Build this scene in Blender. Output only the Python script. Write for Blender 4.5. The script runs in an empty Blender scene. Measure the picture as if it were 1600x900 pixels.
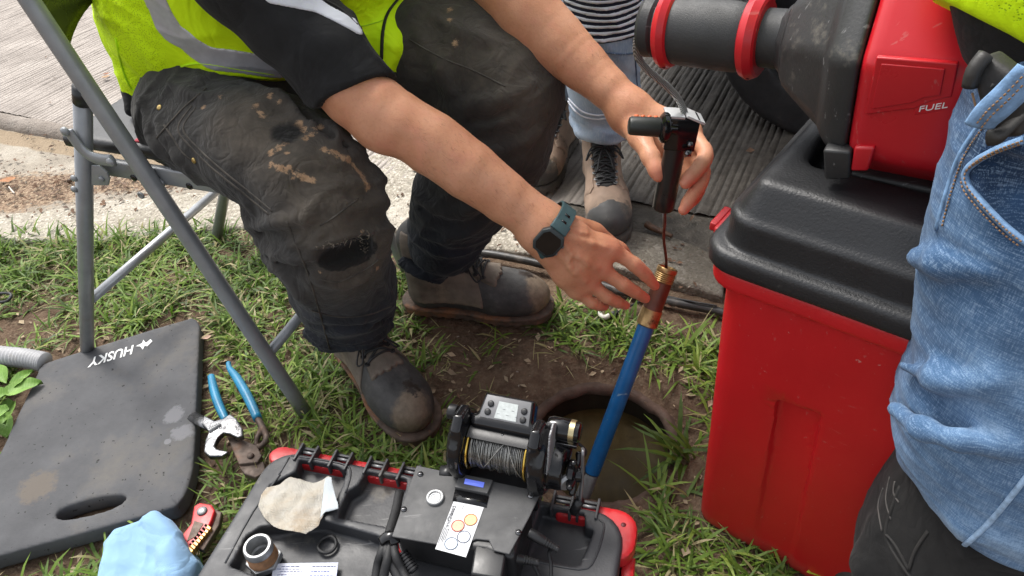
import bpy, bmesh, math, random
import numpy as np
import openvdb as vdb
from mathutils import Vector, Matrix

SC = bpy.context.scene
COL = SC.collection
rng = np.random.default_rng(7)
random.seed(7)

# ------------------------------------------------------------------ camera, sky, sun, exposure
CAM_H, CAM_F, CAM_PITCH, CAM_ROLL = 1.10, 1164.0, math.radians(40), math.radians(-5)
_f = np.array([0, math.cos(CAM_PITCH), -math.sin(CAM_PITCH)])
_u = np.array([0, math.sin(CAM_PITCH), math.cos(CAM_PITCH)])
_r = np.array([1.0, 0, 0])
CR = math.cos(CAM_ROLL) * _r + math.sin(CAM_ROLL) * _u
CU = -math.sin(CAM_ROLL) * _r + math.cos(CAM_ROLL) * _u
CF = _f
EYE = np.array([0, 0, CAM_H])
camd = bpy.data.cameras.new('camera')
camd.sensor_width = 36.0
camd.lens = 36.0 * CAM_F / 1600.0
camd.clip_start = 0.02
camd.clip_end = 3000
cam = bpy.data.objects.new('camera', camd)
COL.objects.link(cam)
cam.matrix_world = Matrix(((CR[0], CU[0], -CF[0], 0), (CR[1], CU[1], -CF[1], 0), (CR[2], CU[2], -CF[2], CAM_H), (0, 0, 0, 1)))
SC.camera = cam

SUN_ELEV, SUN_AZ = math.radians(58), math.radians(-35)      # azimuth measured from +Y towards +X
world = bpy.data.worlds.new('World')
SC.world = world
world.use_nodes = True
wn = world.node_tree
sky = wn.nodes.new('ShaderNodeTexSky')
sky.sky_type = 'NISHITA'
sky.sun_disc = False
sky.sun_elevation = SUN_ELEV
sky.sun_rotation = SUN_AZ
sky.air_density = 1.0
sky.dust_density = 4.0
sky.ozone_density = 1.0
hsv = wn.nodes.new('ShaderNodeHueSaturation')
hsv.inputs['Saturation'].default_value = 0.25               # overcast: the cloud layer greys the blue
wn.links.new(sky.outputs[0], hsv.inputs['Color'])
wn.links.new(hsv.outputs[0], wn.nodes['Background'].inputs[0])
wn.nodes['Background'].inputs[1].default_value = 0.15
sund = bpy.data.lights.new('sun', 'SUN')
sund.energy = 1.35
sund.angle = math.radians(18)
sund.color = (1.0, 0.96, 0.9)
sun = bpy.data.objects.new('sun', sund)
COL.objects.link(sun)
_sd = Vector((math.sin(SUN_AZ) * math.cos(SUN_ELEV), math.cos(SUN_AZ) * math.cos(SUN_ELEV), math.sin(SUN_ELEV)))
sun.rotation_euler = _sd.to_track_quat('Z', 'Y').to_euler()
SC.view_settings.view_transform = 'Standard'
SC.view_settings.look = 'None'
SC.view_settings.gamma = 1.0
SC.view_settings.exposure = 1.0

# ------------------------------------------------------------------ measuring: sight lines into the place
def ray(px, py):
    return CF + CR * (px - 800) / CAM_F + CU * (450 - py) / CAM_F
def P(px, py, z=0.0):                       # where a sight line meets the level z
    d = ray(px, py)
    return EYE + d * ((CAM_H - z) / -d[2])
def D(px, py, dep):                         # the point at a known distance ahead
    return EYE + ray(px, py) * dep
def PV(px, py, p0, n):                      # where a sight line meets a known plane
    d = ray(px, py)
    return EYE + d * (((p0 - EYE) @ n) / (d @ n))
def nrm(v):
    v = np.asarray(v, float)
    return v / np.linalg.norm(v)
ZUP = np.array([0, 0, 1.0])

# ------------------------------------------------------------------ numpy noise
_perm = rng.permutation(256)
_perm = np.concatenate([_perm, _perm, _perm])
_grad = rng.normal(size=(256, 3)).astype(np.float32)
_grad /= np.linalg.norm(_grad, axis=1)[:, None]
def noise(X):
    X = np.asarray(X, np.float32)
    i = np.floor(X).astype(np.int32)
    f = X - i
    i &= 255
    u = f * f * f * (f * (f * 6 - 15) + 10)
    out = np.zeros(len(X), np.float32)
    for dx in (0, 1):
        wx = u[:, 0] if dx else 1 - u[:, 0]
        for dy in (0, 1):
            wy = u[:, 1] if dy else 1 - u[:, 1]
            for dz in (0, 1):
                wz = u[:, 2] if dz else 1 - u[:, 2]
                h = _perm[_perm[_perm[i[:, 0] + dx] + i[:, 1] + dy] + i[:, 2] + dz]
                g = _grad[h]
                out += wx * wy * wz * (g[:, 0] * (f[:, 0] - dx) + g[:, 1] * (f[:, 1] - dy) + g[:, 2] * (f[:, 2] - dz))
    return out
def fbm(X, octs=3):
    X = np.asarray(X, np.float32)
    s, a = 0, 1.0
    for o in range(octs):
        s = s + a * noise(X * (2 ** o) + 17.3 * o)
        a *= .5
    return s
def ridge(X):
    return 1 - np.abs(noise(X)) * 2.2
def sstep(a, b, x):
    t = np.clip((x - a) / (b - a), 0, 1)
    return t * t * (3 - 2 * t)

# ------------------------------------------------------------------ distance-field modelling
def poly2d(q, pts):
    pts = np.asarray(pts, np.float32)
    d = np.full(len(q), 1e9, np.float32)
    s = np.zeros(len(q), bool)
    qx = np.ascontiguousarray(q[:, 0], np.float32); qy = np.ascontiguousarray(q[:, 1], np.float32)
    n = len(pts)
    for k in range(n):
        a, b = pts[k], pts[k - 1]
        e = b - a
        wx = qx - a[0]; wy = qy - a[1]
        t = np.clip((wx * e[0] + wy * e[1]) / (e @ e + 1e-12), 0, 1)
        bx = wx - t * e[0]; by = wy - t * e[1]
        np.minimum(d, bx * bx + by * by, out=d)
        c1 = wy >= 0
        c2 = qy < b[1]
        c3 = e[0] * wy > e[1] * wx
        s ^= (c1 & c2 & c3) | ~(c1 | c2 | c3)
    d = np.sqrt(d)
    return np.where(s, -d, d)
def smin(a, b, k):
    if k <= 0:
        return np.minimum(a, b)
    h = np.maximum(k - np.abs(a - b), 0) / k
    return np.minimum(a, b) - h * h * k * .25
def smax(a, b, k):
    return -smin(-a, -b, k)

class Shape:
    """A solid described by distance functions, meshed with openvdb."""
    def __init__(s):
        s.ops = []
        s.disps = []
        s.amp = 0
        s._n = -1
    def add(s, fn, c, r, k=0.0, op='+'):
        s.ops.append((fn, np.asarray(c, np.float32), float(r), float(k), op))
        return s
    def cone(s, a, b, ra, rb, k=.01, op='+'):
        a = np.asarray(a, np.float32); b = np.asarray(b, np.float32)
        ba = b - a
        L2 = float(ba @ ba) + 1e-12
        def fn(X):
            w = X - a
            t = np.clip((w @ ba) / L2, 0, 1)
            q = w - t[:, None] * ba
            return np.sqrt(np.einsum('ij,ij->i', q, q)) - (ra + (rb - ra) * t)
        return s.add(fn, (a + b) / 2, np.linalg.norm(ba) / 2 + max(ra, rb), k, op)
    def chain(s, pts, rad, k=.01, op='+', sub=4):
        pts, rad = spline(pts, rad, sub)
        step = 4                                # a few short cones to each operation
        for j in range(0, len(pts) - 1, step):
            P_ = pts[j:j + step + 1].astype(np.float32); R_ = rad[j:j + step + 1].astype(np.float32)
            seg = [(P_[i], P_[i + 1] - P_[i], float((P_[i + 1] - P_[i]) @ (P_[i + 1] - P_[i])) + 1e-12, R_[i], R_[i + 1] - R_[i]) for i in range(len(P_) - 1)]
            def fn(X, seg=seg):
                d = None
                for a, ba, L2, ra, dr in seg:
                    w = X - a
                    t = np.clip((w @ ba) / L2, 0, 1)
                    w -= t[:, None] * ba
                    e = np.sqrt(np.einsum('ij,ij->i', w, w)) - (ra + dr * t)
                    d = e if d is None else np.minimum(d, e)
                return d
            c = (P_.max(0) + P_.min(0)) / 2
            s.add(fn, c, np.linalg.norm(P_ - c, axis=1).max() + R_.max(), k, op)
        return s
    def ell(s, c, r, ax=None, k=.01, op='+'):
        c = np.asarray(c, np.float32); r = np.asarray(r, np.float32)
        A = np.eye(3, dtype=np.float32) if ax is None else np.asarray(ax, np.float32)
        def fn(X):
            q = (X - c) @ A.T
            q = q / r
            k0 = np.sqrt(np.einsum('ij,ij->i', q, q)) + 1e-9
            q = q / r
            k1 = np.sqrt(np.einsum('ij,ij->i', q, q)) + 1e-9
            return np.where(k0 < .02, -r.min(), k0 * (k0 - 1) / k1)
        return s.add(fn, c, r.max(), k, op)
    def box(s, c, half, ax=None, rd=.003, k=0, op='+'):
        c = np.asarray(c, np.float32); hf = np.asarray(half, np.float32)
        A = np.eye(3, dtype=np.float32) if ax is None else np.asarray(ax, np.float32)
        def fn(X):
            q = np.abs((X - c) @ A.T) - hf + rd
            qp = np.maximum(q, 0)
            return np.sqrt(np.einsum('ij,ij->i', qp, qp)) + np.minimum(np.maximum(np.maximum(q[:, 0], q[:, 1]), q[:, 2]), 0) - rd
        return s.add(fn, c, np.linalg.norm(hf), k, op)
    def prism(s, pts, org, ax, z0, z1, rd=.002, k=0, op='+', rnd2=0, taper=0):
        """2-D outline in axes ax[0], ax[1], between z0 and z1 along ax[2]; taper = slope of the walls"""
        pts = np.asarray(pts, np.float32); org = np.asarray(org, np.float32); A = np.asarray(ax, np.float32)
        c2 = (pts.max(0) + pts.min(0)) / 2
        cc = org + c2[0] * A[0] + c2[1] * A[1] + (z0 + z1) / 2 * A[2]
        R = math.hypot(*np.max(np.abs(pts - c2), axis=0), (z1 - z0) / 2) + rnd2
        zm, hz = (z0 + z1) / 2, (z1 - z0) / 2
        def fn(X):
            q = (X - org) @ A.T
            d2 = poly2d(q[:, :2], pts) - rnd2
            if taper:
                d2 = d2 + taper * (q[:, 2] - z0)
            dz = np.abs(q[:, 2] - zm) - hz
            d2 = d2 + rd; dz = dz + rd
            return np.minimum(np.maximum(d2, dz), 0) + np.sqrt(np.maximum(d2, 0) ** 2 + np.maximum(dz, 0) ** 2) - rd
        return s.add(fn, cc, R, k, op)
    def cyl(s, a, b, r, rd=.001, k=0, op='+', r2=None):
        a = np.asarray(a, np.float32); b = np.asarray(b, np.float32)
        L = float(np.linalg.norm(b - a)); d_ = (b - a) / L
        r2 = r if r2 is None else r2
        def fn(X):
            w = X - a
            t = w @ d_
            q = np.sqrt(np.maximum(np.einsum('ij,ij->i', w, w) - t * t, 0))
            dr = q - (r + (r2 - r) * np.clip(t / L, 0, 1)) + rd
            dz = np.abs(t - L / 2) - L / 2 + rd
            return np.minimum(np.maximum(dr, dz), 0) + np.sqrt(np.maximum(dr, 0) ** 2 + np.maximum(dz, 0) ** 2) - rd
        return s.add(fn, (a + b) / 2, L / 2 + max(r, r2), k, op)
    def plane(s, p, n, k=.002):              # keep the side the normal points away from
        p = np.asarray(p, np.float32); n = nrm(n).astype(np.float32)
        return s.add(lambda X: (X - p) @ n, p, 1e6, k, '&')
    def inter(s, other, k=.001, off=0.0):
        return s.add(lambda X: other(X) + off, (0, 0, 0), 1e6, k, '&')
    def cut(s, other, k=.001, off=0.0):
        return s.add(lambda X: other(X) + off, (0, 0, 0), 1e6, k, '-')
    def union(s, other, k=0, off=0.0):
        c, r = other.bounds()
        return s.add(lambda X: other(X) + off, c, r, k, '+')
    def disp(s, fn, amp):
        s.disps.append(fn); s.amp += amp
        return s
    def bounds(s):
        lo = np.min([o[1] - o[2] for o in s.ops if o[4] == '+'], 0)
        hi = np.max([o[1] + o[2] for o in s.ops if o[4] == '+'], 0)
        return (lo + hi) / 2, float(np.linalg.norm(hi - lo) / 2)
    def box_bounds(s):
        lo = np.min([o[1] - o[2] for o in s.ops if o[4] == '+'], 0)
        hi = np.max([o[1] + o[2] for o in s.ops if o[4] == '+'], 0)
        return lo, hi
    def __call__(s, X, cull=None, band=.012):
        X = np.asarray(X, np.float32).reshape(-1, 3)
        d = np.full(len(X), 1.0, np.float32)
        ops = s.ops
        if cull is not None:
            if s._n != len(ops):
                s._n = len(ops)
                s._c = np.array([o[1] for o in ops]); s._r = np.array([o[2] + o[3] for o in ops])
            cc, cr = cull
            far = np.linalg.norm(s._c - cc, axis=1) - s._r > cr * 2.0 + .02
            ops = [o for o, z in zip(ops, far) if not z]
        for fn, c, r, k, op in ops:
            e = fn(X)
            if op == '+':
                d = smin(d, e, k)
            elif op == '-':
                d = smax(d, -e, k)
            else:
                d = smax(d, e, k)
        if s.disps:                             # relief matters only close to the surface
            m = np.abs(d) < s.amp + band
            if m.any():
                Xm = X[m]
                for fn in s.disps:
                    d[m] -= fn(Xm)
        return d
    def mesh(s, h, lo=None, hi=None, B=16, adapt=0.0):
        l0, h0 = s.box_bounds()
        m = s.amp + h * 2
        lo = l0 - m if lo is None else np.maximum(lo, l0 - m)
        hi = h0 + m if hi is None else np.minimum(hi, h0 + m)
        lo_i = np.floor(np.asarray(lo) / h / B).astype(int)
        hi_i = np.ceil(np.asarray(hi) / h / B).astype(int)
        ii = np.stack(np.meshgrid(*[np.arange(lo_i[k], hi_i[k]) for k in range(3)], indexing='ij'), -1).reshape(-1, 3)
        cen = ((ii * B + B / 2) * h).astype(np.float32)
        dc = s(cen, band=-9)
        rad = B * h * .5 * 1.733
        act = np.abs(dc) < rad * 1.35 + s.amp
        g = vdb.FloatGrid()
        g.background = 1.0
        for j in np.nonzero((~act) & (dc < 0))[0]:
            a = [int(v) for v in ii[j] * B]
            g.fill(tuple(a), tuple(v + B - 1 for v in a), -1.0, False)
        off = np.stack(np.meshgrid(*[np.arange(B)] * 3, indexing='ij'), -1).reshape(-1, 3)
        for j in np.nonzero(act)[0]:
            a = ii[j] * B
            X = ((a + off) * h).astype(np.float32)
            v = s(X, cull=(cen[j], rad), band=2 * h)
            g.copyFromArray(v.reshape(B, B, B).astype(np.float32), ijk=tuple(int(q) for q in a))
        if adapt:                               # fewer, larger faces where the surface is flat
            pts, tris, quads = g.convertToPolygons(isovalue=0.0, adaptivity=adapt)
            f = [tuple(q) for q in np.asarray(quads).tolist()] + [tuple(q) for q in np.asarray(tris).tolist()]
            return np.asarray(pts, np.float64) * h, f
        pts, quads = g.convertToQuads(isovalue=0.0)
        return np.asarray(pts, np.float64) * h, np.asarray(quads)

def hits(S, pix, t0=.3, t1=2.6):
    """first points of a solid along many sight lines at once; rows of nan where a line misses"""
    pix = np.asarray(pix, float).reshape(-1, 2)
    d = CF + CR * ((pix[:, :1] - 800) / CAM_F) + CU * ((450 - pix[:, 1:2]) / CAM_F)
    L = np.linalg.norm(d, axis=1)
    t = np.full(len(pix), t0)
    out = np.full((len(pix), 3), np.nan)
    act = np.arange(len(pix))
    for _ in range(80):
        if not len(act):
            break
        X = EYE + d[act] * t[act][:, None]
        v = S(X).astype(float)
        done = v < 4e-4
        out[act[done]] = X[done]
        t[act] += np.maximum(v, 3e-4) / L[act] * .8
        act = act[~done & (t[act] < t1)]
    return out
def hit(S, px, py, t0=.3, t1=2.6):
    h = hits(S, [(px, py)], t0, t1)[0]
    return None if np.isnan(h[0]) else h
def hitn(S, p, e=.003):
    n = np.array([float(S(p + np.eye(3)[k] * e)[0] - S(p - np.eye(3)[k] * e)[0]) for k in range(3)])
    return nrm(n)
def spline(pts, rad=None, sub=4, closed=False):
    pts = np.asarray(pts, float)
    rad = np.zeros(len(pts)) if rad is None else np.broadcast_to(np.asarray(rad, float), (len(pts),))
    V = np.hstack([pts, rad[:, None]])
    n = len(V)
    out = []
    rngk = n if closed else n - 1
    for i in range(rngk):
        if closed:
            p0, p1, p2, p3 = V[(i - 1) % n], V[i], V[(i + 1) % n], V[(i + 2) % n]
        else:
            p0, p1, p2, p3 = V[max(i - 1, 0)], V[i], V[i + 1], V[min(i + 2, n - 1)]
        for t in np.arange(sub) / sub:
            out.append(.5 * ((2 * p1) + (-p0 + p2) * t + (2 * p0 - 5 * p1 + 4 * p2 - p3) * t * t + (-p0 + 3 * p1 - 3 * p2 + p3) * t ** 3))
    if not closed:
        out.append(V[-1])
    out = np.array(out)
    return out[:, :3], out[:, 3]

# ------------------------------------------------------------------ plain polygon builders: (verts, faces)
class Geo:
    def __init__(s):
        s.v, s.f, s.n = [], [], 0
    def add(s, v, f):
        v = np.asarray(v, float).reshape(-1, 3)
        s.v.append(v)
        s.f.extend([tuple(i + s.n for i in q) for q in f])
        s.n += len(v)
        return s
    def tube(s, pts, r, n=10, sub=0, caps=True, closed=False, flat=1.0, up=None):
        if sub:
            pts, r = spline(pts, r, sub, closed)
        pts = np.asarray(pts, float)
        r = np.broadcast_to(np.asarray(r, float), (len(pts),))
        m = len(pts)
        T = np.zeros_like(pts)
        for i in range(m):
            a = pts[(i - 1) % m] if (closed or i > 0) else pts[i]
            b = pts[(i + 1) % m] if (closed or i < m - 1) else pts[i]
            T[i] = nrm(b - a)
        ref = np.array([0, 0, 1.0]) if up is None else np.asarray(up, float)
        if abs(T[0] @ nrm(ref)) > .95:
            ref = np.array([1.0, 0, 0])
        N = nrm(ref - T[0] * (ref @ T[0]))
        V = []
        for i in range(m):
            if up is not None:
                N = nrm(ref - T[i] * (ref @ T[i]))
            else:
                N = nrm(N - T[i] * (N @ T[i]))
            Bn = np.cross(T[i], N)
            a = np.arange(n) * 2 * math.pi / n
            V.append(pts[i] + r[i] * (np.cos(a)[:, None] * N * flat + np.sin(a)[:, None] * Bn))
        F = []
        for i in range(m if closed else m - 1):
            i2 = (i + 1) % m
            for k in range(n):
                k2 = (k + 1) % n
                F.append((i * n + k, i * n + k2, i2 * n + k2, i2 * n + k))
        V = np.concatenate(V)
        if caps and not closed:
            F.append(tuple(range(n))[::-1]); F.append(tuple((m - 1) * n + k for k in range(n)))
        return s.add(V, F)
    def lathe(s, prof, a, d, n=32, cap=True, ph=0.0, ref=None):
        """profile of (distance along d, radius) pairs"""
        d = nrm(d)
        ref = np.array([0, 0, 1.0]) if ref is None else np.asarray(ref, float)
        if abs(d @ nrm(ref)) > .95:
            ref = np.array([1.0, 0, 0])
        N = nrm(ref - d * (ref @ d)); Bn = np.cross(d, N)
        an = np.arange(n) * 2 * math.pi / n + ph
        V, F = [], []
        for (t, r) in prof:
            V.append(np.asarray(a, float) + d * t + r * (np.cos(an)[:, None] * N + np.sin(an)[:, None] * Bn))
        m = len(prof)
        for i in range(m - 1):
            for k in range(n):
                k2 = (k + 1) % n
                F.append((i * n + k, i * n + k2, (i + 1) * n + k2, (i + 1) * n + k))
        if cap:
            F.append(tuple(range(n))[::-1]); F.append(tuple((m - 1) * n + k for k in range(n)))
        return s.add(np.concatenate(V), F)
    def prism(s, outline, dz):
        """outline: 3-D polygon; dz: extrusion vector"""
        o = np.asarray(outline, float); n = len(o)
        F = [tuple(range(n))[::-1], tuple(range(n, 2 * n))] + [(k, (k + 1) % n, n + (k + 1) % n, n + k) for k in range(n)]
        return s.add(np.vstack([o, o + np.asarray(dz, float)]), F)
    def box(s, c, half, ax=None):
        A = np.eye(3) if ax is None else np.asarray(ax, float)
        c = np.asarray(c, float)
        o = [c + (sx * half[0]) * A[0] + (sy * half[1]) * A[1] - half[2] * A[2] for sx, sy in ((-1, -1), (1, -1), (1, 1), (-1, 1))]
        return s.prism(o, 2 * half[2] * A[2])
    def data(s):
        return np.concatenate(s.v), s.f

# ------------------------------------------------------------------ objects
def thing(name, label, cat, loc=(0, 0, 0), group=None):
    o = bpy.data.objects.new(name, None)
    COL.objects.link(o)
    o.location = [float(x) for x in loc]
    o.empty_display_size = .05
    o['label'] = label; o['category'] = cat
    if group:
        o['group'] = group
    return o
def tag(o, label, cat, group=None):
    o['label'] = label; o['category'] = cat
    if group:
        o['group'] = group
    return o
def base_of(o):
    p = np.zeros(3)
    while o is not None:
        p += np.array(o.location); o = o.parent
    return p
def make(name, vf, mat, parent=None, loc=None, smooth=True, angle=None, bevel=0, segs=2, attrs=None, label=None, kind=None, plain=False):
    v, f = vf.data() if isinstance(vf, Geo) else vf
    v = np.asarray(v, float)
    b = base_of(parent) if parent is not None else (np.asarray(loc, float) if loc is not None else np.zeros(3))
    if not plain:
        v = v - b
    me = bpy.data.meshes.new(name)
    if isinstance(f, np.ndarray):
        k = f.shape[1]
        me.vertices.add(len(v)); me.vertices.foreach_set('co', v.astype(np.float32).ravel())
        me.loops.add(f.size); me.loops.foreach_set('vertex_index', f.astype(np.int32).ravel())
        me.polygons.add(len(f)); me.polygons.foreach_set('loop_start', np.arange(0, f.size, k, dtype=np.int32))
        me.update(calc_edges=True)
    else:
        me.from_pydata(v.tolist(), [], f)
    if bevel:
        bm = bmesh.new(); bm.from_mesh(me)
        bmesh.ops.recalc_face_normals(bm, faces=bm.faces)
        es = [e for e in bm.edges if len(e.link_faces) == 2 and e.calc_face_angle(0) > math.radians(28)]
        bmesh.ops.bevel(bm, geom=es, offset=bevel, segments=segs, profile=.6, affect='EDGES', clamp_overlap=True)
        bm.to_mesh(me); bm.free()
    elif not isinstance(f, np.ndarray):
        bm = bmesh.new(); bm.from_mesh(me)
        bmesh.ops.recalc_face_normals(bm, faces=bm.faces)
        bm.to_mesh(me); bm.free()
    for m in (mat if isinstance(mat, (list, tuple)) else [mat]):
        me.materials.append(m)
    me.polygons.foreach_set('use_smooth', np.full(len(me.polygons), bool(smooth)))
    if smooth and angle:
        me.set_sharp_from_angle(angle=math.radians(angle))
    for an, av in (attrs or {}).items():
        av = np.asarray(av, np.float32)
        if av.ndim == 1:
            a = me.attributes.new(an, 'FLOAT', 'POINT'); a.data.foreach_set('value', av)
        else:
            a = me.attributes.new(an, 'FLOAT_VECTOR', 'POINT'); a.data.foreach_set('vector', av.ravel())
    o = bpy.data.objects.new(name, me)
    COL.objects.link(o)
    if parent is not None:
        o.parent = parent
    elif loc is not None:
        o.location = [float(x) for x in loc]
    if label:
        o['label'] = label
    if kind:
        o['kind'] = kind
    return o
def copy_tree(o, parent=None):
    c = o.copy(); COL.objects.link(c)
    c.parent = parent
    for ch in list(o.children):
        copy_tree(ch, c)
    return c
def text_mesh(txt, size, org, ux, uy, depth=.0004, bold=0.0, shear=0.0, align='LEFT'):
    cu = bpy.data.curves.new('lettering', 'FONT')
    cu.body = txt; cu.size = size; cu.extrude = depth; cu.offset = bold; cu.shear = shear; cu.align_x = align
    cu.resolution_u = 3
    o = bpy.data.objects.new('lettering', cu); COL.objects.link(o)
    dg = bpy.context.evaluated_depsgraph_get()
    me = bpy.data.meshes.new_from_object(o.evaluated_get(dg))
    v = np.array([x.co[:] for x in me.vertices]).reshape(-1, 3)
    f = [tuple(p.vertices) for p in me.polygons]
    bpy.data.objects.remove(o); bpy.data.curves.remove(cu); bpy.data.meshes.remove(me)
    ux, uy = np.asarray(ux, float), np.asarray(uy, float)
    n = np.cross(nrm(ux), nrm(uy))
    return np.asarray(org) + v[:, :1] * ux + v[:, 1:2] * uy + v[:, 2:3] * n, f

# ------------------------------------------------------------------ materials
class Nodes:
    def __init__(s, name):
        s.m = bpy.data.materials.new(name); s.m.use_nodes = True
        s.t = s.m.node_tree; s.b = s.t.nodes['Principled BSDF']
        s.co = None
    def n(s, typ, **kw):
        x = s.t.nodes.new(typ)
        for k, v in kw.items():
            setattr(x, k, v)
        return x
    def set(s, x, k, v):
        if hasattr(v, 'is_output') or isinstance(v, bpy.types.NodeSocket):
            s.t.links.new(v, x.inputs[k])
        else:
            x.inputs[k].default_value = v
    def obj(s):
        if s.co is None:
            s.co = s.n('ShaderNodeTexCoord').outputs['Object']
        return s.co
    def mapped(s, sc=(1, 1, 1), rot=(0, 0, 0)):
        x = s.n('ShaderNodeMapping'); s.set(x, 'Vector', s.obj()); x.inputs['Scale'].default_value = sc; x.inputs['Rotation'].default_value = rot
        return x.outputs[0]
    def noise(s, scale, detail=4, rough=.55, vec=None, out='Fac', dist=0):
        x = s.n('ShaderNodeTexNoise'); s.set(x, 'Vector', vec or s.obj())
        x.inputs['Scale'].default_value = scale; x.inputs['Detail'].default_value = detail; x.inputs['Roughness'].default_value = rough
        x.inputs['Distortion'].default_value = dist
        return x.outputs[out]
    def voro(s, scale, vec=None, feature='F1', out='Distance'):
        x = s.n('ShaderNodeTexVoronoi', feature=feature); s.set(x, 'Vector', vec or s.obj()); x.inputs['Scale'].default_value = scale
        return x.outputs[out]
    def wave(s, scale, dist=0, vec=None, dirn='X', detail=2, dscale=1):
        x = s.n('ShaderNodeTexWave', bands_direction=dirn); s.set(x, 'Vector', vec or s.obj())
        x.inputs['Scale'].default_value = scale; x.inputs['Distortion'].default_value = dist; x.inputs['Detail'].default_value = detail
        x.inputs['Detail Scale'].default_value = dscale
        return x.outputs['Fac']
    def ramp(s, fac, stops):
        x = s.n('ShaderNodeValToRGB'); s.set(x, 'Fac', fac)
        cr = x.color_ramp
        while len(cr.elements) < len(stops):
            cr.elements.new(.5)
        for e, (p, c) in zip(cr.elements, stops):
            e.position = p
            c = (c, c, c) if isinstance(c, (int, float)) else c
            e.color = (*c, 1)
        return x.outputs[0]
    def rng(s, v, a, b, c=0.0, d=1.0):
        x = s.n('ShaderNodeMapRange'); s.set(x, 'Value', v)
        for k, q in zip(('From Min', 'From Max', 'To Min', 'To Max'), (a, b, c, d)):
            s.set(x, k, q)
        return x.outputs[0]
    def math(s, op, a, b=0.0):
        x = s.n('ShaderNodeMath', operation=op)
        s.set(x, 0, a); s.set(x, 1, b)
        return x.outputs[0]
    def mix(s, f, a, b, mode='MIX'):
        x = s.n('ShaderNodeMix', data_type='RGBA', blend_type=mode)
        s.set(x, 0, f)
        for k, v in ((6, a), (7, b)):
            s.set(x, k, (*v, 1) if isinstance(v, tuple) and len(v) == 3 else v)
        return x.outputs[2]
    def attr(s, name, out='Fac'):
        x = s.n('ShaderNodeAttribute'); x.attribute_name = name
        return x.outputs[out]
    def bump(s, h, strength=.3, dist=.001, nin=None):
        x = s.n('ShaderNodeBump'); x.inputs['Strength'].default_value = strength; x.inputs['Distance'].default_value = dist
        s.set(x, 'Height', h)
        if nin is not None:
            s.set(x, 'Normal', nin)
        return x.outputs[0]
    def out(s, col=None, rough=None, normal=None, metal=None, spec=None, **kw):
        for k, v in (('Base Color', col), ('Roughness', rough), ('Normal', normal), ('Metallic', metal), ('Specular IOR Level', spec)):
            if v is not None:
                if k == 'Base Color' and isinstance(v, tuple):
                    v = (*v, 1)
                s.set(s.b, k, v)
        for k, v in kw.items():
            s.set(s.b, k.replace('_', ' '), v)
        return s.m
def lin(r, g, b):                            # sRGB 0-255 to linear
    return tuple(((c / 255 + .055) / 1.055) ** 2.4 if c > 10 else c / 255 / 12.92 for c in (r, g, b))
def simple(name, col, rough=.5, metal=0.0, var=.25, vscale=18, grain=None, dust=None, dscale=9, dth=.58, spec=.5, scratch=None, coat=0):
    """a base colour with tone variation, optional fine grain relief, dust patches and scratches"""
    N = Nodes(name)
    lo = tuple(c * (1 - var) for c in col); hi = tuple(min(c * (1 + var), 1) for c in col)
    c = N.ramp(N.noise(vscale, 5), [(.3, lo), (.7, hi)])
    r = N.rng(N.noise(vscale * 2.3, 4), .3, .7, rough * .8, min(rough * 1.2, 1))
    nm = None
    if dust:
        m = N.rng(N.noise(dscale, 9, .68), dth, dth + .13)
        c = N.mix(m, c, dust); r = N.math('MAXIMUM', r, N.math('MULTIPLY', m, .85))
    if scratch:
        w = N.rng(N.noise(14, 3, .6, N.mapped((1, 14, 5), (.4, .3, .6))), .665, .70)
        c = N.mix(w, c, scratch)
    if grain:
        nm = N.bump(N.noise(grain[0], 3, .6), grain[1], grain[2] if len(grain) > 2 else .0006)
    return N.out(c, r, nm, metal, spec, **({'Coat_Weight': coat} if coat else {}))
# ================================================================== THE SETTING
HOLE = np.array([.140, .868, 0]); HR = .132
LINE0, LINED = np.array([-1.716, 2.444]), nrm(np.array([2.04, -.981]))
LINEN = np.array([-LINED[1], LINED[0]])          # towards the road
def road_side(xy):
    return (np.asarray(xy) - LINE0) @ LINEN
def grid(x0, x1, y0, y1, st):
    nx, ny = int(round((x1 - x0) / st)) + 1, int(round((y1 - y0) / st)) + 1
    xs, ys = np.linspace(x0, x1, nx), np.linspace(y0, y1, ny)
    X, Y = np.meshgrid(xs, ys)
    v = np.stack([X.ravel(), Y.ravel(), np.zeros(X.size)], 1)
    i = np.arange(nx * ny).reshape(ny, nx)
    q = np.stack([i[:-1, :-1], i[:-1, 1:], i[1:, 1:], i[1:, :-1]], -1).reshape(-1, 4)
    return v, q

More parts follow.
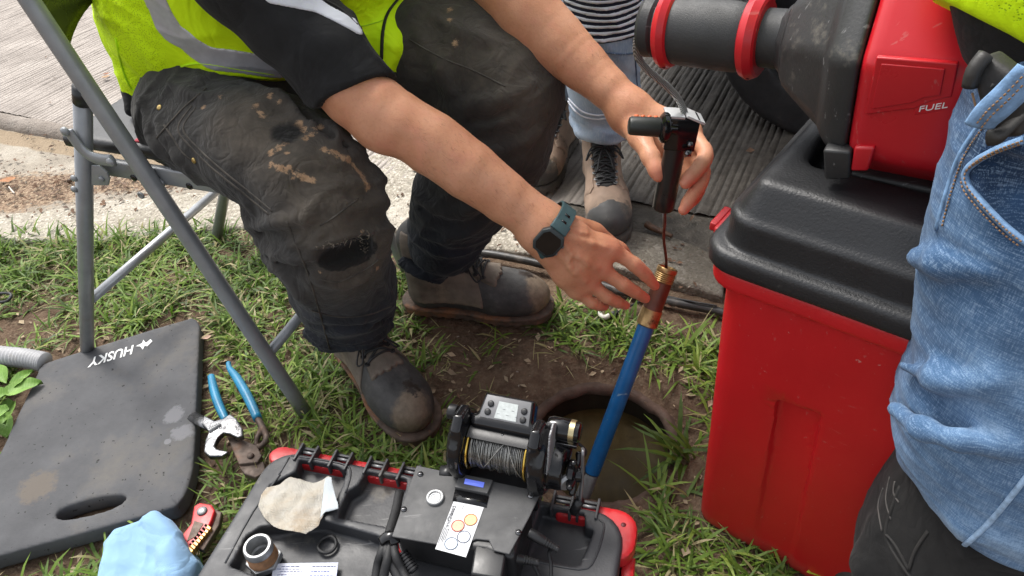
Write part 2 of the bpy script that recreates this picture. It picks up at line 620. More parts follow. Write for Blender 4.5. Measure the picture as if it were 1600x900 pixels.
# ---- materials
def m_soil():
    N = Nodes('soil')
    a = N.noise(9, 8, .65); b = N.noise(60, 6, .7); v = N.voro(150)
    c = N.ramp(a, [(.25, (.05, .031, .02)), (.5, (.10, .064, .042)), (.75, (.19, .13, .085))])
    c = N.mix(N.rng(b, .45, .75), c, (.19, .14, .095))
    c = N.mix(N.rng(N.voro(60, out='Distance'), .0, .16, .8, 0), c, (.27, .22, .16))
    h = N.math('ADD', b, N.math('MULTIPLY', v, .5))
    return N.out(c, .92, N.bump(h, .9, .006), spec=.2)
def m_concrete(name, lo, mid, hi, agg=True):
    N = Nodes(name)
    c = N.ramp(N.noise(6, 8, .65), [(.25, lo), (.5, mid), (.75, hi)])
    v = N.voro(170, out='Color'); d = N.voro(170)
    if agg:
        sep = N.n('ShaderNodeSeparateColor'); N.set(sep, 0, v)
        c = N.mix(N.rng(sep.outputs[0], .6, .95, 0, .7), c, tuple(min(1, x * 1.25) for x in hi))
        c = N.mix(N.rng(sep.outputs[1], .7, 1, 0, .6), c, tuple(x * .55 for x in lo))
    c = N.mix(N.rng(N.noise(34, 6, .7), .55, .72, 0, .7), c, tuple(x * .55 for x in mid))
    c = N.mix(N.math('MULTIPLY', N.attr('damp'), .75), c, (.085, .072, .054))
    h = N.math('ADD', N.noise(130, 4), N.math('MULTIPLY', d, -.6))
    return N.out(c, .93, N.bump(h, .7, .004), spec=.2)
def m_apron():
    N = Nodes('muddy_concrete')
    base = N.ramp(N.noise(7, 8, .65), [(.25, (.21, .18, .145)), (.5, (.33, .29, .235)), (.75, (.45, .41, .345))])
    litter = N.ramp(N.noise(120, 4, .7), [(.35, (.11, .07, .045)), (.5, (.26, .18, .12)), (.66, (.42, .33, .23))])
    m = N.attr('mud')
    c = N.mix(N.rng(N.math('ADD', m, N.math('MULTIPLY', N.noise(30, 6, .7), .9)), .82, .98), base, litter)
    w = N.attr('wet')
    wetc = N.ramp(N.noise(26, 8, .7), [(.3, (.030, .026, .020)), (.5, (.062, .053, .042)), (.72, (.12, .105, .085))])
    wetc = N.mix(N.rng(N.voro(70), 0, .12, .9, 0), wetc, (.2, .18, .15))
    c = N.mix(w, c, wetc)
    s = N.attr('silt')
    c = N.mix(N.rng(N.math('ADD', s, N.math('MULTIPLY', N.noise(18, 5), .5)), .7, .85), c, (.28, .215, .145))
    h = N.math('ADD', N.noise(75, 5, .7), N.math('MULTIPLY', N.voro(120), .4))
    return N.out(c, N.rng(w, 0, 1, .92, .55), N.bump(h, .8, .005), spec=.3)
def m_road():
    N = Nodes('tined_concrete')
    c = N.ramp(N.noise(5, 8, .6), [(.25, (.25, .22, .195)), (.5, (.36, .32, .285)), (.75, (.47, .425, .38))])
    c = N.mix(N.rng(N.noise(90, 4, .7), .5, .75, 0, .5), c, (.2, .17, .145))
    c = N.mix(N.rng(N.noise(220, 2, .5), .62, .75, 0, .6), c, (.62, .57, .52))
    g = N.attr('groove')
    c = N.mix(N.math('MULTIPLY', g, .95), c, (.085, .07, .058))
    w = N.attr('wet')
    wc = N.ramp(N.noise(30, 8, .7), [(.3, (.026, .022, .018)), (.5, (.055, .047, .039)), (.75, (.098, .086, .072))])
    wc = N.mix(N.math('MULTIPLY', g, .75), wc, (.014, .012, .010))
    c = N.mix(w, c, wc)
    return N.out(c, N.rng(w, 0, 1, .9, .6), N.bump(N.noise(160, 4, .7), .6, .003), spec=.3)
M_SOIL, M_APRON, M_ROAD = m_soil(), m_apron(), m_road()
M_STRIP = m_concrete('aggregate_concrete', (.23, .20, .16), (.36, .325, .265), (.49, .45, .385))
M_EDGE = m_concrete('edge_concrete', (.17, .145, .12), (.25, .215, .185), (.32, .285, .25), agg=False)

# ---- soil of the lawn, with the opening for the clean-out
GX0, GX1, GY0, GY1 = -2.4, 1.6, .2, 2.6
v, q = grid(GX0, GX1, GY0, GY1, .0125)
c = v[q].mean(1)
rr = np.hypot(c[:, 0] - HOLE[0], c[:, 1] - HOLE[1])
q = q[rr > HR + .004]
def soil_z(xy):
    xy = np.atleast_2d(xy)
    X = np.c_[xy, np.zeros(len(xy))]
    edge = np.minimum.reduce([xy[:, 0] - GX0, GX1 - xy[:, 0], xy[:, 1] - GY0, GY1 - xy[:, 1]])
    z = (.010 * fbm(X * 6, 4) + .006 * fbm(X * 30, 3)) * np.clip(edge / .2, 0, 1)
    r = np.hypot(xy[:, 0] - HOLE[0], xy[:, 1] - HOLE[1])
    z = z * np.clip((r - HR) / .1, .15, 1) - .018 * np.exp(-((r - HR) / .07) ** 2)
    s = road_side(xy)
    return z - .03 * sstep(-.25, -.05, s)
v[:, 2] = soil_z(v[:, :2])
make('ground', (v, q), M_SOIL, kind='structure')
g = Geo()                                      # the ground beyond, out to the horizon
B = 900
for x0, x1, y0, y1 in ((-B, GX0, -B, B), (GX1, B, -B, B), (GX0, GX1, -B, GY0), (GX0, GX1, GY1, B)):
    g.add([(x0, y0, -.004), (x1, y0, -.004), (x1, y1, -.004), (x0, y1, -.004)], [(0, 1, 2, 3)])
make('field', g, M_SOIL, kind='structure', smooth=False)

front = [(-60, 382), (60, 374), (150, 376), (250, 366), (350, 356), (480, 352), (620, 358), (745, 386), (880, 400), (970, 418), (1050, 436), (1130, 462)]
back = [(1130, 402), (1060, 372), (1000, 360), (900, 352), (780, 318), (690, 262), (600, 236), (480, 270), (360, 296), (250, 304), (150, 314), (60, 328), (-60, 345)]
# ---- dirty apron between the lawn and the road
v, q = grid(-3.2, 1.7, .7, 4.2, .0125)
s = road_side(v[:, :2])
cs = s[q].mean(1)
cc = v[q].mean(1)
fl = np.array([P(a, b, 0)[:2] for a, b in front])
q = q[(cs < .04 + .16 * sstep(.0, .35, cc[:, 0]) ) & (cc[:, 1] > np.interp(cc[:, 0], fl[:, 0], fl[:, 1]) + .03) & (cs > -.75) & ((cc[:, 0] < fl[-1, 0]) | (cs > -.12))]
X3 = np.c_[v[:, :2], np.zeros(len(v))]
v[:, 2] = .006 + .004 * fbm(X3 * 8, 4) + .012 * sstep(-.30, -.62, s) * 0 - .0 * s
v[:, 2] -= .05 * sstep(-.42, -.62, s)
mud = np.exp(-(((v[:, 0] + 1.45) / .28) ** 2 + ((v[:, 1] - 1.93) / .12) ** 2)) + .75 * np.exp(-(((v[:, 0] + .98) / .2) ** 2 + ((v[:, 1] - 1.93) / .05) ** 2))
mud += .55 * np.exp(-(((v[:, 0] + .25) / .25) ** 2 + ((s + .12) / .06) ** 2))
silt = np.exp(-(((s + .085) / .045) ** 2)) * (v[:, 0] < -.4)
wet = sstep(-.12, .1, v[:, 0] + .2 * fbm(X3 * 5, 3))
make('gutter', (v, q), M_APRON, kind='structure', attrs={'mud': mud, 'silt': silt, 'wet': wet})

# ---- pale aggregate strip along the grass
out2 = np.array([P(a, b, .012)[:2] for a, b in front + back])
S = Shape().prism(out2, (0, 0, 0), np.eye(3), -.05, .012, .004)
S.disp(lambda X: .005 * fbm(X * 14, 3) + .0025 * fbm(X * 60, 2), .01)
kv_, kf_ = S.mesh(.008, lo=(-2.2, .9, -.03))
make('kerb', (kv_, kf_), M_STRIP, kind='structure', attrs={'damp': sstep(.05, .4, kv_[:, 0] + .2 * fbm(kv_ * 9, 3))})
S = Shape().chain([(*(LINE0 + LINED * t - LINEN * .012), .000 - .03 * max(0, (t - .55) / .35)) for t in (-1.2, -.6, 0, .3, .55, .9)], [.036] * 6, .0)
S.disp(lambda X: .006 * fbm(X * 10, 3) + .002 * fbm(X * 60, 2), .01)
make('road_edge', S.mesh(.008), M_EDGE, kind='structure')

# ---- grooved concrete road: the tining is real relief
gd = nrm(np.array([.475, .88])); gp = np.array([gd[1], -gd[0]])
na, nl = 1500, 64
ac, al = np.linspace(-3.0, 2.6, na), np.linspace(-.4, 3.6, nl)
A, L = np.meshgrid(ac, al)
o2 = np.array([-.3, 1.75])
xy = o2 + A.ravel()[:, None] * gp + L.ravel()[:, None] * gd
X3 = np.c_[A.ravel(), L.ravel(), np.zeros(A.size)]
ph = (A.ravel() + .003 * noise(X3 * (3, 2.2, 1))) / .0185
fr = ph - np.floor(ph)
keep = noise(np.c_[np.floor(ph) * .73, L.ravel() * 5, np.zeros(A.size)])
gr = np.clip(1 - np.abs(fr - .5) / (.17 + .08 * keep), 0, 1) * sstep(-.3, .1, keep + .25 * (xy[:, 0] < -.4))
z = .012 - .0045 * gr + .004 * fbm(X3 * (40, 9, 1), 2) + .003 * fbm(np.c_[xy, xy[:, 0]] * 30, 2)
i = np.arange(na * nl).reshape(nl, na)
q = np.stack([i[:-1, :-1], i[:-1, 1:], i[1:, 1:], i[1:, :-1]], -1).reshape(-1, 4)
sd = road_side(xy)
sd = sd - (.10 + .05 * fbm(np.c_[xy, xy[:, 0]] * 9, 3)) * sstep(.0, .35, xy[:, 0])
q = q[sd[q].min(1) > -.012]
wet = sstep(.0, .35, xy[:, 0] + .15 * fbm(np.c_[xy, xy[:, 0]] * 3, 3))
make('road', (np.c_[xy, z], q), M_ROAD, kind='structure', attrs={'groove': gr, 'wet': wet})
far = [LINE0 - LINED * 60 + LINEN * .05, LINE0 + LINED * 60 + LINEN * .05, LINE0 + LINED * 60 + LINEN * 9, LINE0 - LINED * 60 + LINEN * 9]
make('roadway', ([(*p, .001) for p in far], [(0, 1, 2, 3)]), M_EDGE, kind='structure', smooth=False)

# ---- the clean-out: rusty lip, shaft wall, dark water
N = Nodes('shaded_rusty_shaft')
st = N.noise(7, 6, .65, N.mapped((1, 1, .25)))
c = N.ramp(st, [(.28, (.010, .008, .005)), (.5, (.022, .016, .009)), (.75, (.05, .036, .018))])  # near-black tones put the overhanging lip's shade into the wall colour
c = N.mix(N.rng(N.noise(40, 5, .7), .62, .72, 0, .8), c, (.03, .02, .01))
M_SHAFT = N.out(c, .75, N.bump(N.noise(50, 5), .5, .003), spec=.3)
hole = thing('clean_out', 'round rusty sewer clean-out opening sunk in the bare soil', 'drain opening', HOLE)
n = 72
ang = np.arange(n) * 2 * math.pi / n
g = Geo()
prof = [(-.040, HR + .022), (-.018, HR + .016), (-.015, HR + .006), (-.018, HR - .003), (-.026, HR - .006), (-.034, HR - .003)]
V = []
for zz, r in prof:
    rj = r + .009 * fbm(np.c_[np.cos(ang) * 3, np.sin(ang) * 3, np.full(n, zz * 9)], 3)
    V.append(np.c_[HOLE[0] + rj * np.cos(ang), HOLE[1] + rj * np.sin(ang), zz + .004 * noise(np.c_[np.cos(ang) * 5, np.sin(ang) * 5, np.full(n, 3.3)])])
g.add(np.concatenate(V), [(a * n + k, a * n + (k + 1) % n, (a + 1) * n + (k + 1) % n, (a + 1) * n + k) for a in range(len(prof) - 1) for k in range(n)])
M_LIP = simple('rusty_lip', (.088, .054, .038), .85, var=.45, vscale=30, grain=(90, .7, .003))
make('rim', g, M_LIP, hole)
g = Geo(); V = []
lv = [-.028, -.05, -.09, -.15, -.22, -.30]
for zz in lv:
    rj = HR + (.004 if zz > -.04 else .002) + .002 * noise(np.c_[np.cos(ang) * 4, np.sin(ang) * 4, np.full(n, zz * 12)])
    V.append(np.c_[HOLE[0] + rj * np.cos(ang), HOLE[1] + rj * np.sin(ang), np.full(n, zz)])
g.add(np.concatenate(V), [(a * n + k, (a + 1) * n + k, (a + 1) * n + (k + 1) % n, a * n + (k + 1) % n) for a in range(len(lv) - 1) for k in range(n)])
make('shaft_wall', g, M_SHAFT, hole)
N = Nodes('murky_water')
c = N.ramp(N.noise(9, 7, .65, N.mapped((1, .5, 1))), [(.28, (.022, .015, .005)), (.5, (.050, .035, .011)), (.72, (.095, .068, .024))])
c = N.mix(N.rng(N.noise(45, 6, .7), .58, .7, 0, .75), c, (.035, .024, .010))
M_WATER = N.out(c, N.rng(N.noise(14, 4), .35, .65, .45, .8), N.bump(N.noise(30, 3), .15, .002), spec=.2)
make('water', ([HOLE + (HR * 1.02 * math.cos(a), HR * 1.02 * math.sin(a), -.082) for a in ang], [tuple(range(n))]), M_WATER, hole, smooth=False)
# ================================================================== PEOPLE
def DD(rows):
    return [D(a, b, c) for a, b, c in (r[:3] for r in rows)]
def RR(rows):
    return [r[3] for r in rows]
def chainD(S, rows, k=.012, sub=4):
    return S.chain(DD(rows), RR(rows), k, sub=sub)
def seam(S, name, pix, r, mat, parent, lift=0.0, flat=.6, n=6, sub=5, t0=.3, closed=False):
    """a stitched seam lying on a garment"""
    px, _ = spline(np.c_[np.array(pix, float), np.zeros(len(pix))], None, sub, closed)
    h = hits(S, px[:, :2], t0)
    ok = ~np.isnan(h[:, 0])
    pts = [p - nrm(ray(x, y)) * lift for p, (x, y) in zip(h[ok], px[ok][:, :2])]
    if len(pts) < 2:
        return None
    return make(name, Geo().tube(pts, r, n, flat=flat), mat, parent)
def ztop(S, x, y, z1, z0=0.0):
    zz = np.linspace(z1, z0, 240)
    v = S(np.c_[np.full(240, x), np.full(240, y), zz])
    i = np.argmax(v < 0)
    return zz[i] if v[i] < 0 else None

# ------------------------------------------------------------------ materials
def m_skin():
    N = Nodes('skin')
    c = N.ramp(N.noise(16, 5, .6), [(.3, (.47, .205, .11)), (.55, (.56, .27, .155)), (.75, (.61, .315, .195))])
    c = N.mix(N.rng(N.noise(240, 3, .6), .5, .78, 0, .35), c, (.36, .13, .075))
    c = N.mix(N.attr('red'), c, (.62, .20, .135))
    c = N.mix(N.rng(N.noise(34, 4, .6), .52, .7, 0, .35), c, (.60, .235, .155))
    c = N.mix(N.rng(N.voro(110), .0, .06, .4, 0), c, (.30, .12, .06))
    h = N.math('ADD', N.noise(420, 3, .6), N.math('MULTIPLY', N.voro(420), .9))
    return N.out(c, N.rng(N.noise(60, 3), .3, .7, .42, .58), N.bump(h, .25, .0009), spec=.4, Subsurface_Weight=.12, Subsurface_Radius=(.012, .004, .002), Subsurface_Scale=.6)
def m_work():
    N = Nodes('work_trouser_cloth')
    base = N.ramp(N.noise(11, 6, .65), [(.3, (.018, .0172, .0168)), (.7, (.054, .050, .046))])
    blue = N.attr('blue')
    base = N.mix(blue, base, N.ramp(N.noise(14, 5), [(.3, (.006, .008, .012)), (.7, (.017, .021, .030))]))
    brown = N.ramp(N.noise(45, 6, .7), [(.3, (.052, .043, .033)), (.7, (.105, .086, .066))])
    d = N.math('ADD', N.attr('dust'), N.math('MULTIPLY', N.math('SUBTRACT', N.noise(9, 7, .68), .5), 1.5))
    c = N.mix(N.rng(d, .30, 1.1, 0, .8), base, brown)
    mud = N.math('ADD', N.attr('mud'), N.math('MULTIPLY', N.math('SUBTRACT', N.noise(70, 9, .78, N.mapped((1, 1.6, .7), (.3, .5, .4))), .5), 2.6))
    mm = N.math('MULTIPLY', N.rng(mud, .60, .84), N.rng(N.noise(150, 3, .7), .34, .44))
    c = N.mix(mm, c, N.ramp(N.noise(70, 4), [(.3, (.24, .145, .08)), (.7, (.40, .26, .155))]))
    oil_and_shade = N.rng(N.math('ADD', N.attr('oil_and_shade'), N.math('MULTIPLY', N.math('SUBTRACT', N.noise(60, 4), .5), .6)), .42, .78)
    c = N.mix(oil_and_shade, c, (.012, .011, .010))  # oil spot, plus the knee tear's shade painted into the cloth
    w = N.math('ADD', N.wave(900, 0, None, 'DIAGONAL', 0), N.math('MULTIPLY', N.noise(600, 2), .8))
    nm = N.bump(w, .22, .0006)
    rd = N.math('ABSOLUTE', N.math('SUBTRACT', N.noise(24, 3, .5, N.mapped((1, 1.3, .8), (.4, .3, .6)), dist=.6), .5))
    nm = N.bump(N.rng(rd, 0, .12), .45, .004, nm)
    nm = N.bump(N.noise(60, 5, .65), .4, .003, nm)
    return N.out(c, .88, nm, spec=.2, Sheen_Weight=.10, Sheen_Roughness=.6)
def m_cloth(name, col, var=.2, scale=30, rough=.85, sheen=.1, bump=.25, weave=1100):
    N = Nodes(name)
    c = N.ramp(N.noise(scale, 5), [(.3, tuple(x * (1 - var) for x in col)), (.7, tuple(min(1, x * (1 + var)) for x in col))])
    w = N.math('ADD', N.wave(weave, 0, None, 'DIAGONAL', 0), N.noise(700, 2))
    rd = N.math('ABSOLUTE', N.math('SUBTRACT', N.noise(15, 3, .5, dist=.5), .5))
    nm = N.bump(N.rng(rd, 0, .12), .3, .004, N.bump(w, bump, .0005))
    return N.out(c, rough, nm, spec=.25, Sheen_Weight=sheen)
def m_vest():
    N = Nodes('fluorescent_cloth')
    c = N.ramp(N.noise(14, 4), [(.3, (.60, .90, .004)), (.7, (.68, .97, .008))])
    mesh = N.attr('mesh')
    vv = N.voro(430)
    hole = N.math('MULTIPLY', N.rng(vv, .22, .34, 1, 0), mesh)
    c = N.mix(N.math('MULTIPLY', hole, .7), c, (.20, .36, .004))
    c = N.mix(N.rng(N.noise(12, 7, .7), .56, .74, 0, .35), c, (.34, .42, .03))
    h = N.math('ADD', N.math('MULTIPLY', hole, -1.0), N.math('MULTIPLY', N.noise(500, 2), .3))
    return N.out(c, .7, N.bump(h, .5, .0015, N.bump(N.rng(N.math('ABSOLUTE', N.math('SUBTRACT', N.noise(13, 3, .5, dist=.6), .5)), 0, .13), .4, .005)), spec=.25)
def m_denim():
    N = Nodes('denim')
    fade = N.attr('fade')
    n1 = N.noise(9, 6, .65)
    f = N.math('ADD', fade, N.math('MULTIPLY', N.math('SUBTRACT', n1, .5), .9))
    c = N.ramp(f, [(.0, (.018, .042, .092)), (.42, (.052, .115, .225)), (.72, (.125, .225, .375)), (1.0, (.32, .45, .60))])
    slub = N.noise(1000, 2, .5, N.mapped((1, 1, .09)))
    slub2 = N.noise(900, 2, .5, N.mapped((.09, .09, 1), (.1, .2, 0)))
    tw = N.math('ADD', slub, slub2)
    c = N.mix(N.rng(tw, 1.0, 1.3, 0, .45), c, (.36, .50, .68))
    c = N.mix(N.rng(tw, .98, .7, 0, .45), c, (.03, .075, .17))
    sl = N.rng(N.noise(170, 3, .6, N.mapped((1, 1, .05), (.12, .1, 0))), .62, .78, 0, .14)
    c = N.mix(sl, c, (.5, .63, .8))
    h = N.math('ADD', N.math('MULTIPLY', tw, .7), N.wave(800, 0, None, 'DIAGONAL', 0))
    return N.out(c, .86, N.bump(h, .35, .0007, N.bump(N.noise(28, 5), .25, .004)), spec=.2, Sheen_Weight=.12)
M_SKIN, M_WORK, M_VEST, M_DENIM = m_skin(), m_work(), m_vest(), m_denim()
M_POLO = m_cloth('black_knit', (.0125, .0125, .0135), .25, 40, .78, .04, .3, 1500)
M_WHITE = m_cloth('white_knit', (.62, .63, .68), .06)
M_REFLECT = simple('reflective_tape', (.50, .51, .54), .42, .35, .12, 60, (380, .25, .0005))
M_THREAD = simple('dark_thread', (.02, .019, .018), .9, grain=(900, .5, .0005))
M_SEAM = simple('worn_seam_cloth', (.060, .052, .043), .9, var=.6, vscale=40, grain=(700, .4, .0006))
M_GOLD = simple('brass_rivet', (.55, .40, .16), .35, 1.0)
M_BLACKP = simple('black_plastic', (.014, .014, .015), .38, var=.3, grain=(300, .15, .0004), dust=(.10, .09, .075), dth=.66)
M_GLOSS = simple('glossy_black', (.008, .008, .009), .12, var=.3, dust=(.09, .085, .08), dscale=26, dth=.7)
M_RUB = simple('black_rubber', (.016, .016, .017), .6, var=.3, grain=(200, .3, .0006), dust=(.11, .10, .085), dth=.63)
M_CHROME = simple('chrome', (.17, .17, .175), .28, 1.0, .3, 40, (34, .5, .006), dust=(.16, .14, .11), dscale=40, dth=.62)
M_STEEL = simple('zinc_steel', (.27, .275, .28), .45, .55, .2, 60, (200, .25, .0005), dust=(.22, .17, .12), dth=.64)

# ------------------------------------------------------------------ the seated worker
worker = thing('person', 'seated worker in yellow vest and muddy dark trousers, feeding cable down the blue pipe', 'person', (-.45, 1.24, 0))

# bare arms, hands, torso, neck and head: one surface
B_ = Shape()
AR = [(380, -60, .99, .052), (470, 50, 1.02, .050), (555, 146, 1.045, .0475), (590, 172, 1.048, .0455), (622, 192, 1.05, .0435), (675, 224, 1.06, .0445), (730, 264, 1.07, .0425), (790, 309, 1.085, .0375), (850, 354, 1.10, .0335)]
chainD(B_, AR, .004)
B_.ell(D(592, 206, 1.055), (.024, .024, .024), k=.03)
def bone(S, rows, k=.006, sub=3):
    S.chain(DD(rows), RR(rows), k, sub=sub)
# right hand, palm down, fingertips resting on the coupling
for rows in ([(846, 352, 1.10, .030), (880, 366, 1.108, .025), (915, 376, 1.115, .0175), (952, 388, 1.122, .0125)],
             [(848, 358, 1.10, .029), (890, 388, 1.11, .023), (938, 420, 1.125, .0125)],
             [(848, 362, 1.10, .027), (886, 402, 1.115, .021), (920, 440, 1.13, .012)],
             [(848, 366, 1.10, .024), (876, 415, 1.118, .018), (902, 453, 1.135, .0108)]):
    bone(B_, rows, .022)
bone(B_, [(878, 350, 1.125, .019), (915, 358, 1.15, .0155), (950, 378, 1.17, .0125), (975, 398, 1.185, .0105), (1000, 424, 1.20, .009)], .012)
FING_R = [[(952, 388, 1.122, .0118), (984, 408, 1.127, .0108), (998, 419, 1.133, .0112), (1013, 434, 1.150, .0098), (1023, 446, 1.166, .0082)],
          [(940, 422, 1.125, .0116), (968, 441, 1.130, .0106), (980, 449, 1.136, .0110), (997, 459, 1.152, .0094), (1008, 466, 1.167, .0078)],
          [(921, 442, 1.130, .0112), (944, 461, 1.138, .0103), (954, 467, 1.143, .0106), (968, 473, 1.156, .0091), (977, 477, 1.168, .0076)],
          [(903, 455, 1.135, .0100), (921, 470, 1.143, .0092), (929, 474, 1.149, .0094), (938, 477, 1.158, .0082), (945, 479, 1.167, .0068)]]
for f_ in FING_R:
    bone(B_, f_, .0035)
for a, b, c, r in ((956, 390, 1.120, .0128), (938, 418, 1.121, .0126), (917, 441, 1.127, .0118), (899, 455, 1.133, .0105)):
    B_.ell(D(a, b, c), (r * 1.05,) * 3, k=.012)
# left arm coming down from the far shoulder
AL = [(690, -190, 1.20, .053), (735, -110, 1.20, .053), (778, -38, 1.20, .0545), (822, 18, 1.20, .0535), (868, 64, 1.20, .0475), (912, 104, 1.195, .039), (950, 138, 1.185, .0325), (985, 172, 1.178, .0295)]
chainD(B_, AL, .004)
# left hand closed round the black grip
for rows in ([(985, 172, 1.178, .028), (1020, 188, 1.165, .021), (1058, 198, 1.150, .0155), (1082, 208, 1.132, .0125)],
             [(985, 176, 1.178, .027), (1025, 208, 1.168, .022), (1062, 228, 1.155, .0165), (1086, 240, 1.140, .012)],
             [(985, 180, 1.178, .026), (1022, 225, 1.172, .021), (1058, 258, 1.165, .0165), (1080, 275, 1.150, .012)]):
    bone(B_, rows, .022)
bone(B_, [(984, 186, 1.170, .022), (996, 208, 1.145, .0185), (1010, 232, 1.120, .0150), (1020, 252, 1.104, .0132), (1026, 266, 1.098, .0118), (1029, 275, 1.096, .0095)], .006)
FING_L = [[(1082, 208, 1.132, .0125), (1097, 229, 1.112, .0118), (1102, 243, 1.098, .0122), (1092, 262, 1.086, .0112), (1080, 276, 1.082, .0104), (1072, 286, 1.083, .0088)],
          [(1086, 240, 1.142, .0118), (1097, 262, 1.122, .0112), (1096, 281, 1.106, .0114), (1086, 300, 1.094, .0108), (1076, 316, 1.090, .0102), (1068, 328, 1.092, .0082)],
          [(1080, 275, 1.150, .0112), (1090, 292, 1.135, .0105), (1086, 308, 1.120, .0100), (1074, 318, 1.108, .0090)]]
for f_ in FING_L:
    bone(B_, f_, .0035)
# trunk, neck and head (under the clothes and above the picture)
TORSO = [(300, 40, 1.21, .10), (390, 10, 1.18, .10), (470, -20, 1.21, .10), (470, -120, 1.12, .115), (480, -180, 1.09, .10)]
chainD(B_, TORSO, .05)
B_.cone(D(380, -60, .99), D(470, -120, 1.15), .06, .09, .04)
B_.cone(D(690, -190, 1.20), D(520, -140, 1.2), .06, .09, .04)
B_.cone(D(500, -210, 1.08), D(540, -300, 1.03), .06, .055, .02)
hd = D(560, -330, 1.02)
B_.ell(hd, (.098, .078, .115), k=.02)
B_.ell(hd + np.array([.06, -.025, -.045]), (.05, .05, .06), k=.03)
B_.cone(hd + np.array([.085, -.035, .0]), hd + np.array([.105, -.043, -.03]), .010, .016, .012)
for s_ in (-1, 1):
    B_.ell(hd + np.array([-.005, 0, -.01]) + s_ * np.array([.03, .072, 0]), (.022, .012, .032), k=.006)
for rows in ([(872, 366, 1.080, .0035), (912, 378, 1.094, .0034), (945, 387, 1.108, .0030)], [(868, 378, 1.080, .0034), (905, 400, 1.096, .0033), (932, 418, 1.112, .0030)], [(864, 388, 1.084, .0032), (892, 415, 1.100, .0031), (914, 438, 1.117, .0028)]):
    pts_ = [hit(B_, r_[0], r_[1]) for r_ in rows]
    B_.chain([q + nrm(q - EYE) * .0016 for q in pts_], [.0034, .0034, .0028], .008, sub=3)
for pix in ([(868, 372), (884, 384), (893, 398), (908, 404), (918, 416)], [(893, 398), (888, 412), (896, 428)], [(880, 352), (902, 362), (916, 366)]):
    pts_ = [q for q in hits(B_, pix) if not np.isnan(q[0])]
    if len(pts_) > 2:
        B_.chain([q + nrm(q - EYE) * .0014 for q in pts_], [.0020] * len(pts_), .005, sub=3)
B_.disp(lambda X: .0016 * fbm(X * 22, 2), .0018)
bv, bf = B_.mesh(.0027, adapt=.004)
red = np.zeros(len(bv))
for f_ in FING_R + FING_L[:2]:
    for (a, b, c, r), wgt, sg in ((f_[-1], .75, .016), (f_[2], .35, .012)):
        red = np.maximum(red, wgt * np.exp(-(np.linalg.norm(bv - D(a, b, c), axis=1) / sg) ** 2))
for a, b, c, w in ((956, 390, 1.115, .45), (938, 420, 1.118, .45), (918, 442, 1.125, .3), (1028, 272, 1.09, .6), (1070, 325, 1.085, .5), (1075, 288, 1.08, .4), (600, 230, 1.02, .25)):
    red = np.maximum(red, w * np.exp(-(np.linalg.norm(bv - D(a, b, c), axis=1) / .018) ** 2))
make('body', (bv, bf), M_SKIN, worker, attrs={'red': red})
_arm = []
for _ in range(230):
    rows = AR[4:] if random.random() < .6 else AL[4:]
    i_ = random.randrange(len(rows) - 1); f_ = random.random()
    q = [rows[i_][k] + (rows[i_ + 1][k] - rows[i_][k]) * f_ for k in range(4)]
    s_ = random.uniform(-1, 1) * .97 * q[3] * CAM_F / q[2]
    dx_, dy_ = rows[i_ + 1][0] - rows[i_][0], rows[i_ + 1][1] - rows[i_][1]
    m_ = math.hypot(dx_, dy_)
    _arm.append((q[0] - dy_ / m_ * s_, q[1] + dx_ / m_ * s_, dx_ / m_, dy_ / m_))
hh_ = hits(B_, [(a, b) for a, b, _, _ in _arm])
g = Geo()
for q, (a, b, dx_, dy_) in zip(hh_, _arm):
    if np.isnan(q[0]):
        continue
    d_ = nrm(CR * (dx_ + random.uniform(-.4, .4)) - CU * (dy_ + random.uniform(-.2, .7)))
    L_ = random.uniform(.005, .010); u_ = nrm(EYE - q)
    g.tube([q, q + d_ * L_ * .5 + u_ * .0011, q + d_ * L_ + u_ * .0009], [.00011, .00009, .00004], 3, caps=False)
make('arm_hair', g, simple('fine_hair', (.20, .10, .05), .6), worker, kind='stuff')
# hair
H_ = Shape().ell(hd + np.array([-.015, .006, .02]), (.102, .086, .112)).plane(hd + np.array([.05, -.02, 0]), (1, -.4, -.6), .01)
H_.disp(lambda X: .004 * fbm(X * 60, 3), .006)
make('hair', H_.mesh(.006, adapt=.01), simple('brown_hair', (.05, .03, .018), .6, var=.4, vscale=80), worker)
# fingernails
M_NAIL = simple('fingernail', (.66, .38, .29), .3, var=.08)
def nail(tipA, tipB, r, name='fingernail', toward=None):
    a, b = D(*tipA[:3]), D(*tipB[:3])
    d_ = nrm(b - a)
    p = a + (b - a) * .75
    up = nrm(EYE - p) if toward is None else toward
    up = nrm(up - d_ * (up @ d_))
    sd = np.cross(d_, up)
    g = Geo(); V = []; m_ = 5
    c_ = p + up * tipB[3] * .90
    for i in range(m_):
        for j in range(m_):
            u_, w_ = (i / (m_ - 1) - .5) * 2, (j / (m_ - 1) - .5) * 2
            l = math.sqrt(max(0, 1 - .35 * u_ * u_))
            V.append(c_ + d_ * (w_ * r * .75 * l) + sd * (u_ * r * .62) - up * (u_ * u_ * r * .28 + w_ * w_ * r * .08))
    g.add(V, [(i * m_ + j, i * m_ + j + 1, (i + 1) * m_ + j + 1, (i + 1) * m_ + j) for i in range(m_ - 1) for j in range(m_ - 1)])
    return make(name, g, M_NAIL, worker)
for f_ in FING_R:
    nail(f_[-2], f_[-1], f_[-1][3])
nail((1020, 252, 1.104), (1028, 271, 1.096, .0118), .0105)

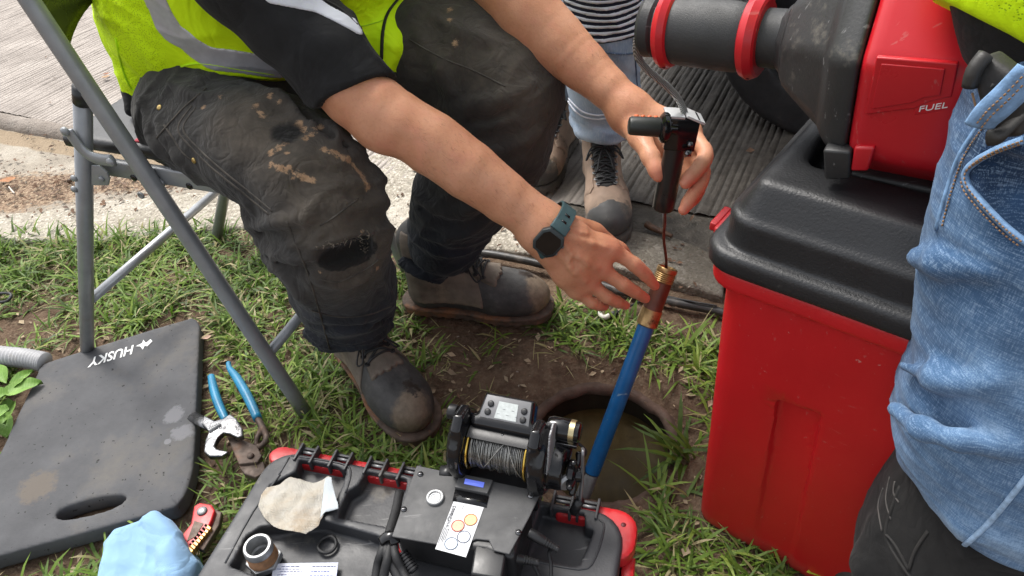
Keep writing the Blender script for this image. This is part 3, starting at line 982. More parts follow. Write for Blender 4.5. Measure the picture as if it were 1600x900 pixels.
# ------------------------------------------------------------------ work trousers
T_ = Shape()
HIP = [(302, 182, 1.215, .090), (350, 135, 1.23, .104), (430, 95, 1.28, .114), (560, 60, 1.31, .11)]
chainD(T_, HIP, .03)
NTH = [(303, 184, 1.205, .082), (345, 205, 1.165, .083), (420, 236, 1.125, .086), (478, 275, 1.115, .087), (506, 324, 1.12, .087)]
NSH = [(506, 324, 1.12, .087), (518, 385, 1.185, .088), (538, 446, 1.30, .086), (551, 482, 1.385, .078)]
FTH = [(560, 62, 1.31, .11), (650, 76, 1.295, .112), (732, 98, 1.28, .1085), (784, 138, 1.27, .102)]
FSH = [(784, 138, 1.27, .102), (772, 222, 1.325, .098), (722, 308, 1.42, .091), (696, 366, 1.50, .078)]
for rows in (NTH, NSH, FTH, FSH):
    chainD(T_, rows, .02)
# baggy folds that stand out from the knee and the bend behind it
chainD(T_, [(530, 248, 1.09, .020), (556, 260, 1.095, .021), (578, 270, 1.10, .017), (588, 282, 1.10, .012), (580, 298, 1.10, .009)], .007)
chainD(T_, [(556, 326, 1.085, .026), (586, 318, 1.10, .020), (603, 318, 1.105, .0125)], .008)
chainD(T_, [(560, 352, 1.10, .030), (588, 362, 1.12, .024), (592, 390, 1.15, .020)], .010)
chainD(T_, [(402, 335, 1.15, .022), (410, 352, 1.16, .020), (432, 382, 1.19, .020)], .010)
chainD(T_, [(424, 400, 1.20, .018), (452, 425, 1.22, .018), (470, 462, 1.27, .018)], .010)
chainD(T_, [(492, 520, 1.42, .018), (520, 533, 1.40, .019), (572, 530, 1.385, .015), (610, 508, 1.40, .012)], .008)
chainD(T_, [(634, 412, 1.53, .012), (655, 425, 1.52, .013), (684, 428, 1.51, .014), (736, 396, 1.52, .014)], .008)
def folds(S, rows, k=.010):
    """ridges (or, cut in, valleys) of cloth along lines seen on the garment"""
    px = [spline(np.c_[np.array(q[0], float), np.zeros(len(q[0]))], None, 3)[0][:, :2] for q in rows]
    H = hits(S, np.concatenate(px))
    n0 = 0
    for (pix, r, sink, op), q in zip(rows, px):
        h = H[n0:n0 + len(q)]; n0 += len(q)
        h = h[~np.isnan(h[:, 0])]
        if len(h) < 3:
            continue
        pts = [x + nrm(x - EYE) * r * sink * (1 if op == '+' else -1) for x in h]
        rr = [r * (.35 + .65 * math.sin(math.pi * (i + .6) / (len(h) + .2))) for i in range(len(h))]
        S.chain(pts, rr, k, op, sub=1)
RIDGES = [([(345, 275), (378, 300), (402, 340)], .009), ([(400, 352), (450, 345), (500, 322)], .011), ([(404, 378), (448, 402), (486, 398)], .012), ([(420, 405), (458, 442), (492, 482)], .011),
          ([(478, 492), (540, 503), (608, 482)], .010), ([(440, 158), (475, 188), (520, 214), (555, 245)], .012), ([(505, 190), (540, 222), (566, 246)], .010), ([(500, 436), (545, 444), (592, 412)], .010),
          ([(250, 190), (268, 232), (300, 268)], .010), ([(225, 165), (240, 215), (275, 255)], .010), ([(270, 130), (300, 150), (350, 150)], .009), ([(380, 130), (430, 150), (470, 180)], .009),
          ([(450, 300), (490, 350), (492, 380)], .010), ([(590, 420), (600, 455), (612, 480)], .010),
          ([(655, 60), (700, 120), (720, 190)], .014), ([(690, 165), (760, 160), (835, 128)], .013), ([(672, 205), (760, 238), (836, 205)], .013), ([(632, 290), (700, 330), (796, 296)], .013), ([(616, 350), (690, 372), (770, 340)], .011), ([(680, 30), (740, 60), (780, 70)], .012)]
VALLEYS = [([(408, 362), (452, 372), (505, 352)], .007), ([(414, 392), (455, 420), (492, 430)], .007), ([(470, 505), (540, 516), (610, 496)], .006), ([(470, 170), (505, 200), (548, 235)], .006), ([(578, 300), (560, 306), (530, 300)], .006),
           ([(602, 345), (575, 340), (545, 345)], .006), ([(690, 185), (760, 190), (838, 160)], .008), ([(640, 315), (705, 352), (790, 322)], .008)]
folds(T_, [(a, r, .45, '+') for a, r in RIDGES] + [(a, r, .35, '-') for a, r in VALLEYS])
# the torn knee: a sunk pocket with a raised lip above it
_k0 = D(540, 398, 1.10)
KA = np.stack([nrm(D(600, 375, 1.1) - D(480, 420, 1.1)), nrm(np.cross(nrm(EYE - _k0), nrm(D(600, 375, 1.1) - D(480, 420, 1.1)))), nrm(EYE - _k0)])
_kh = hit(T_, 540, 396)
T_.ell(_kh + KA[2] * .004, (.046, .023, .040), KA, k=.003, op='-')
folds(T_, [([(486, 390), (515, 378), (548, 368), (580, 364)], .007, .1, '+'), ([(584, 372), (590, 392), (580, 410)], .005, .1, '+')], .004)
_ax1, _ax2 = nrm(D(512, 322, 1.13) - D(335, 212, 1.22)), nrm(D(560, 505, 1.43) - D(512, 322, 1.135))
_warp = [None, None]
def warp3(X):
    if _warp[0] is not X:
        _warp[0], _warp[1] = X, np.c_[noise(X * 8), noise(X * 8 + 5.3), noise(X * 8 + 9.7)]
    return _warp[1]
def crease(X, d, fr, warp, seed=0.0):
    """cloth creases running across direction d: sharp valleys, round crests"""
    w = X + warp * warp3(X)
    q = w @ np.asarray(d, np.float32)
    o_ = w - q[:, None] * np.asarray(d, np.float32)
    n_ = noise(np.c_[q * fr, o_[:, 0] * fr * .22 + o_[:, 1] * fr * .22, o_[:, 2] * fr * .22] + seed)
    return 1 - np.sqrt(np.abs(n_) * 2.0 + .004)
def trouser_folds(X):
    w = X + .03 * warp3(X)
    a = .006 * fbm(w * 9, 3)
    kn = np.exp(-(np.linalg.norm(X - D(520, 330, 1.12), axis=1) / .15) ** 2)
    kf = np.exp(-(np.linalg.norm(X - D(770, 170, 1.28), axis=1) / .22) ** 2)
    hp = np.exp(-(np.linalg.norm(X - D(300, 170, 1.15), axis=1) / .16) ** 2)
    lo = sstep(.36, .14, X[:, 2])
    c1 = crease(X, _ax2, 26, .03); c2 = crease(X, nrm(_ax1 + .5 * _ax2), 15, .05, 3.3); c3 = crease(X, _ax1, 22, .04, 7.7)
    return a + .017 * (c1 - .5) * np.clip(lo + .35 * kn + .3 * kf, 0, 1) + .012 * (c2 - .5) * (.35 + .65 * kn + .5 * kf) + .010 * (c3 - .5) * np.clip(hp + .6 * kf, 0, 1)
T_.disp(trouser_folds, .022)
tv, tf = T_.mesh(.0038)
def near_poly(V, pix, sg, S=T_):
    out = np.zeros(len(V))
    for h in hits(S, pix):
        if not np.isnan(h[0]):
            out = np.maximum(out, np.exp(-(np.linalg.norm(V - h, axis=1) / sg) ** 2))
    return out
def ln(a, b, n):
    return [(a[0] + (b[0] - a[0]) * t, a[1] + (b[1] - a[1]) * t) for t in np.linspace(0, 1, n)]
mud = near_poly(tv, ln((424, 256), (488, 282), 9), .0075)
mud = np.maximum(mud, near_poly(tv, ln((452, 262), (458, 278), 3), .006))
mud = np.maximum(mud, near_poly(tv, [(462, 198), (468, 195), (475, 201)], .009))
mud = np.maximum(mud, near_poly(tv, ln((478, 215), (500, 198), 4), .008))
mud = np.maximum(mud, near_poly(tv, ln((508, 232), (545, 250), 5) + ln((545, 250), (560, 268), 3) + ln((562, 268), (575, 292), 4), .0085))
mud = np.maximum(mud, .9 * near_poly(tv, ln((425, 238), (445, 225), 3) + [(448, 238), (438, 262)], .008))
mud = np.maximum(mud, .8 * near_poly(tv, ln((400, 165), (412, 185), 3) + [(345, 150), (318, 168), (420, 150), (436, 160)], .008))
mud = np.maximum(mud, .9 * near_poly(tv, [(704, 15), (703, 30), (712, 68)], .009))
mud = np.maximum(mud, .85 * near_poly(tv, [(500, 425), (570, 380), (566, 362), (590, 420)], .007))
dust = 1.05 * near_poly(tv, [(450, 230), (500, 260), (420, 190), (540, 300), (520, 350), (560, 400)], .075) + .5 * near_poly(tv, [(540, 440), (360, 190), (480, 320)], .07)
dust = np.maximum(dust, 1.0 * near_poly(tv, [(700, 20), (720, 60), (690, 60), (800, 120), (820, 150), (760, 80), (840, 190)], .08))
oil_and_shade = near_poly(tv, [(440, 208), (450, 212), (456, 205)], .02)
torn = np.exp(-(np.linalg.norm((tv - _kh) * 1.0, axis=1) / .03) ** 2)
oil_and_shade = np.maximum(oil_and_shade, sstep(.0, .010, (_kh - tv) @ KA[2]) * sstep(1.04, .94, np.hypot((tv - _kh) @ KA[0] / .047, (tv - _kh) @ KA[1] / .024) + .22 * fbm(tv * 60, 2)) * (np.linalg.norm(tv - _kh, axis=1) < .07) * .9)  # darkness inside the tear is shade put into the cloth colour
blue = np.clip(sstep(.42, .25, tv[:, 2]) * .8 + sstep(-.28, -.1, tv[:, 0]) * sstep(1.1, 1.2, tv[:, 1]) * sstep(.5, .35, tv[:, 2]), 0, 1)
blue = np.clip(blue - dust * .6, 0, 1)
trous = make('trousers', (tv, tf), M_WORK, worker, attrs={'mud': mud, 'dust': dust, 'oil_and_shade': oil_and_shade, 'blue': blue})
for pix in ([(322, 138), (290, 165), (262, 195), (245, 215)], [(256, 195), (270, 215), (285, 238), (300, 250)],
            [(300, 165), (278, 200), (300, 232), (340, 270), (388, 308), (420, 335)], [(306, 168), (286, 200), (306, 228), (345, 264), (392, 302), (425, 330)],
            [(448, 345), (462, 380), (482, 430), (500, 490), (515, 545)], [(640, 62), (690, 90), (740, 110), (790, 135)],
            [(486, 485), (530, 495), (575, 492), (612, 478)], [(560, 310), (520, 340), (500, 352)], [(500, 436), (530, 440), (572, 420), (592, 405)]):
    seam(T_, 'seam', pix, .0019, M_SEAM, trous, -.0004)
for a, b in ((249, 168), (303, 251)):
    h = hit(T_, a, b)
    if h is not None:
        n_ = hitn(T_, h)
        make('rivet', Geo().lathe([(0, .0045), (.0016, .0045), (.0024, .003), (.0026, .0005)], h - n_ * .0005, n_, 14), M_GOLD, trous)
# frayed threads at the lip of the tear
g = Geo()
for i in range(20):
    a, b = 500 + i * 3.4 + random.uniform(-2, 2), 386 - i * .7 + random.uniform(-2, 2)
    h = hit(T_, a, b)
    if h is None:
        continue
    p1 = h + nrm(EYE - h) * .003 + rng.normal(0, .003, 3); p2 = p1 + CU * -random.uniform(.001, .004) + rng.normal(0, .002, 3)
    g.tube([h, p1, p2], [.0007, .0006, .0003], 4)
for i in range(26):
    a, b = 566 + random.uniform(-5, 12), 362 + i * 1.3
    h = hit(T_, a, b)
    if h is not None:
        p1 = h + nrm(EYE - h) * .004 + rng.normal(0, .004, 3)
        g.tube([h, p1], [.0011, .0005], 4)
make('frayed_threads', g, simple('pale_threads', (.16, .135, .105), .9, var=.5, vscale=90), trous)

# ------------------------------------------------------------------ polo shirt: sleeves, tail, and white stripe
PO = Shape()
chainD(PO, [(380, -62, .99, .073), (450, 26, 1.02, .066), (505, 84, 1.035, .062), (562, 150, 1.047, .0575)], .01)
cuff_n = nrm(D(612, 122, 1.05) - D(500, 165, 1.05))
_ca = nrm(D(562, 150, 1.047) - D(505, 84, 1.035))
_cn = nrm(_ca - cuff_n * (_ca @ cuff_n))
PO.plane(D(556, 143, 1.047), _cn, .003)
P2 = Shape()
chainD(P2, [(690, -195, 1.20, .075), (728, -120, 1.20, .068), (752, -84, 1.2, .065)], .02)
chainD(P2, [(310, 10, 1.21, .104), (390, -10, 1.18, .104), (470, -30, 1.21, .104), (470, -120, 1.12, .122), (480, -180, 1.09, .105)], .05)
P2.cone(D(380, -62, .99), D(470, -120, 1.15), .075, .1, .04); P2.cone(D(690, -190, 1.20), D(520, -140, 1.2), .075, .1, .04)
chainD(P2, [(222, 90, 1.25, .036), (214, 135, 1.235, .020), (206, 172, 1.23, .010)], .02)
PO.union(P2, .03)
def knit_folds(X):
    w = X + .02 * warp3(X)
    q = w - D(505, 84, 1.035)
    al = q @ _ca
    m_ = np.exp(-(np.linalg.norm(q, axis=1) / .2) ** 4)
    return .004 * fbm(w * 10, 2) + .015 * (crease(X, nrm(CU * .9 + _ca * .35), 17, .03, 2.2) - .45) * m_
PO.disp(knit_folds, .016)
pv, pf = PO.mesh(.004)
polo = make('polo_shirt', (pv, pf), M_POLO, worker)
cufft = [hit(PO, a, b) for a, b in ((500, 158), (515, 163), (540, 158), (565, 150), (590, 138), (608, 124))]
def patch(S, pts, half, off=.0016, h=.0022, nrm_dir=None):
    """a strip of cloth lying on S along a 3-D line"""
    R = Shape().chain(pts, [half] * len(pts), 0, sub=3)
    A_ = Shape(); A_.ops = list(R.ops)
    A_.inter(S, .0005, -off)
    lo, hi = R.box_bounds()
    return A_.mesh(h, lo, hi)
def band(S, pix, half_px, off=.0016, h=.0022, t0=.3, back=True):
    pts, hw = [], []
    for q in hits(S, pix, t0):
        if not np.isnan(q[0]):
            pts.append(q); hw.append(half_px * (q - EYE) @ CF / CAM_F)
    return patch(S, np.array(pts), float(np.mean(hw)), off, h)
make('white_stripe', band(PO, ln((425, -8), (480, 4), 4) + ln((495, 8), (560, 42), 5), 13), M_WHITE, polo)
seam(PO, 'seam', [(503, 160), (530, 158), (560, 147), (590, 131), (606, 118)], .0012, M_THREAD, polo)
seam(PO, 'seam', [(500, -4), (530, 12), (545, 25), (575, 55)], .0025, M_THREAD, polo)

# ------------------------------------------------------------------ hi-vis vest
V_ = Shape()
chainD(V_, [(298, 14, 1.20, .129), (390, -5, 1.17, .129), (470, -14, 1.20, .127), (532, 4, 1.26, .117), (560, -60, 1.23, .116)], .03)
chainD(V_, [(298, 14, 1.20, .129), (340, -120, 1.07, .135), (470, -150, 1.10, .14), (560, -130, 1.18, .125)], .04)
chainD(V_, [(232, 96, 1.23, .045), (222, 128, 1.225, .027), (214, 142, 1.22, .011)], .03)
chainD(V_, [(596, 36, 1.22, .043), (606, 72, 1.20, .028), (605, 102, 1.19, .010)], .03)
hem3 = [D(206, 154, 1.22), D(320, 112, 1.09), D(430, 127, 1.05)]
hn = nrm(np.cross(hem3[1] - hem3[0], hem3[2] - hem3[0]))
hn = hn if hn[2] < 0 else -hn
V_.plane(hem3[1], nrm(hn + np.array([0, 0, -.0])), .004)
def vest_folds(X):
    w = X + .04 * warp3(X)
    lo = sstep(.78, .6, X[:, 2])
    return .006 * fbm(w * 7, 3) + .012 * (crease(X, nrm((.8, -.3, .5)), 15, .05, 1.1) - .45) * (.4 + .6 * lo) + .006 * (crease(X, nrm((.3, .3, .9)), 20, .05, 4.1) - .45)
V_.disp(vest_folds, .02)
vv, vf = V_.mesh(.0042)
mesh_m = sstep(-.47, -.49, vv[:, 0] - .25 * (vv[:, 2] - .7))
vest = make('safety_vest', (vv, vf), M_VEST, worker, attrs={'mesh': mesh_m})
make('reflective_stripe', band(V_, ln((218, -40), (262, 40), 6) + ln((270, 52), (320, 86), 5) + ln((335, 92), (440, 108), 7), 23, .0018, .0026), M_REFLECT, vest)
seam(V_, 'zip', [(626, -6), (606, 20), (598, 50), (596, 92)], .0035, M_THREAD, vest, .001)
seam(V_, 'seam', [(535, 22), (560, 40), (585, 36), (602, 30)], .0014, simple('yellow_thread', (.36, .62, .01), .8), vest)
seam(V_, 'hem', [(180, 60), (192, 110), (207, 140), (225, 138), (250, 124), (285, 104), (320, 100), (370, 108), (428, 117)], .0022, simple('yellow_binding', (.5, .86, .006), .75), vest, .0005)
hc = hit(V_, 636, 42)
hc = D(638, 42, 1.27) if hc is None else hc
AXC = np.stack([nrm(D(665, 30, 1.3) - D(612, 52, 1.3)), CU, -CF])
g = Geo().box(hc - CF * .008, (.023, .007, .006), AXC)
clip = make('pocket_clip', g, M_BLACKP, vest, bevel=.002)
make('clip_jaw', Geo().box(hc - CF * .010 - AXC[0] * .019 - AXC[1] * .007, (.008, .007, .006), AXC), M_BLACKP, clip, bevel=.002)
make('clip_jaw', Geo().box(hc - CF * .010 + AXC[0] * .014 + AXC[1] * .009, (.008, .004, .005), AXC), M_BLACKP, clip, bevel=.002)
make('cord', Geo().tube([D(660, 40, 1.24), D(672, 55, 1.22), D(676, 78, 1.21), D(676, 100, 1.215)], .0014, 6, sub=4), M_THREAD, vest)

# ------------------------------------------------------------------ boots
def sole_outline(L, W):
    t = [(-.01, .0), (.0, .026), (.03, .036), (.08, .036), (.13, .038), (.19, .049), (.24, .051), (.28, .040), (.298, .018), (.300, 0), (.298, -.014), (.28, -.032), (.24, -.043), (.19, -.045), (.13, -.036), (.08, -.034), (.03, -.034), (.0, -.024)]
    p, _ = spline(np.c_[np.array(t), np.zeros(len(t))], None, 3, True)
    return p[:, :2] * np.array([L / .31, W / .1])
def boot_shape(L, W, toe=.05, shaft=.19):
    k = L / .31
    S = Shape()
    S.ell((.222 * k, .003, .052), (.082 * k, .050 * W / .1, toe), k=.02)
    S.cone((.055 * k, 0, .055), (.19 * k, .002, .055), .038, .045, .02)
    S.cone((.045 * k, 0, .055), (.045 * k, 0, shaft), .038, .045, .03)
    S.cone((.075 * k, 0, .125), (.185 * k, .002, .068), .042, .036, .03)
    S.plane((0, 0, .024), (0, 0, -1), .003)
    return S
M_LEATHER = simple('black_leather', (.028, .026, .024), .6, var=.5, vscale=16, grain=(120, .5, .0014), dust=(.15, .115, .085), dscale=10, dth=.55, spec=.4)
M_SUEDE = simple('muddy_suede', (.155, .125, .098), .9, var=.35, vscale=26, grain=(260, .5, .001), dust=(.26, .20, .145), dth=.52)
M_SOLE = simple('worn_sole', (.085, .058, .042), .85, var=.5, vscale=40, grain=(150, .6, .002), dust=(.23, .10, .045), dscale=14, dth=.52)
def lace_path(S, pts, z1=.3, up=.003):
    out = []
    for x, y in pts:
        z = ztop(S, x, y, z1)
        out.append((x, y, (z or .1) + up + LIFT[0]))
    return np.array(out)
LIFT = [0.0]
def laced(S, root, rows, half, rad, mat, eye):
    for i, x in enumerate(rows):
        w = half[i]
        for s_ in (-1, 1):
            p = lace_path(S, [(x, s_ * w)])[0]
            make('eyelet', Geo().tube([p + np.array([.0042 * math.cos(a), .0042 * math.sin(a), .001]) for a in np.arange(10) * .628], .0016, 6, closed=True), eye, root, plain=True)
        p = lace_path(S, [(x, y) for y in np.linspace(-w, w, 7)])
        p[1:-1, 2] += .002
        make('lace', Geo().tube(p, rad, 6, sub=2), mat, root, plain=True)
        if i + 1 < len(rows):
            for s_ in (-1, 1):
                w2 = half[i + 1]
                q = lace_path(S, [(x + (rows[i + 1] - x) * t, s_ * (w + (-w2 - w) * t)) for t in np.linspace(0, 1, 7)])
                q[1:-1, 2] += .003 + .002 * (s_ > 0)
                make('lace', Geo().tube(q, rad, 6, sub=2), mat, root, plain=True)
def work_boot():
    S = boot_shape(.325, .112, .052)
    S.disp(lambda X: .0018 * fbm(X * 26, 3), .003)
    v_, f_ = S.mesh(.0034)
    N = Nodes('boot_leather')
    c = N.ramp(N.noise(22, 8, .7), [(.3, (.026, .025, .025)), (.55, (.062, .059, .056)), (.75, (.125, .115, .105))])
    m = N.math('ADD', N.attr('toe'), N.math('MULTIPLY', N.math('SUBTRACT', N.noise(28, 6, .65), .5), 1.2))
    c = N.mix(N.rng(m, .44, .72), c, N.ramp(N.noise(60, 5, .7), [(.3, (.11, .082, .058)), (.7, (.22, .17, .12))]))
    m2 = N.math('ADD', N.attr('wet'), N.math('MULTIPLY', N.math('SUBTRACT', N.noise(34, 6, .65), .5), 1.3))
    w = N.rng(m2, .52, .60)
    c = N.mix(w, c, (.030, .021, .016))
    mt = N.out(c, N.rng(w, 0, 1, .62, .35), N.bump(N.noise(140, 5, .65), .5, .0014), spec=.4)
    toe = np.exp(-(((v_[:, 0] - .295) / .035) ** 2 + ((v_[:, 1] + .005) / .05) ** 2))
    wet_ = np.exp(-(((v_[:, 0] - .262) / .03) ** 2 + ((v_[:, 1] - .012) / .026) ** 2 + ((v_[:, 2] - .085) / .025) ** 2))
    root = make('boot', (v_, f_), mt, None, attrs={'toe': toe, 'wet': wet_})
    so = sole_outline(.334, .118)
    s2 = Shape().prism(so, (0, 0, 0), np.eye(3), .0, .020, .005, rnd2=-.002).prism(so, (0, 0, 0), np.eye(3), .018, .028, .004, rnd2=.003)
    for x in np.arange(.02, .29, .022):
        s2.box((x, 0, 0), (.004, .08, .006), rd=.001, op='-')
    s2.disp(lambda X: .0012 * fbm(X * 60, 2), .002)
    make('sole', s2.mesh(.0034, adapt=.01), M_SOLE, root, plain=True)
    # stitched quarters, tongue and the scalloped tongue flap
    def over(name, outline, off, mat):
        A_ = Shape().prism(outline, (0, 0, 0), np.eye(3), .05, .25, .001)
        A_.inter(S, .001, -off)
        return make(name, A_.mesh(.0028, hi=(1, 1, .21), adapt=.01), mat, root, plain=True)
    for s_ in (-1, 1):
        q = np.array([(.02, .020), (.10, .018), (.170, .026), (.186, .054), (.12, .07), (.02, .07)]) * np.array([1, s_])
        over('quarter_panel', q if s_ > 0 else q[::-1], .0030, M_SUEDE)
    over('tongue', np.array([(.05, -.02), (.17, -.018), (.17, .018), (.05, .02)]), .0022, M_SUEDE)
    fl = [(.150, -.022), (.150, .022)]
    for i in range(5):
        y0 = .034 - i * .0136
        for t in np.linspace(0, math.pi, 6):
            fl.append((.214 + .006 * math.sin(t) - abs(y0 - .0068) * .25, y0 - .0068 + .0068 * math.cos(t)))
    over('tongue_flap', np.array(fl)[::-1], .0060, M_SUEDE)
    LIFT[0] = .0055
    laced(S, root, [.184, .168, .150, .130], [.026, .025, .025, .026], .0022, M_RUB, M_RUB)
    LIFT[0] = 0.0
    # loose bow
    z0 = ztop(S, .165, 0, .3) + .004
    for s_ in (-1, 1):
        make('lace', Geo().tube([(.158, 0, z0 + .008), (.165, s_ * .02, z0 + .012), (.182, s_ * .034, z0 - .006), (.172, s_ * .042, z0 - .012), (.152, s_ * .02, z0 + .006), (.158, 0, z0 + .008)], .0018, 6, sub=4), M_RUB, root, plain=True)
    return root
boot0 = work_boot()
BOOT_FEET = []
def place_boot(o, heel, toe, parent, z=0.0, pitch=0.0, foot=True):
    heel = np.asarray(heel); d_ = nrm((np.asarray(toe) - heel) * np.array([1, 1, 0]))
    yaw = math.atan2(d_[1], d_[0])
    o.parent = parent
    b = base_of(parent)
    o.location = (heel[0] - b[0], heel[1] - b[1], z - b[2])
    o.rotation_euler = (0, pitch, yaw)
    if foot:
        so = sole_outline(.32, .12)
        s_ = np.array([-d_[1], d_[0]])
        BOOT_FEET.append(np.array([heel[:2] + d_[:2] * a + s_ * b2 for a, b2 in so]))
place_boot(boot0, P(549, 551), P(664, 697), worker, .014)
boot1 = copy_tree(boot0)
place_boot(boot1, P(642, 482), P(858, 497), worker, .010)

# ------------------------------------------------------------------ bystander in faded jeans beyond the worker
walker = thing('person', 'bystander standing in pale faded jeans and laced brown hiking boots, behind the bare forearm', 'person', (.25, 1.62, 0))
J2 = Shape()
J2.chain([(.262, 1.67, .235), (.258, 1.655, .32), (.25, 1.63, .45), (.245, 1.63, .60), (.24, 1.66, .78), (.20, 1.69, .92)], [.078, .083, .088, .092, .10, .12], .02)
J2.chain([(.155, 1.90, .235), (.155, 1.88, .32), (.15, 1.85, .48), (.14, 1.78, .78), (.12, 1.73, .92)], [.07, .076, .085, .10, .12], .02)
J2.chain([(.205, 1.63, .205), (.25, 1.60, .215), (.315, 1.62, .208), (.33, 1.67, .20)], [.018, .02, .02, .016], .012)
J2.chain([(.16, 1.70, .95), (.16, 1.70, 1.04)], [.14, .13], .05)
def slouch(X):
    w = X + .03 * warp3(X)
    lo = sstep(.38, .18, X[:, 2])
    return .005 * fbm(w * 12, 3) + .018 * (crease(X, nrm((.15, 0, 1)), 24, .035, 6.1) - .45) * lo + .008 * (crease(X, nrm((.5, 0, .8)), 14, .05, 2.7) - .45)
J2.disp(slouch, .022)
jv, jf = J2.mesh(.0055)
fade = .72 + .2 * fbm(jv * 9, 2) + .25 * sstep(.22, .17, jv[:, 2])
N = Nodes('faded_denim')
f_ = N.math('ADD', N.attr('fade'), N.math('MULTIPLY', N.math('SUBTRACT', N.noise(14, 6, .65), .5), .9))
c = N.ramp(f_, [(.2, (.085, .125, .19)), (.6, (.21, .28, .38)), (1.0, (.42, .48, .56))])
c = N.mix(N.rng(N.noise(420, 2, .5, N.mapped((1, 1, .1))), .5, .7, 0, .4), c, (.45, .5, .56))
M_FADED = N.out(c, .88, N.bump(N.noise(500, 2), .3, .0006), spec=.2)
jeans2 = make('jeans', (jv, jf), M_FADED, walker, attrs={'fade': fade})
# ribbed striped panel over the knee: raised pale ribs over dark cloth
rb = Shape().prism(np.array([(-.085, -.11), (.082, -.11), (.082, .11), (-.085, .11)]), (.247, 1.62, .575), np.stack([np.array([1, 0, 0]), ZUP, np.array([0, -1, 0])]), 0, .2, .002)
rb.inter(J2, .0008, -.0025)
M_NAVY = m_cloth('navy_knit', (.010, .012, .028), .2)
panel = make('knee_panel', rb.mesh(.0045), M_NAVY, jeans2)
for i in range(15):
    z = .478 + i * .0135
    A_ = Shape().prism(np.array([(-.084, -.0036), (-.04, -.0036 - .004), (.0, -.0036 - .005), (.04, -.0036 - .004), (.081, -.0036), (.081, .0036), (.04, .0036 - .004), (0, .0036 - .005), (-.04, .0036 - .004), (-.084, .0036)]), (.247, 1.62, z), np.stack([np.array([1, 0, 0]), ZUP, np.array([0, -1, 0])]), 0, .2, .001)
    A_.inter(J2, .0008, -.0050)
    make('stripe', A_.mesh(.0032), M_WHITE, panel)
for pix in ([(888, 158), (898, 172), (912, 182), (935, 186), (960, 182)], [(888, 153), (900, 166), (914, 176), (936, 180), (962, 176)], [(990, 60), (994, 110), (996, 160), (992, 225)], [(915, 72), (960, 84), (1000, 82)]):
    seam(J2, 'seam', pix, .003, M_WHITE if pix[0][0] < 890 else M_FADED, jeans2, .0005, t0=1.3)
def hiking_boot():
    S = boot_shape(.33, .112, .050, .20)
    S.disp(lambda X: .002 * fbm(X * 26, 3), .003)
    M_H = simple('brown_suede', (.29, .205, .15), .9, var=.3, vscale=20, grain=(240, .5, .0012), dust=(.10, .08, .06), dscale=12, dth=.55)
    root = make('boot', S.mesh(.004, adapt=.01), M_H, None)
    so = sole_outline(.338, .118)
    s2 = Shape().prism(so, (0, 0, 0), np.eye(3), 0, .03, .006)
    for x in np.arange(.02, .32, .026):
        s2.box((x, 0, 0), (.005, .09, .010), rd=.001, op='-')
    make('sole', s2.mesh(.0045, adapt=.01), simple('hiking_sole', (.075, .065, .055), .85, var=.4, dust=(.17, .14, .11), dth=.5), root, plain=True)
    def over(name, outline, off, mat, z0=.03, z1=.25, hi=(1, 1, .225)):
        A_ = Shape().prism(outline, (0, 0, 0), np.eye(3), z0, z1, .001)
        A_.inter(S, .001, -off)
        return make(name, A_.mesh(.0036, hi=hi, adapt=.01), mat, root, plain=True)
    M_T = simple('charcoal_textile', (.035, .033, .031), .85, var=.3, grain=(500, .5, .001), dust=(.12, .10, .08), dth=.6)
    M_G = simple('grey_toe_rubber', (.06, .058, .056), .6, var=.35, dust=(.18, .145, .11), dth=.55)
    over('toe_cap', np.array([(.255, -.08), (.40, -.08), (.40, .08), (.262, .08), (.272, .03), (.268, 0), (.275, -.03)]), .0035, M_G)
    over('tongue', np.array([(.04, -.030), (.215, -.024), (.225, 0), (.215, .024), (.04, .030)]), .002, M_T)
    co = Shape().cone((.048, 0, .165), (.046, 0, .215), .053, .058).cone((.046, 0, .12), (.046, 0, .25), .041, .043, op='-')
    co.plane((.046, 0, .212), (.25, 0, 1), .004)
    make('collar', co.mesh(.004, adapt=.01), M_T, root, plain=True)
    ton = Shape().ell((.098, 0, .20), (.012, .036, .042), np.array([[.94, 0, .34], [0, 1, 0], [-.34, 0, .94]]))
    make('tongue_tip', ton.mesh(.004, adapt=.01), M_T, root, plain=True)
    for s_ in (-1, 1):
        q = np.array([(.03, .028), (.12, .026), (.21, .030), (.222, .04), (.16, .08), (.03, .08)]) * np.array([1, s_])
        over('side_panel', q if s_ > 0 else q[::-1], .003, M_H, z0=.05, z1=.25, hi=(1, 1, .15))
    laced(S, root, [.212, .192, .172, .152, .132, .112], [.021, .024, .026, .028, .029, .030], .0024, M_RUB, M_STEEL)
    z0 = ztop(S, .12, 0, .3)
    for s_ in (-1, 1):
        make('lace', Geo().tube([(.125, 0, z0 + .010), (.135, s_ * .03, z0 + .016), (.155, s_ * .045, z0 - .008), (.14, s_ * .030, z0 + .006), (.125, 0, z0 + .010)], .0022, 6, sub=4), M_RUB, root, plain=True)
        make('lace', Geo().tube([(.125, 0, z0 + .010), (.155, s_ * .012, z0 + .002), (.185, s_ * .020, z0 - .022)], .0022, 6, sub=4), M_RUB, root, plain=True)
    return root
hb = hiking_boot()
place_boot(hb, (.262, 1.735, 0), (.243, 1.42, 0), walker, .014, foot=False)
hb2 = copy_tree(hb)
place_boot(hb2, P(888, 222), P(836, 306), walker, .014, foot=False)

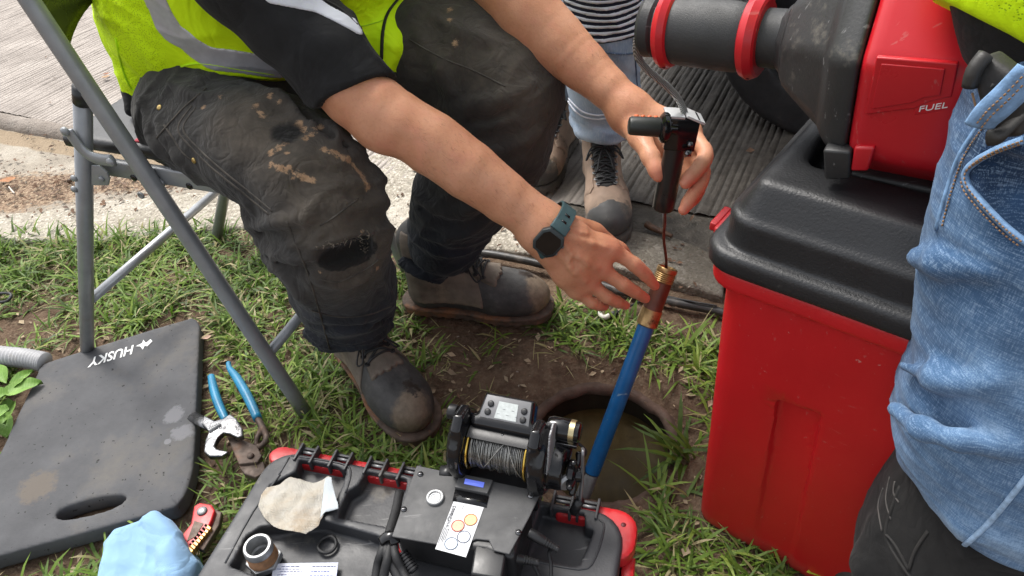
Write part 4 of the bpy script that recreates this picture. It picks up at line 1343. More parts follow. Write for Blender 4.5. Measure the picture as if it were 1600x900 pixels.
# ------------------------------------------------------------------ onlooker in blue jeans, close on the right
near = thing('person', 'onlooker in blue jeans, brown belt pouch and yellow vest, cropped at the right edge', 'person', (.62, .45, 0))
J3 = Shape()
J3.chain(DD([(1745, 120, .60), (1690, 250, .62), (1664, 330, .645), (1644, 430, .68), (1616, 540, .715), (1596, 640, .75), (1592, 740, .79), (1596, 830, .83)]), [.104, .100, .100, .107, .105, .112, .112, .104], .008)
J3.chain([(.72, .44, .80), (.74, .42, .60), (.74, .40, .40), (.73, .38, .10)], [.14, .12, .10, .08], .03)
J3.chain(DD([(1432, 402, .70), (1470, 412, .66), (1540, 425, .62)]), [.008, .011, .008], .014)
J3.chain(DD([(1400, 640, .74), (1440, 668, .70), (1500, 690, .672), (1580, 700, .66)]), [.007, .009, .008, .006], .012)
J3.chain(DD([(1408, 570, .74), (1460, 590, .69), (1540, 600, .65)]), [.004, .006, .005], .02)
J3.chain(DD([(1420, 770, .80), (1500, 820, .74), (1580, 830, .72)]), [.004, .007, .006], .02)
hem_a, hem_b = D(1393, 722, .78), D(1545, 905, .74)
hem_n = nrm(np.cross(hem_b - hem_a, nrm(ray(1470, 810))))
hem_n = hem_n if hem_n @ CU < 0 else -hem_n
J3b = Shape(); J3b.ops = list(J3.ops)
J3.plane(hem_a, hem_n, .006)
def denim_folds(X):
    w = X + .03 * warp3(X)
    lo = sstep(.66, .5, X[:, 2])
    return .005 * fbm(w * 9, 3) + .0065 * (crease(X, nrm((.25, .1, .95)), 13, .05, 8.8) - .45) * (.2 + .8 * lo) + .005 * (crease(X, nrm((.7, .2, .6)), 11, .05, 3.9) - .45) + .0035 * (crease(X, nrm((.15, .1, .97)), 34, .03, 1.9) - .45)
J3.disp(denim_folds, .022)
# slash pocket
_pk = [hit(J3, a, b) for a, b in ((1545, 255), (1580, 300), (1612, 330))]
_pk = [p if p is not None else D(1570, 290, .53) for p in _pk]
J3.chain(_pk, [.012, .026, .03], .006, op='-', sub=3)
jv, jf = J3.mesh(.0036)
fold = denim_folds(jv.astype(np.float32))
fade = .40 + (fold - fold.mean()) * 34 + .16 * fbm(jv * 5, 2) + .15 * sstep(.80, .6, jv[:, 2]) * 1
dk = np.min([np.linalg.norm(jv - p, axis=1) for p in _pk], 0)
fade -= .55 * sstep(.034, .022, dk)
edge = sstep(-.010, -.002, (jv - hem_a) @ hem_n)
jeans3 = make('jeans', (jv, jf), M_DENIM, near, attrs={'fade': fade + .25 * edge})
M_STITCH = simple('tan_stitching', (.26, .15, .075), .8)
M_DSEAM = simple('denim_seam', (.16, .28, .46), .85, var=.35, vscale=120, grain=(600, .5, .0008))
M_DEDGE = simple('denim_edge', (.30, .44, .62), .85, var=.3, vscale=140, grain=(600, .5, .0008))
def stitches(S, pix, parent, mat=M_STITCH, t0=.3, lift=.0022, step=6.0, r=.0008):
    px, _ = spline(np.c_[np.array(pix, float), np.zeros(len(pix))], None, 12)
    L = np.r_[0, np.cumsum(np.linalg.norm(np.diff(px[:, :2], axis=0), axis=1))]
    g = Geo(); ok = False
    st = np.arange(0, L[-1] - step, step)
    xy = np.array([[np.interp(s1, L, px[:, 0]), np.interp(s1, L, px[:, 1])] for s0 in st for s1 in (s0, s0 + step * .62)])
    hh = hits(S, xy, t0)
    for i in range(0, len(hh), 2):
        pp = [hh[i + j] - nrm(ray(*xy[i + j])) * lift for j in (0, 1)]
        if not np.isnan(pp[0][0] + pp[1][0]) and np.linalg.norm(pp[1] - pp[0]) < .03:
            g.tube(pp, r, 4); ok = True
    if ok:
        make('stitching', g, mat, parent)
pocket = [(1600, 218), (1562, 232), (1528, 250), (1510, 268), (1512, 288), (1530, 312), (1556, 340), (1580, 362), (1604, 380)]
seam(J3b, 'pocket_hem', pocket, .0062, M_DSEAM, jeans3, .002, flat=.5, n=8, sub=6)
stitches(J3b, [(a - 7, b + 8) for a, b in pocket], jeans3, lift=.0085, step=7)
stitches(J3b, [(a - 2, b + 2) for a, b in pocket], jeans3, lift=.0100, step=7)
seam(J3, 'side_seam', [(1502, 856), (1530, 832), (1560, 800), (1604, 745)], .0028, M_DEDGE, jeans3, .0005)
seam(J3, 'side_seam', [(1540, 180), (1500, 240), (1478, 300), (1462, 360)], .0020, M_DSEAM, jeans3, .0003)
stitches(J3, [(1548, 182), (1508, 240), (1486, 300), (1470, 360)], jeans3, lift=.0012)
# knee pad on the lower leg
K3 = Shape()
K3.chain(DD([(1590, 740, .80), (1560, 820, .84), (1522, 880, .88), (1500, 960, .95), (1480, 1080, 1.1)]), [.112, .120, .124, .115, .09], .02)
K3.chain(DD([(1370, 830, .86), (1362, 880, .87), (1362, 930, .9)]), [.012, .018, .016], .02)
K3.disp(lambda X: .003 * fbm(X * 14, 3) + .002 * ridge(X * 30), .007)
M_PAD = m_cloth('quilted_black', (.011, .0108, .0108), .3, 50, .85, .08, .5, 700)
pad3 = make('knee_pad', K3.mesh(.005, adapt=.01), M_PAD, near)
for pix in ([(1406, 760), (1392, 800), (1384, 835), (1400, 870), (1425, 905)], [(1450, 830), (1430, 860), (1420, 890)], [(1384, 835), (1398, 850), (1420, 890)]):
    seam(K3, 'seam', pix, .0022, M_THREAD, pad3, .0)
for pix in ([(1380, 762), (1372, 790), (1378, 830)], [(1390, 745), (1384, 780), (1392, 812)], [(1398, 752), (1396, 770), (1404, 785)]):
    seam(K3, 'strap_stripe', pix, .0010, simple('grey_thread', (.075, .07, .065), .8), pad3, .0004)
# shoe out of frame below, shirt, vest hem, belt pouch
S3 = Shape().chain([(.52, .40, .12), (.50, .42, .05)], [.06, .05], .02).ell((.48, .50, .045), (.05, .11, .045), k=.03).chain([(.73, .38, .1), (.73, .44, .05)], [.05, .05], .02).plane((0, 0, .002), (0, 0, -1))
make('shoe', S3.mesh(.008, adapt=.01), M_LEATHER, near)
SH = Shape().chain(DD([(1672, 40, .60), (1668, -20, .58), (1664, -120, .57)]), [.072, .078, .084], .004).chain(DD([(1790, 60, .68), (1790, -80, .66), (1790, -300, .66)]), [.10, .11, .12], .004)
SH.disp(lambda X: .005 * fbm(X * 12, 3) + .006 * (crease(X, nrm((.3, 0, 1)), 18, .04, 2.9) - .5), .010)
make('shirt', SH.mesh(.005, adapt=.01), M_POLO, near)
V3 = Shape()
V3.chain(DD([(1674, 60, .60), (1668, -20, .58), (1664, -120, .57), (1680, -300, .60)]), [.084, .092, .098, .105], .01)
V3.chain(DD([(1790, 60, .68), (1790, -80, .66), (1790, -300, .66)]), [.112, .122, .132], .01)
va, vb = D(1468, 2, .54), D(1604, 74, .50)
vn = nrm(np.cross(vb - va, nrm(ray(1530, 40)))); vn = vn if vn @ CU < 0 else -vn
V3.plane(va, vn, .004)
V3.disp(lambda X: .004 * fbm(X * 9, 2) + .006 * (crease(X, nrm((.8, .2, .4)), 14, .04, 4.4) - .5), .010)
v3v, v3f = V3.mesh(.0045)
vest3 = make('safety_vest', (v3v, v3f), M_VEST, near, attrs={'mesh': sstep(.010, .014, -((v3v - va) @ vn))})
# leather pouch hanging on the belt
M_HIDE = simple('dark_hide', (.020, .018, .016), .55, var=.35, vscale=40, grain=(240, .4, .0008), dust=(.07, .05, .035), dth=.66)
pa, pb, pc, pd = D(1538, 84, .50), D(1600, 130, .485), D(1594, 215, .50), D(1548, 218, .515)
pe = D(1516, 112, .505)
nv = nrm(np.cross(pb - pa, pc - pa)); nv = nv if nv @ CF > 0 else -nv
pouch = make('belt_pouch', Geo().prism([pe, pa, pb, pc, pd, D(1530, 165, .512)], nv * .016), M_HIDE, near, bevel=.004, segs=3)
make('pouch_roll', Geo().tube([D(1540, 86, .497), D(1522, 110, .500), D(1516, 135, .506)], .0055, 8, sub=3), M_HIDE, pouch)
make('stitching', Geo().tube([D(1519, 145, .508), D(1526, 172, .510), D(1531, 186, .511)], .0009, 4, sub=2), M_STITCH, pouch)
make('slot', Geo().tube([D(1549, 138, .4935), D(1553, 131, .4925)], .0012, 5), M_THREAD, pouch)
# belt loop and belt behind it
lp = Geo().tube([D(1530, 196, .505), D(1545, 178, .497), D(1575, 150, .486), D(1612, 112, .474)], .0105, 10, sub=4, flat=.35, up=-CF)
loop = make('belt_loop', lp, M_DSEAM, jeans3)
for o_ in (-5, 5):
    g = Geo()
    P0 = [(1530 + o_ * .7, 196 + o_ * .7), (1545 + o_ * .7, 178 + o_ * .7), (1575 + o_ * .7, 150 + o_ * .7), (1612 + o_ * .7, 112 + o_ * .7)]
    for t in np.arange(0, 1, .07):
        a = [np.interp(t + e, [0, .25, .6, 1], [p[0] for p in P0]) for e in (0, .042)]
        b = [np.interp(t + e, [0, .25, .6, 1], [p[1] for p in P0]) for e in (0, .042)]
        dz = [np.interp(t + e, [0, .25, .6, 1], [.500, .492, .481, .469]) for e in (0, .042)]
        g.tube([D(a[0], b[0], dz[0]), D(a[1], b[1], dz[1])], .0007, 4)
    make('stitching', g, M_STITCH, loop)
blt = Geo().tube([D(1545, 215, .512), D(1560, 212, .505), D(1585, 190, .50), D(1612, 165, .495)], .006, 10, sub=4, flat=.5, up=-CF)
make('belt', blt, M_HIDE, near)
# ================================================================== FOLDING CHAIR
CA, CR1 = P(480, 650), P(138, 562)
CFW = nrm((CA - CR1) * np.array([1, 1, 0])); CW = np.array([-CFW[1], CFW[0], 0]); CWID = .455
def CP(px, py):
    return PV(px, py, CA, CW)
N = Nodes('grey_hammered_paint')
c_ = N.ramp(N.noise(30, 4), [(.3, (.25, .262, .272)), (.7, (.31, .32, .33))])
c_ = N.mix(N.rng(N.noise(16, 8, .7), .62, .74, 0, .6), c_, (.24, .21, .17))
M_CHAIR = N.out(c_, N.rng(N.noise(40, 4), .3, .7, .30, .44), N.bump(N.noise(170, 2), .12, .0008), metal=.3, spec=.5)
chair = thing('folding_chair', 'grey steel folding chair with black seat, under the seated worker', 'chair', CA * .5 + CR1 * .5 + CW * .22)
top = CP(47, 0)
td = nrm(top - CA)
hi_ = CA + td * (.97 / td[2])
foot = CA + td * .006
RT = .0138
cr_ = .05
def arch(a, b, wv, r_, wid):
    return [a, a * .6 + b * .4, b - nrm(b - a) * cr_, b - nrm(b - a) * cr_ * .3 + wv * cr_ * .3, b + wv * cr_, b + wv * (wid - cr_), b - nrm(b - a) * cr_ * .3 + wv * (wid - cr_ * .3), b - nrm(b - a) * cr_ + wv * wid, a * .6 + b * .4 + wv * wid, a + wv * wid]
make('front_frame', Geo().tube(arch(foot, hi_, CW, RT, CWID), RT, 16, sub=4), M_CHAIR, chair)
rtop = CP(131, 158) - CW * .002
OUT = -CW * .006
rl0 = CR1.copy(); rl0[2] = .004
for o_ in (0, 1):
    wv = CW * (CWID * o_) + CW * (.030 if not o_ else -.030)
    leg = make('rear_leg', Geo().tube([rl0 + wv - CW * .030 * (1 - 2 * o_), rtop + wv - CW * .030 * (1 - 2 * o_)], RT * .97, 16), M_CHAIR, chair)
    make('end_cap', Geo().tube([rtop + wv - CW * .030 * (1 - 2 * o_), rtop + wv - CW * .030 * (1 - 2 * o_) + nrm(rtop - rl0) * .028], RT * 1.03, 16), M_BLACKP, leg)
def at_py(a, b, py):
    lo_, hi2 = 0.0, 1.0
    f = lambda t: (lambda q: 450 - CAM_F * ((q - EYE) @ CU) / ((q - EYE) @ CF))(a + (b - a) * t)
    for _ in range(40):
        m_ = (lo_ + hi2) / 2
        if (f(m_) - py) * (f(0) - py) > 0:
            lo_ = m_
        else:
            hi2 = m_
    return a + (b - a) * lo_
q0 = at_py(rl0, rtop, 474)
make('stretcher', Geo().tube([q0, q0 + CW * CWID], .0098, 14), simple('bright_tube', (.42, .43, .44), .35, .6, .15), chair)
q0 = at_py(foot, top, 556)
make('stretcher', Geo().tube([q0, q0 + CW * CWID], .0098, 14), M_CHAIR, chair)
# side rails, seat pan
sb, sf = CP(132, 268), CP(360, 300)
sf[2] = sb[2] = (sb[2] + sf[2]) / 2
sd_ = nrm(sf - sb)
for o_ in (0, 1):
    wv = CW * (.012 + (CWID - .036) * o_)
    rail = make('seat_rail', Geo().prism([sb + wv + ZUP * .016, sb + wv - ZUP * .014, sf + sd_ * .1 + wv - ZUP * .014, sf + sd_ * .1 + wv + ZUP * .016], CW * .012), M_CHAIR, chair, bevel=.003)
    if o_ == 0:
        for a, b in ((209, 278), (296, 291)):
            make('screw', Geo().lathe([(0, .006), (.002, .006), (.003, .004)], PV(a, b, sb + wv, CW) + CW * .001, -CW, 14), M_GLOSS, rail)
        for a, b in ((252, 285),):
            make('rivet', Geo().lathe([(0, .0078), (.003, .0075), (.005, .005), (.006, .001)], PV(a, b, sb + wv, CW), -CW, 14), M_CHAIR, rail)
ox = sb + CW * (CWID / 2) + ZUP * .018
seat = Shape().prism(np.array([(-.05, -.195), (.36, -.20), (.36, .20), (-.05, .195)]), ox, np.stack([sd_, CW, ZUP]), 0, .024, .009, rnd2=.006)
seat.ell(ox + sd_ * .16 + ZUP * .016, (.19, .17, .020), np.stack([sd_, CW, ZUP]), k=.02)
M_VINYL = simple('black_vinyl', (.015, .015, .016), .42, var=.3, grain=(260, .3, .0008), dust=(.14, .12, .10), dth=.62)
seat_o = make('seat', seat.mesh(.005, adapt=.015), M_VINYL, chair)
lg = P(224, 216, ox[2] + .026)
make('tag', Geo().box(lg, (.009, .012, .0012), np.stack([sd_, CW, ZUP])), simple('red_tag', (.38, .03, .05), .6), seat_o)
# link from rear leg to the back tube, plates and rivets
lk = [CP(122, 193), CP(131, 206), CP(143, 222), CP(158, 234), CP(176, 239), CP(192, 240)]
link = make('link', Geo().tube([p - CW * .021 for p in lk], .0105, 12, sub=4, flat=.45, up=CW), M_CHAIR, chair)
for p in (lk[0], lk[-1]):
    make('rivet', Geo().lathe([(0, .0075), (.004, .0072), (.006, .005), (.007, .001)], p - CW * .024, -CW, 16), M_CHAIR, link)
br = [CP(148, 254), CP(160, 255), CP(172, 266), CP(176, 276), CP(174, 286), CP(148, 286)]
brk = make('bracket', Geo().prism([p - CW * .004 for p in br], -CW * .004), M_CHAIR, chair, bevel=.0012)
make('rivet', Geo().lathe([(0, .005), (.002, .005), (.004, .003)], CP(165, 275) - CW * .008, -CW, 12), M_CHAIR, brk)
for a, b in ((127, 271), (127, 288)):
    make('rivet', Geo().lathe([(0, .006), (.002, .006), (.0045, .004), (.005, .001)], CP(a, b) - CW * .0145, -CW, 14), M_CHAIR, chair)
make('screw', Geo().lathe([(0, .0062), (.002, .006), (.0032, .004), (.002, .003), (.002, .001)], CP(231, 297) - CW * .015, -CW, 14), M_STEEL, chair)
# back panel
pb_ = at_py(foot, hi_, 92)
g = Geo(); V = []
nu_, nv_ = 20, 10
bn = nrm(np.cross(td, CW)); bn = bn if bn @ CFW < 0 else -bn
for i in range(nu_ + 1):
    u_ = i / nu_
    for j in range(nv_ + 1):
        w_ = j / nv_
        lift = .055 * (1 - abs(2 * u_ - 1) ** 2.6)
        V.append(pb_ + CW * (u_ * CWID) + td * (lift * (1 - w_) + w_ * .19) + bn * (.045 * (1 - (2 * u_ - 1) ** 2) + .004))
g.add(V, [(i * (nv_ + 1) + j, (i + 1) * (nv_ + 1) + j, (i + 1) * (nv_ + 1) + j + 1, i * (nv_ + 1) + j + 1) for i in range(nu_) for j in range(nv_)])
bp = make('back_panel', g, simple('black_vest_reflection', (.020, .024, .012), .28, var=.25, dust=(.06, .07, .03), dth=.66), chair)  # olive tint paints the yellow vest's reflection into the panel colour
sm = bp.modifiers.new('thickness', 'SOLIDIFY'); sm.thickness = .006

# ================================================================== RED BIN
BU = nrm(np.array([.76, -.65, 0])); BV = np.array([-BU[1], BU[0], 0])
BK = P(1105, 395, .53) + np.array([-.022, -.030, 0]); BK[2] = 0
BAX = np.stack([BU, BV, ZUP])
BL_, BW_ = .62, .44
M_BIN = simple('red_polyethylene', (.52, .0085, .013), .42, var=.10, vscale=5, grain=(420, .25, .0007), dust=(.44, .16, .13), dscale=26, dth=.75, scratch=(.52, .06, .06))
M_LID = simple('black_polyethylene', (.016, .0165, .018), .46, var=.2, vscale=9, grain=(330, .55, .0011), dust=(.13, .12, .11), dscale=11, dth=.64)
bin_ = thing('storage_bin', 'tall red plastic bin with black lid, carrying the drain machine', 'bin', BK + BU * .3 + BV * .2)
def rrect(x0, x1, y0, y1, r, n=6):
    out = []
    for cx, cy, a0 in ((x1 - r, y1 - r, 0), (x0 + r, y1 - r, 90), (x0 + r, y0 + r, 180), (x1 - r, y0 + r, 270)):
        for t in np.linspace(0, 90, n):
            a = math.radians(a0 + t)
            out.append((cx + r * math.cos(a), cy + r * math.sin(a)))
    return np.array(out)
S = Shape().prism(rrect(.036, BL_ - .036, .03, BW_ - .03, .03), BK, BAX, 0, .525, .008, taper=-.030)
pface = BK + BV * .024
gl = [PV(a, b, pface, BV) for a, b in ((1216, 622), (1284, 645), (1241, 864), (1181, 842))]
gu = [((p - BK) @ BU, p[2]) for p in gl]
BAF = np.stack([BU, ZUP, -BV])
S.prism(np.array([gu[0], gu[1], (gu[2][0], -.02), (gu[3][0], -.02)]), BK + BV * .030, BAF, -.002, .08, .003, k=.004, op='-')
S.disp(lambda X: .0012 * fbm(X * 7, 2), .0015)
N = Nodes('muddy_red_polyethylene')
c_ = N.ramp(N.noise(5, 5), [(.3, (.46, .0075, .011)), (.7, (.56, .0095, .014))])
c_ = N.mix(N.rng(N.noise(14, 3, .6, N.mapped((1, 14, 5), (.4, .3, .6))), .68, .71, 0, .5), c_, (.50, .10, .09))
c_ = N.mix(N.rng(N.math('MULTIPLY', N.noise(170, 2, .5), N.rng(N.noise(6, 3), .4, .7, .8, 1.1)), .71, .75, 0, .6), c_, (.52, .25, .22))
c_ = N.mix(N.rng(N.math('MULTIPLY', N.noise(60, 4, .6, N.mapped((.5, 1, 3), (.3, .9, .2))), N.rng(N.noise(4, 2), .45, .7, .7, 1.1)), .66, .72, 0, .4), c_, (.55, .13, .11))
sx = N.n('ShaderNodeSeparateXYZ'); N.set(sx, 0, N.obj())
m_ = N.math('ADD', N.math('MULTIPLY', N.math('SUBTRACT', .045, sx.outputs[2]), 6.5), N.math('MULTIPLY', N.noise(24, 8, .7), 1.0))
mm_ = N.rng(m_, .55, .95, 0, .4)
c_ = N.mix(mm_, c_, (.20, .135, .085))
M_TUB = N.out(c_, N.math('MAXIMUM', .42, mm_), N.bump(N.noise(420, 3, .6), .25, .0007, N.bump(N.noise(9, 2), .12, .01)))
make('tub', S.mesh(.0045, adapt=.015), M_TUB, bin_, angle=38)
S = Shape().prism(rrect(.008, BL_ - .008, .006, BW_ - .006, .035), BK, BAX, .510, .537, .005)
make('rim', S.mesh(.004, adapt=.015), M_BIN, bin_, angle=38)
S = Shape().prism(rrect(0, BL_, 0, BW_, .04), BK, BAX, .535, .566, .009)
S.prism(rrect(.016, BL_ - .016, .015, BW_ - .015, .036), BK, BAX, .555, .607, .004, k=.004)
S.prism(rrect(.017, BL_ - .017, .016, BW_ - .016, .036), BK, BAX, .598, .646, .006, taper=.55, k=.004)

lid_s = S

for a, b in (((1196, 272), (1268, 180)),):
    S.chain([P(*a, .646), P(*b, .646)], [.0026, .0026], .001, op='-', sub=1)
for i in range(6):
    p = P(1244 + i * 7, 252 + (i % 3) * 6 - i * 2, .646)
    d_ = nrm(P(1284, 268, .646) - P(1248, 256, .646))
    S.chain([p, p + d_ * (.012 + .008 * (i % 2))], [.0014, .0014], .0005, op='-', sub=1)
S.disp(lambda X: .0010 * fbm(X * 8, 2), .0012)
M_REDP = simple('red_plastic', (.50, .018, .022), .38, var=.15, grain=(300, .15, .0005), dust=(.36, .17, .14), dscale=16, dth=.66)
for i, vv_ in enumerate((.11,)):
    o_ = BK + BV * vv_ + ZUP * .525 - BU * .008
    lat = make('latch', Geo().box(o_, (.008, .030, .012), BAX), M_REDP, bin_, bevel=.003)
    make('latch_lever', Geo().box(o_ - BU * .012 + ZUP * .006, (.005, .022, .006), BAX), M_REDP, lat, bevel=.002)

# ================================================================== DRAIN MACHINE
MA0, MA1 = D(1008, 40, .935), D(1500, 90, .765)
MA = nrm(MA1 - MA0)
ML = np.linalg.norm(MA1 - MA0)
def mt(px, py):                                   # distance along the machine axis seen at a column
    best, bt = 1e9, 0
    for t in np.linspace(-.05, ML + .1, 600):
        q = MA0 + MA * t - EYE
        x = 800 + CAM_F * (q @ CR) / (q @ CF)
        if abs(x - px) < best:
            best, bt = abs(x - px), t
    return bt
machine = thing('drain_machine', 'red and black cordless drain cleaning machine lying on the black bin lid', 'drain machine', MA0 + MA * ML * .7 - ZUP * .13)
M_MRED = simple('machine_red', (.50, .010, .018), .33, var=.10, vscale=8, grain=(260, .14, .0005), dust=(.36, .10, .09), dscale=14, dth=.74, scratch=(.5, .07, .07))
M_MBLK = simple('machine_black', (.022, .0225, .023), .5, var=.25, vscale=10, grain=(280, .4, .0008), dust=(.16, .145, .12), dscale=11, dth=.6, scratch=(.12, .12, .12))
t = {x: mt(x + max(0, min(x - 1228, 60)) * .45, 0) for x in (1008, 1016, 1032, 1038, 1060, 1165, 1168, 1196, 1228, 1240, 1290, 1318, 1352, 1360, 1530, 1600)}
MUP = nrm(ZUP - MA * (ZUP @ MA)); MSD = np.cross(MA, MUP)
make('nose_cap', Geo().lathe([(t[1008], .026), (t[1008] + .001, .034), (t[1008] + .006, .0375), (t[1032] - .004, .0365), (t[1032], .033), (t[1038], .033)], MA0, MA, 40), M_MBLK, machine, angle=35)
grip = make('grip_sleeve', Geo().lathe([(t[1038], .038), (t[1060], .0415), (t[1060] + .01, .0425), (t[1165] - .01, .0425), (t[1165], .0415), (t[1196], .033), (t[1228] + .01, .0335)], MA0, MA, 48), simple('ribbed_grip', (.026, .0265, .027), .5, var=.2, grain=(900, .5, .0009), dust=(.15, .14, .12), dth=.64), machine, angle=35)
for k, (a, b) in enumerate(((t[1038], t[1060]), (t[1168], t[1196]))):
    rg = make('collar_ring', Geo().lathe([(a, .042), (a + .002, .0455), ((a + b) / 2, .0492), (b - .002, .0452), (b, .042)], MA0, MA, 44), M_MRED, machine, angle=12)
    for an in (3.9, 4.6, 5.3):
        n_ = MUP * math.sin(an) + MSD * math.cos(an)
        make('bolt_hole', Geo().lathe([(0, .0045), (.0008, .004)], MA0 + MA * (a + b) / 2 + n_ * .0478, n_, 12), simple('dark_red', (.10, .004, .006), .5) if k == 0 and an == 3.9 else bpy.data.materials['dark_red'], rg)
for s_, (b0, b1) in ((.25, (.02, .05)), (.25, (.058, .085)), (-.75, (.015, .06)), (-.75, (.066, .088))):
    an = s_ + 2.2
    pts = [MA0 + MA * (t[1060] + b0 + (b1 - b0) * q) + (MUP * math.sin(an) + MSD * math.cos(an)) * .0426 for q in (0, .5, 1)]
    make('grip_groove', Geo().tube(pts, .0007, 5), M_GLOSS, grip)
# the lid has a sunken bed for the machine
_bc = MA0 + MA * (t[1318] + t[1530] + .12) / 2
_mh = nrm(MA * np.array([1, 1, 0])); _ms = np.cross(ZUP, _mh)
lid_s.box(np.array([_bc[0], _bc[1], .665]), ((t[1530] - t[1318]) / 2 + .075, .078, .050), np.stack([_mh, _ms, ZUP]), .012, k=.006, op='-')
lid = make('lid', lid_s.mesh(.0044), M_LID, bin_)
# black front shroud: an eight-sided bell
FAC = 8
PHI = math.pi / 8 + .12
bell = [(t[1228] - .004, .036), (t[1228] + .004, .042), (t[1240], .058), (t[1290], .098), (t[1318] - .006, .119), (t[1318] + .006, .126), (t[1352], .132)]
sh_ = make('front_shroud', Geo().lathe(bell, MA0, MA, FAC, ph=PHI, ref=MUP), M_MBLK, machine, bevel=.017, segs=5)
hs = [(t[1352] + .0005, .1335), (t[1530] - .02, .1355), (t[1530] + .02, .125), (t[1600] + .04, .11)]
hous = make('motor_housing', Geo().lathe(hs, MA0, MA, FAC, ph=PHI, ref=MUP), M_MRED, machine, bevel=.017, segs=5)
# facets of the octagon facing the onlooker
NB = np.cross(MA, MUP)
def facet(k):
    a0 = PHI + k * 2 * math.pi / FAC; a1 = a0 + 2 * math.pi / FAC
    e0 = MUP * math.cos(a0) + NB * math.sin(a0); e1 = MUP * math.cos(a1) + NB * math.sin(a1)
    return e0, e1, nrm(e0 + e1)
fk = sorted(range(FAC), key=lambda k: -float(facet(k)[2] @ nrm(EYE - (MA0 + MA * t[1360]))))[:2]
def on_facet(px, py, k, r=.1345, lift=0.0):
    n_ = facet(k)[2]
    p0 = MA0 + n_ * (r * math.cos(math.pi / FAC) + lift)
    return PV(px, py, p0, n_)
kk = min(fk, key=lambda k: facet(k)[2][2])         # the lower of the two
n_ = facet(kk)[2]
out_ = [on_facet(a, b, kk) for a, b in ((1370, 88), (1498, 98), (1488, 150), (1452, 158), (1432, 168), (1352, 178))]
make('side_panel', Geo().prism([p - n_ * .004 for p in out_], n_ * .0060), M_MRED, hous, bevel=.0018, segs=3)
inn = [on_facet(a, b, kk) for a, b in ((1378, 97), (1478, 105), (1470, 146), (1444, 150), (1426, 158), (1362, 168))]
make('side_panel', Geo().prism([p for p in inn], n_ * .0036), M_MRED, hous, bevel=.0011, segs=3)
ft = on_facet(1434, 175, kk, lift=.0012); fu = nrm(on_facet(1481, 168, kk, lift=.0012) - ft); fv = nrm(np.cross(n_, fu)); fv = fv if fv @ CU > 0 else -fv
L_ = np.linalg.norm(on_facet(1481, 168, kk) - on_facet(1434, 175, kk))
make('badge', Geo().prism([ft - fu * .004 - fv * .003 - n_ * .006, ft + fu * (L_ + .003) - fv * .003 - n_ * .006, ft + fu * (L_ + .003) + fv * .0105 - n_ * .006, ft - fu * .001 + fv * .0105 - n_ * .006], n_ * .0057), M_MRED, hous, bevel=.001)
M_PRINT = simple('white_print', (.78, .78, .76), .5, var=.05)
tv_, tf_ = text_mesh('FUEL', .0125, ft, fu * 1.0, fv, .0003, .00015, .25)
sc_ = L_ / max((tv_ - ft) @ fu)
tv_, tf_ = text_mesh('FUEL', .0082, ft, fu * sc_ * .0125 / .0082, fv, .0003, .0, .3)
make('lettering', (tv_, tf_), M_PRINT, hous, smooth=False)
# ribs and vents on the shroud, foot and frame
for a, b in (((1236, 80), (1372, 76)), ((1264, 98), (1290, 180))):
    pass
def rib(px, r, mat, par, name='rib'):
    pts = []
    for a, b in px:
        tt_ = mt(a, b)
        rr_ = np.interp(tt_, [q[0] for q in bell], [q[1] for q in bell]) * .955
        n2 = nrm(EYE - (MA0 + MA * tt_)); n2 = nrm(n2 - MA * (n2 @ MA))
        q = MA0 + MA * tt_
        s0 = PV(a, b, q + n2 * rr_, n2)
        pts.append(s0)
    make(name, Geo().tube(pts, r, 8), mat, par)
fr = machine
b0 = MA0 + MA * t[1318] - MUP * .118; b1 = MA0 + MA * (t[1530] + .05) - MUP * .118
fsd = nrm(np.cross(MUP, MA)); fsd = fsd if fsd @ (EYE - b0) > 0 else -fsd
make('base_frame', Geo().prism([b0 + fsd * .075 - MUP * .016, b1 + fsd * .085 - MUP * .016, b1 - fsd * .09 - MUP * .016, b0 - fsd * .09 - MUP * .016], MUP * .026), M_MBLK, machine, bevel=.004)
make('base_frame', Geo().prism([b0 + fsd * .062 + MUP * .01, b1 + fsd * .07 + MUP * .01, b1 - fsd * .07 + MUP * .01, b0 - fsd * .07 + MUP * .01], MUP * .03), M_MBLK, machine, bevel=.004)
fb = on_facet(1345, 250, kk)
make('foot', Geo().prism([on_facet(a, b, kk) - n_ * .012 - MUP * .012 for a, b in ((1290, 215), (1334, 218), (1332, 262), (1292, 262))], n_ * .016), M_MBLK, machine, bevel=.003)
make('foot', Geo().prism([on_facet(a, b, kk) - n_ * .012 - MUP * .010 for a, b in ((1338, 214), (1372, 214), (1360, 252), (1332, 252))], n_ * .015), M_MRED, machine, bevel=.003)
for dt_, r_ in ((.10, .013), (.05, .010)):
    q = b0 + MA * dt_ + fsd * .055 - MUP * .03
    make('foot_bar', Geo().tube([q - MA * .03, q + MA * .05, q + MA * .075 + fsd * .012], r_, 12, sub=3), M_BLACKP, machine)
clampp = b0 + MA * .16 + fsd * .06 - MUP * .034
make('hose_clamp', Geo().lathe([(0, .013), (.010, .0145), (.024, .0145), (.030, .012)], clampp, MA, 20), M_GLOSS, machine)

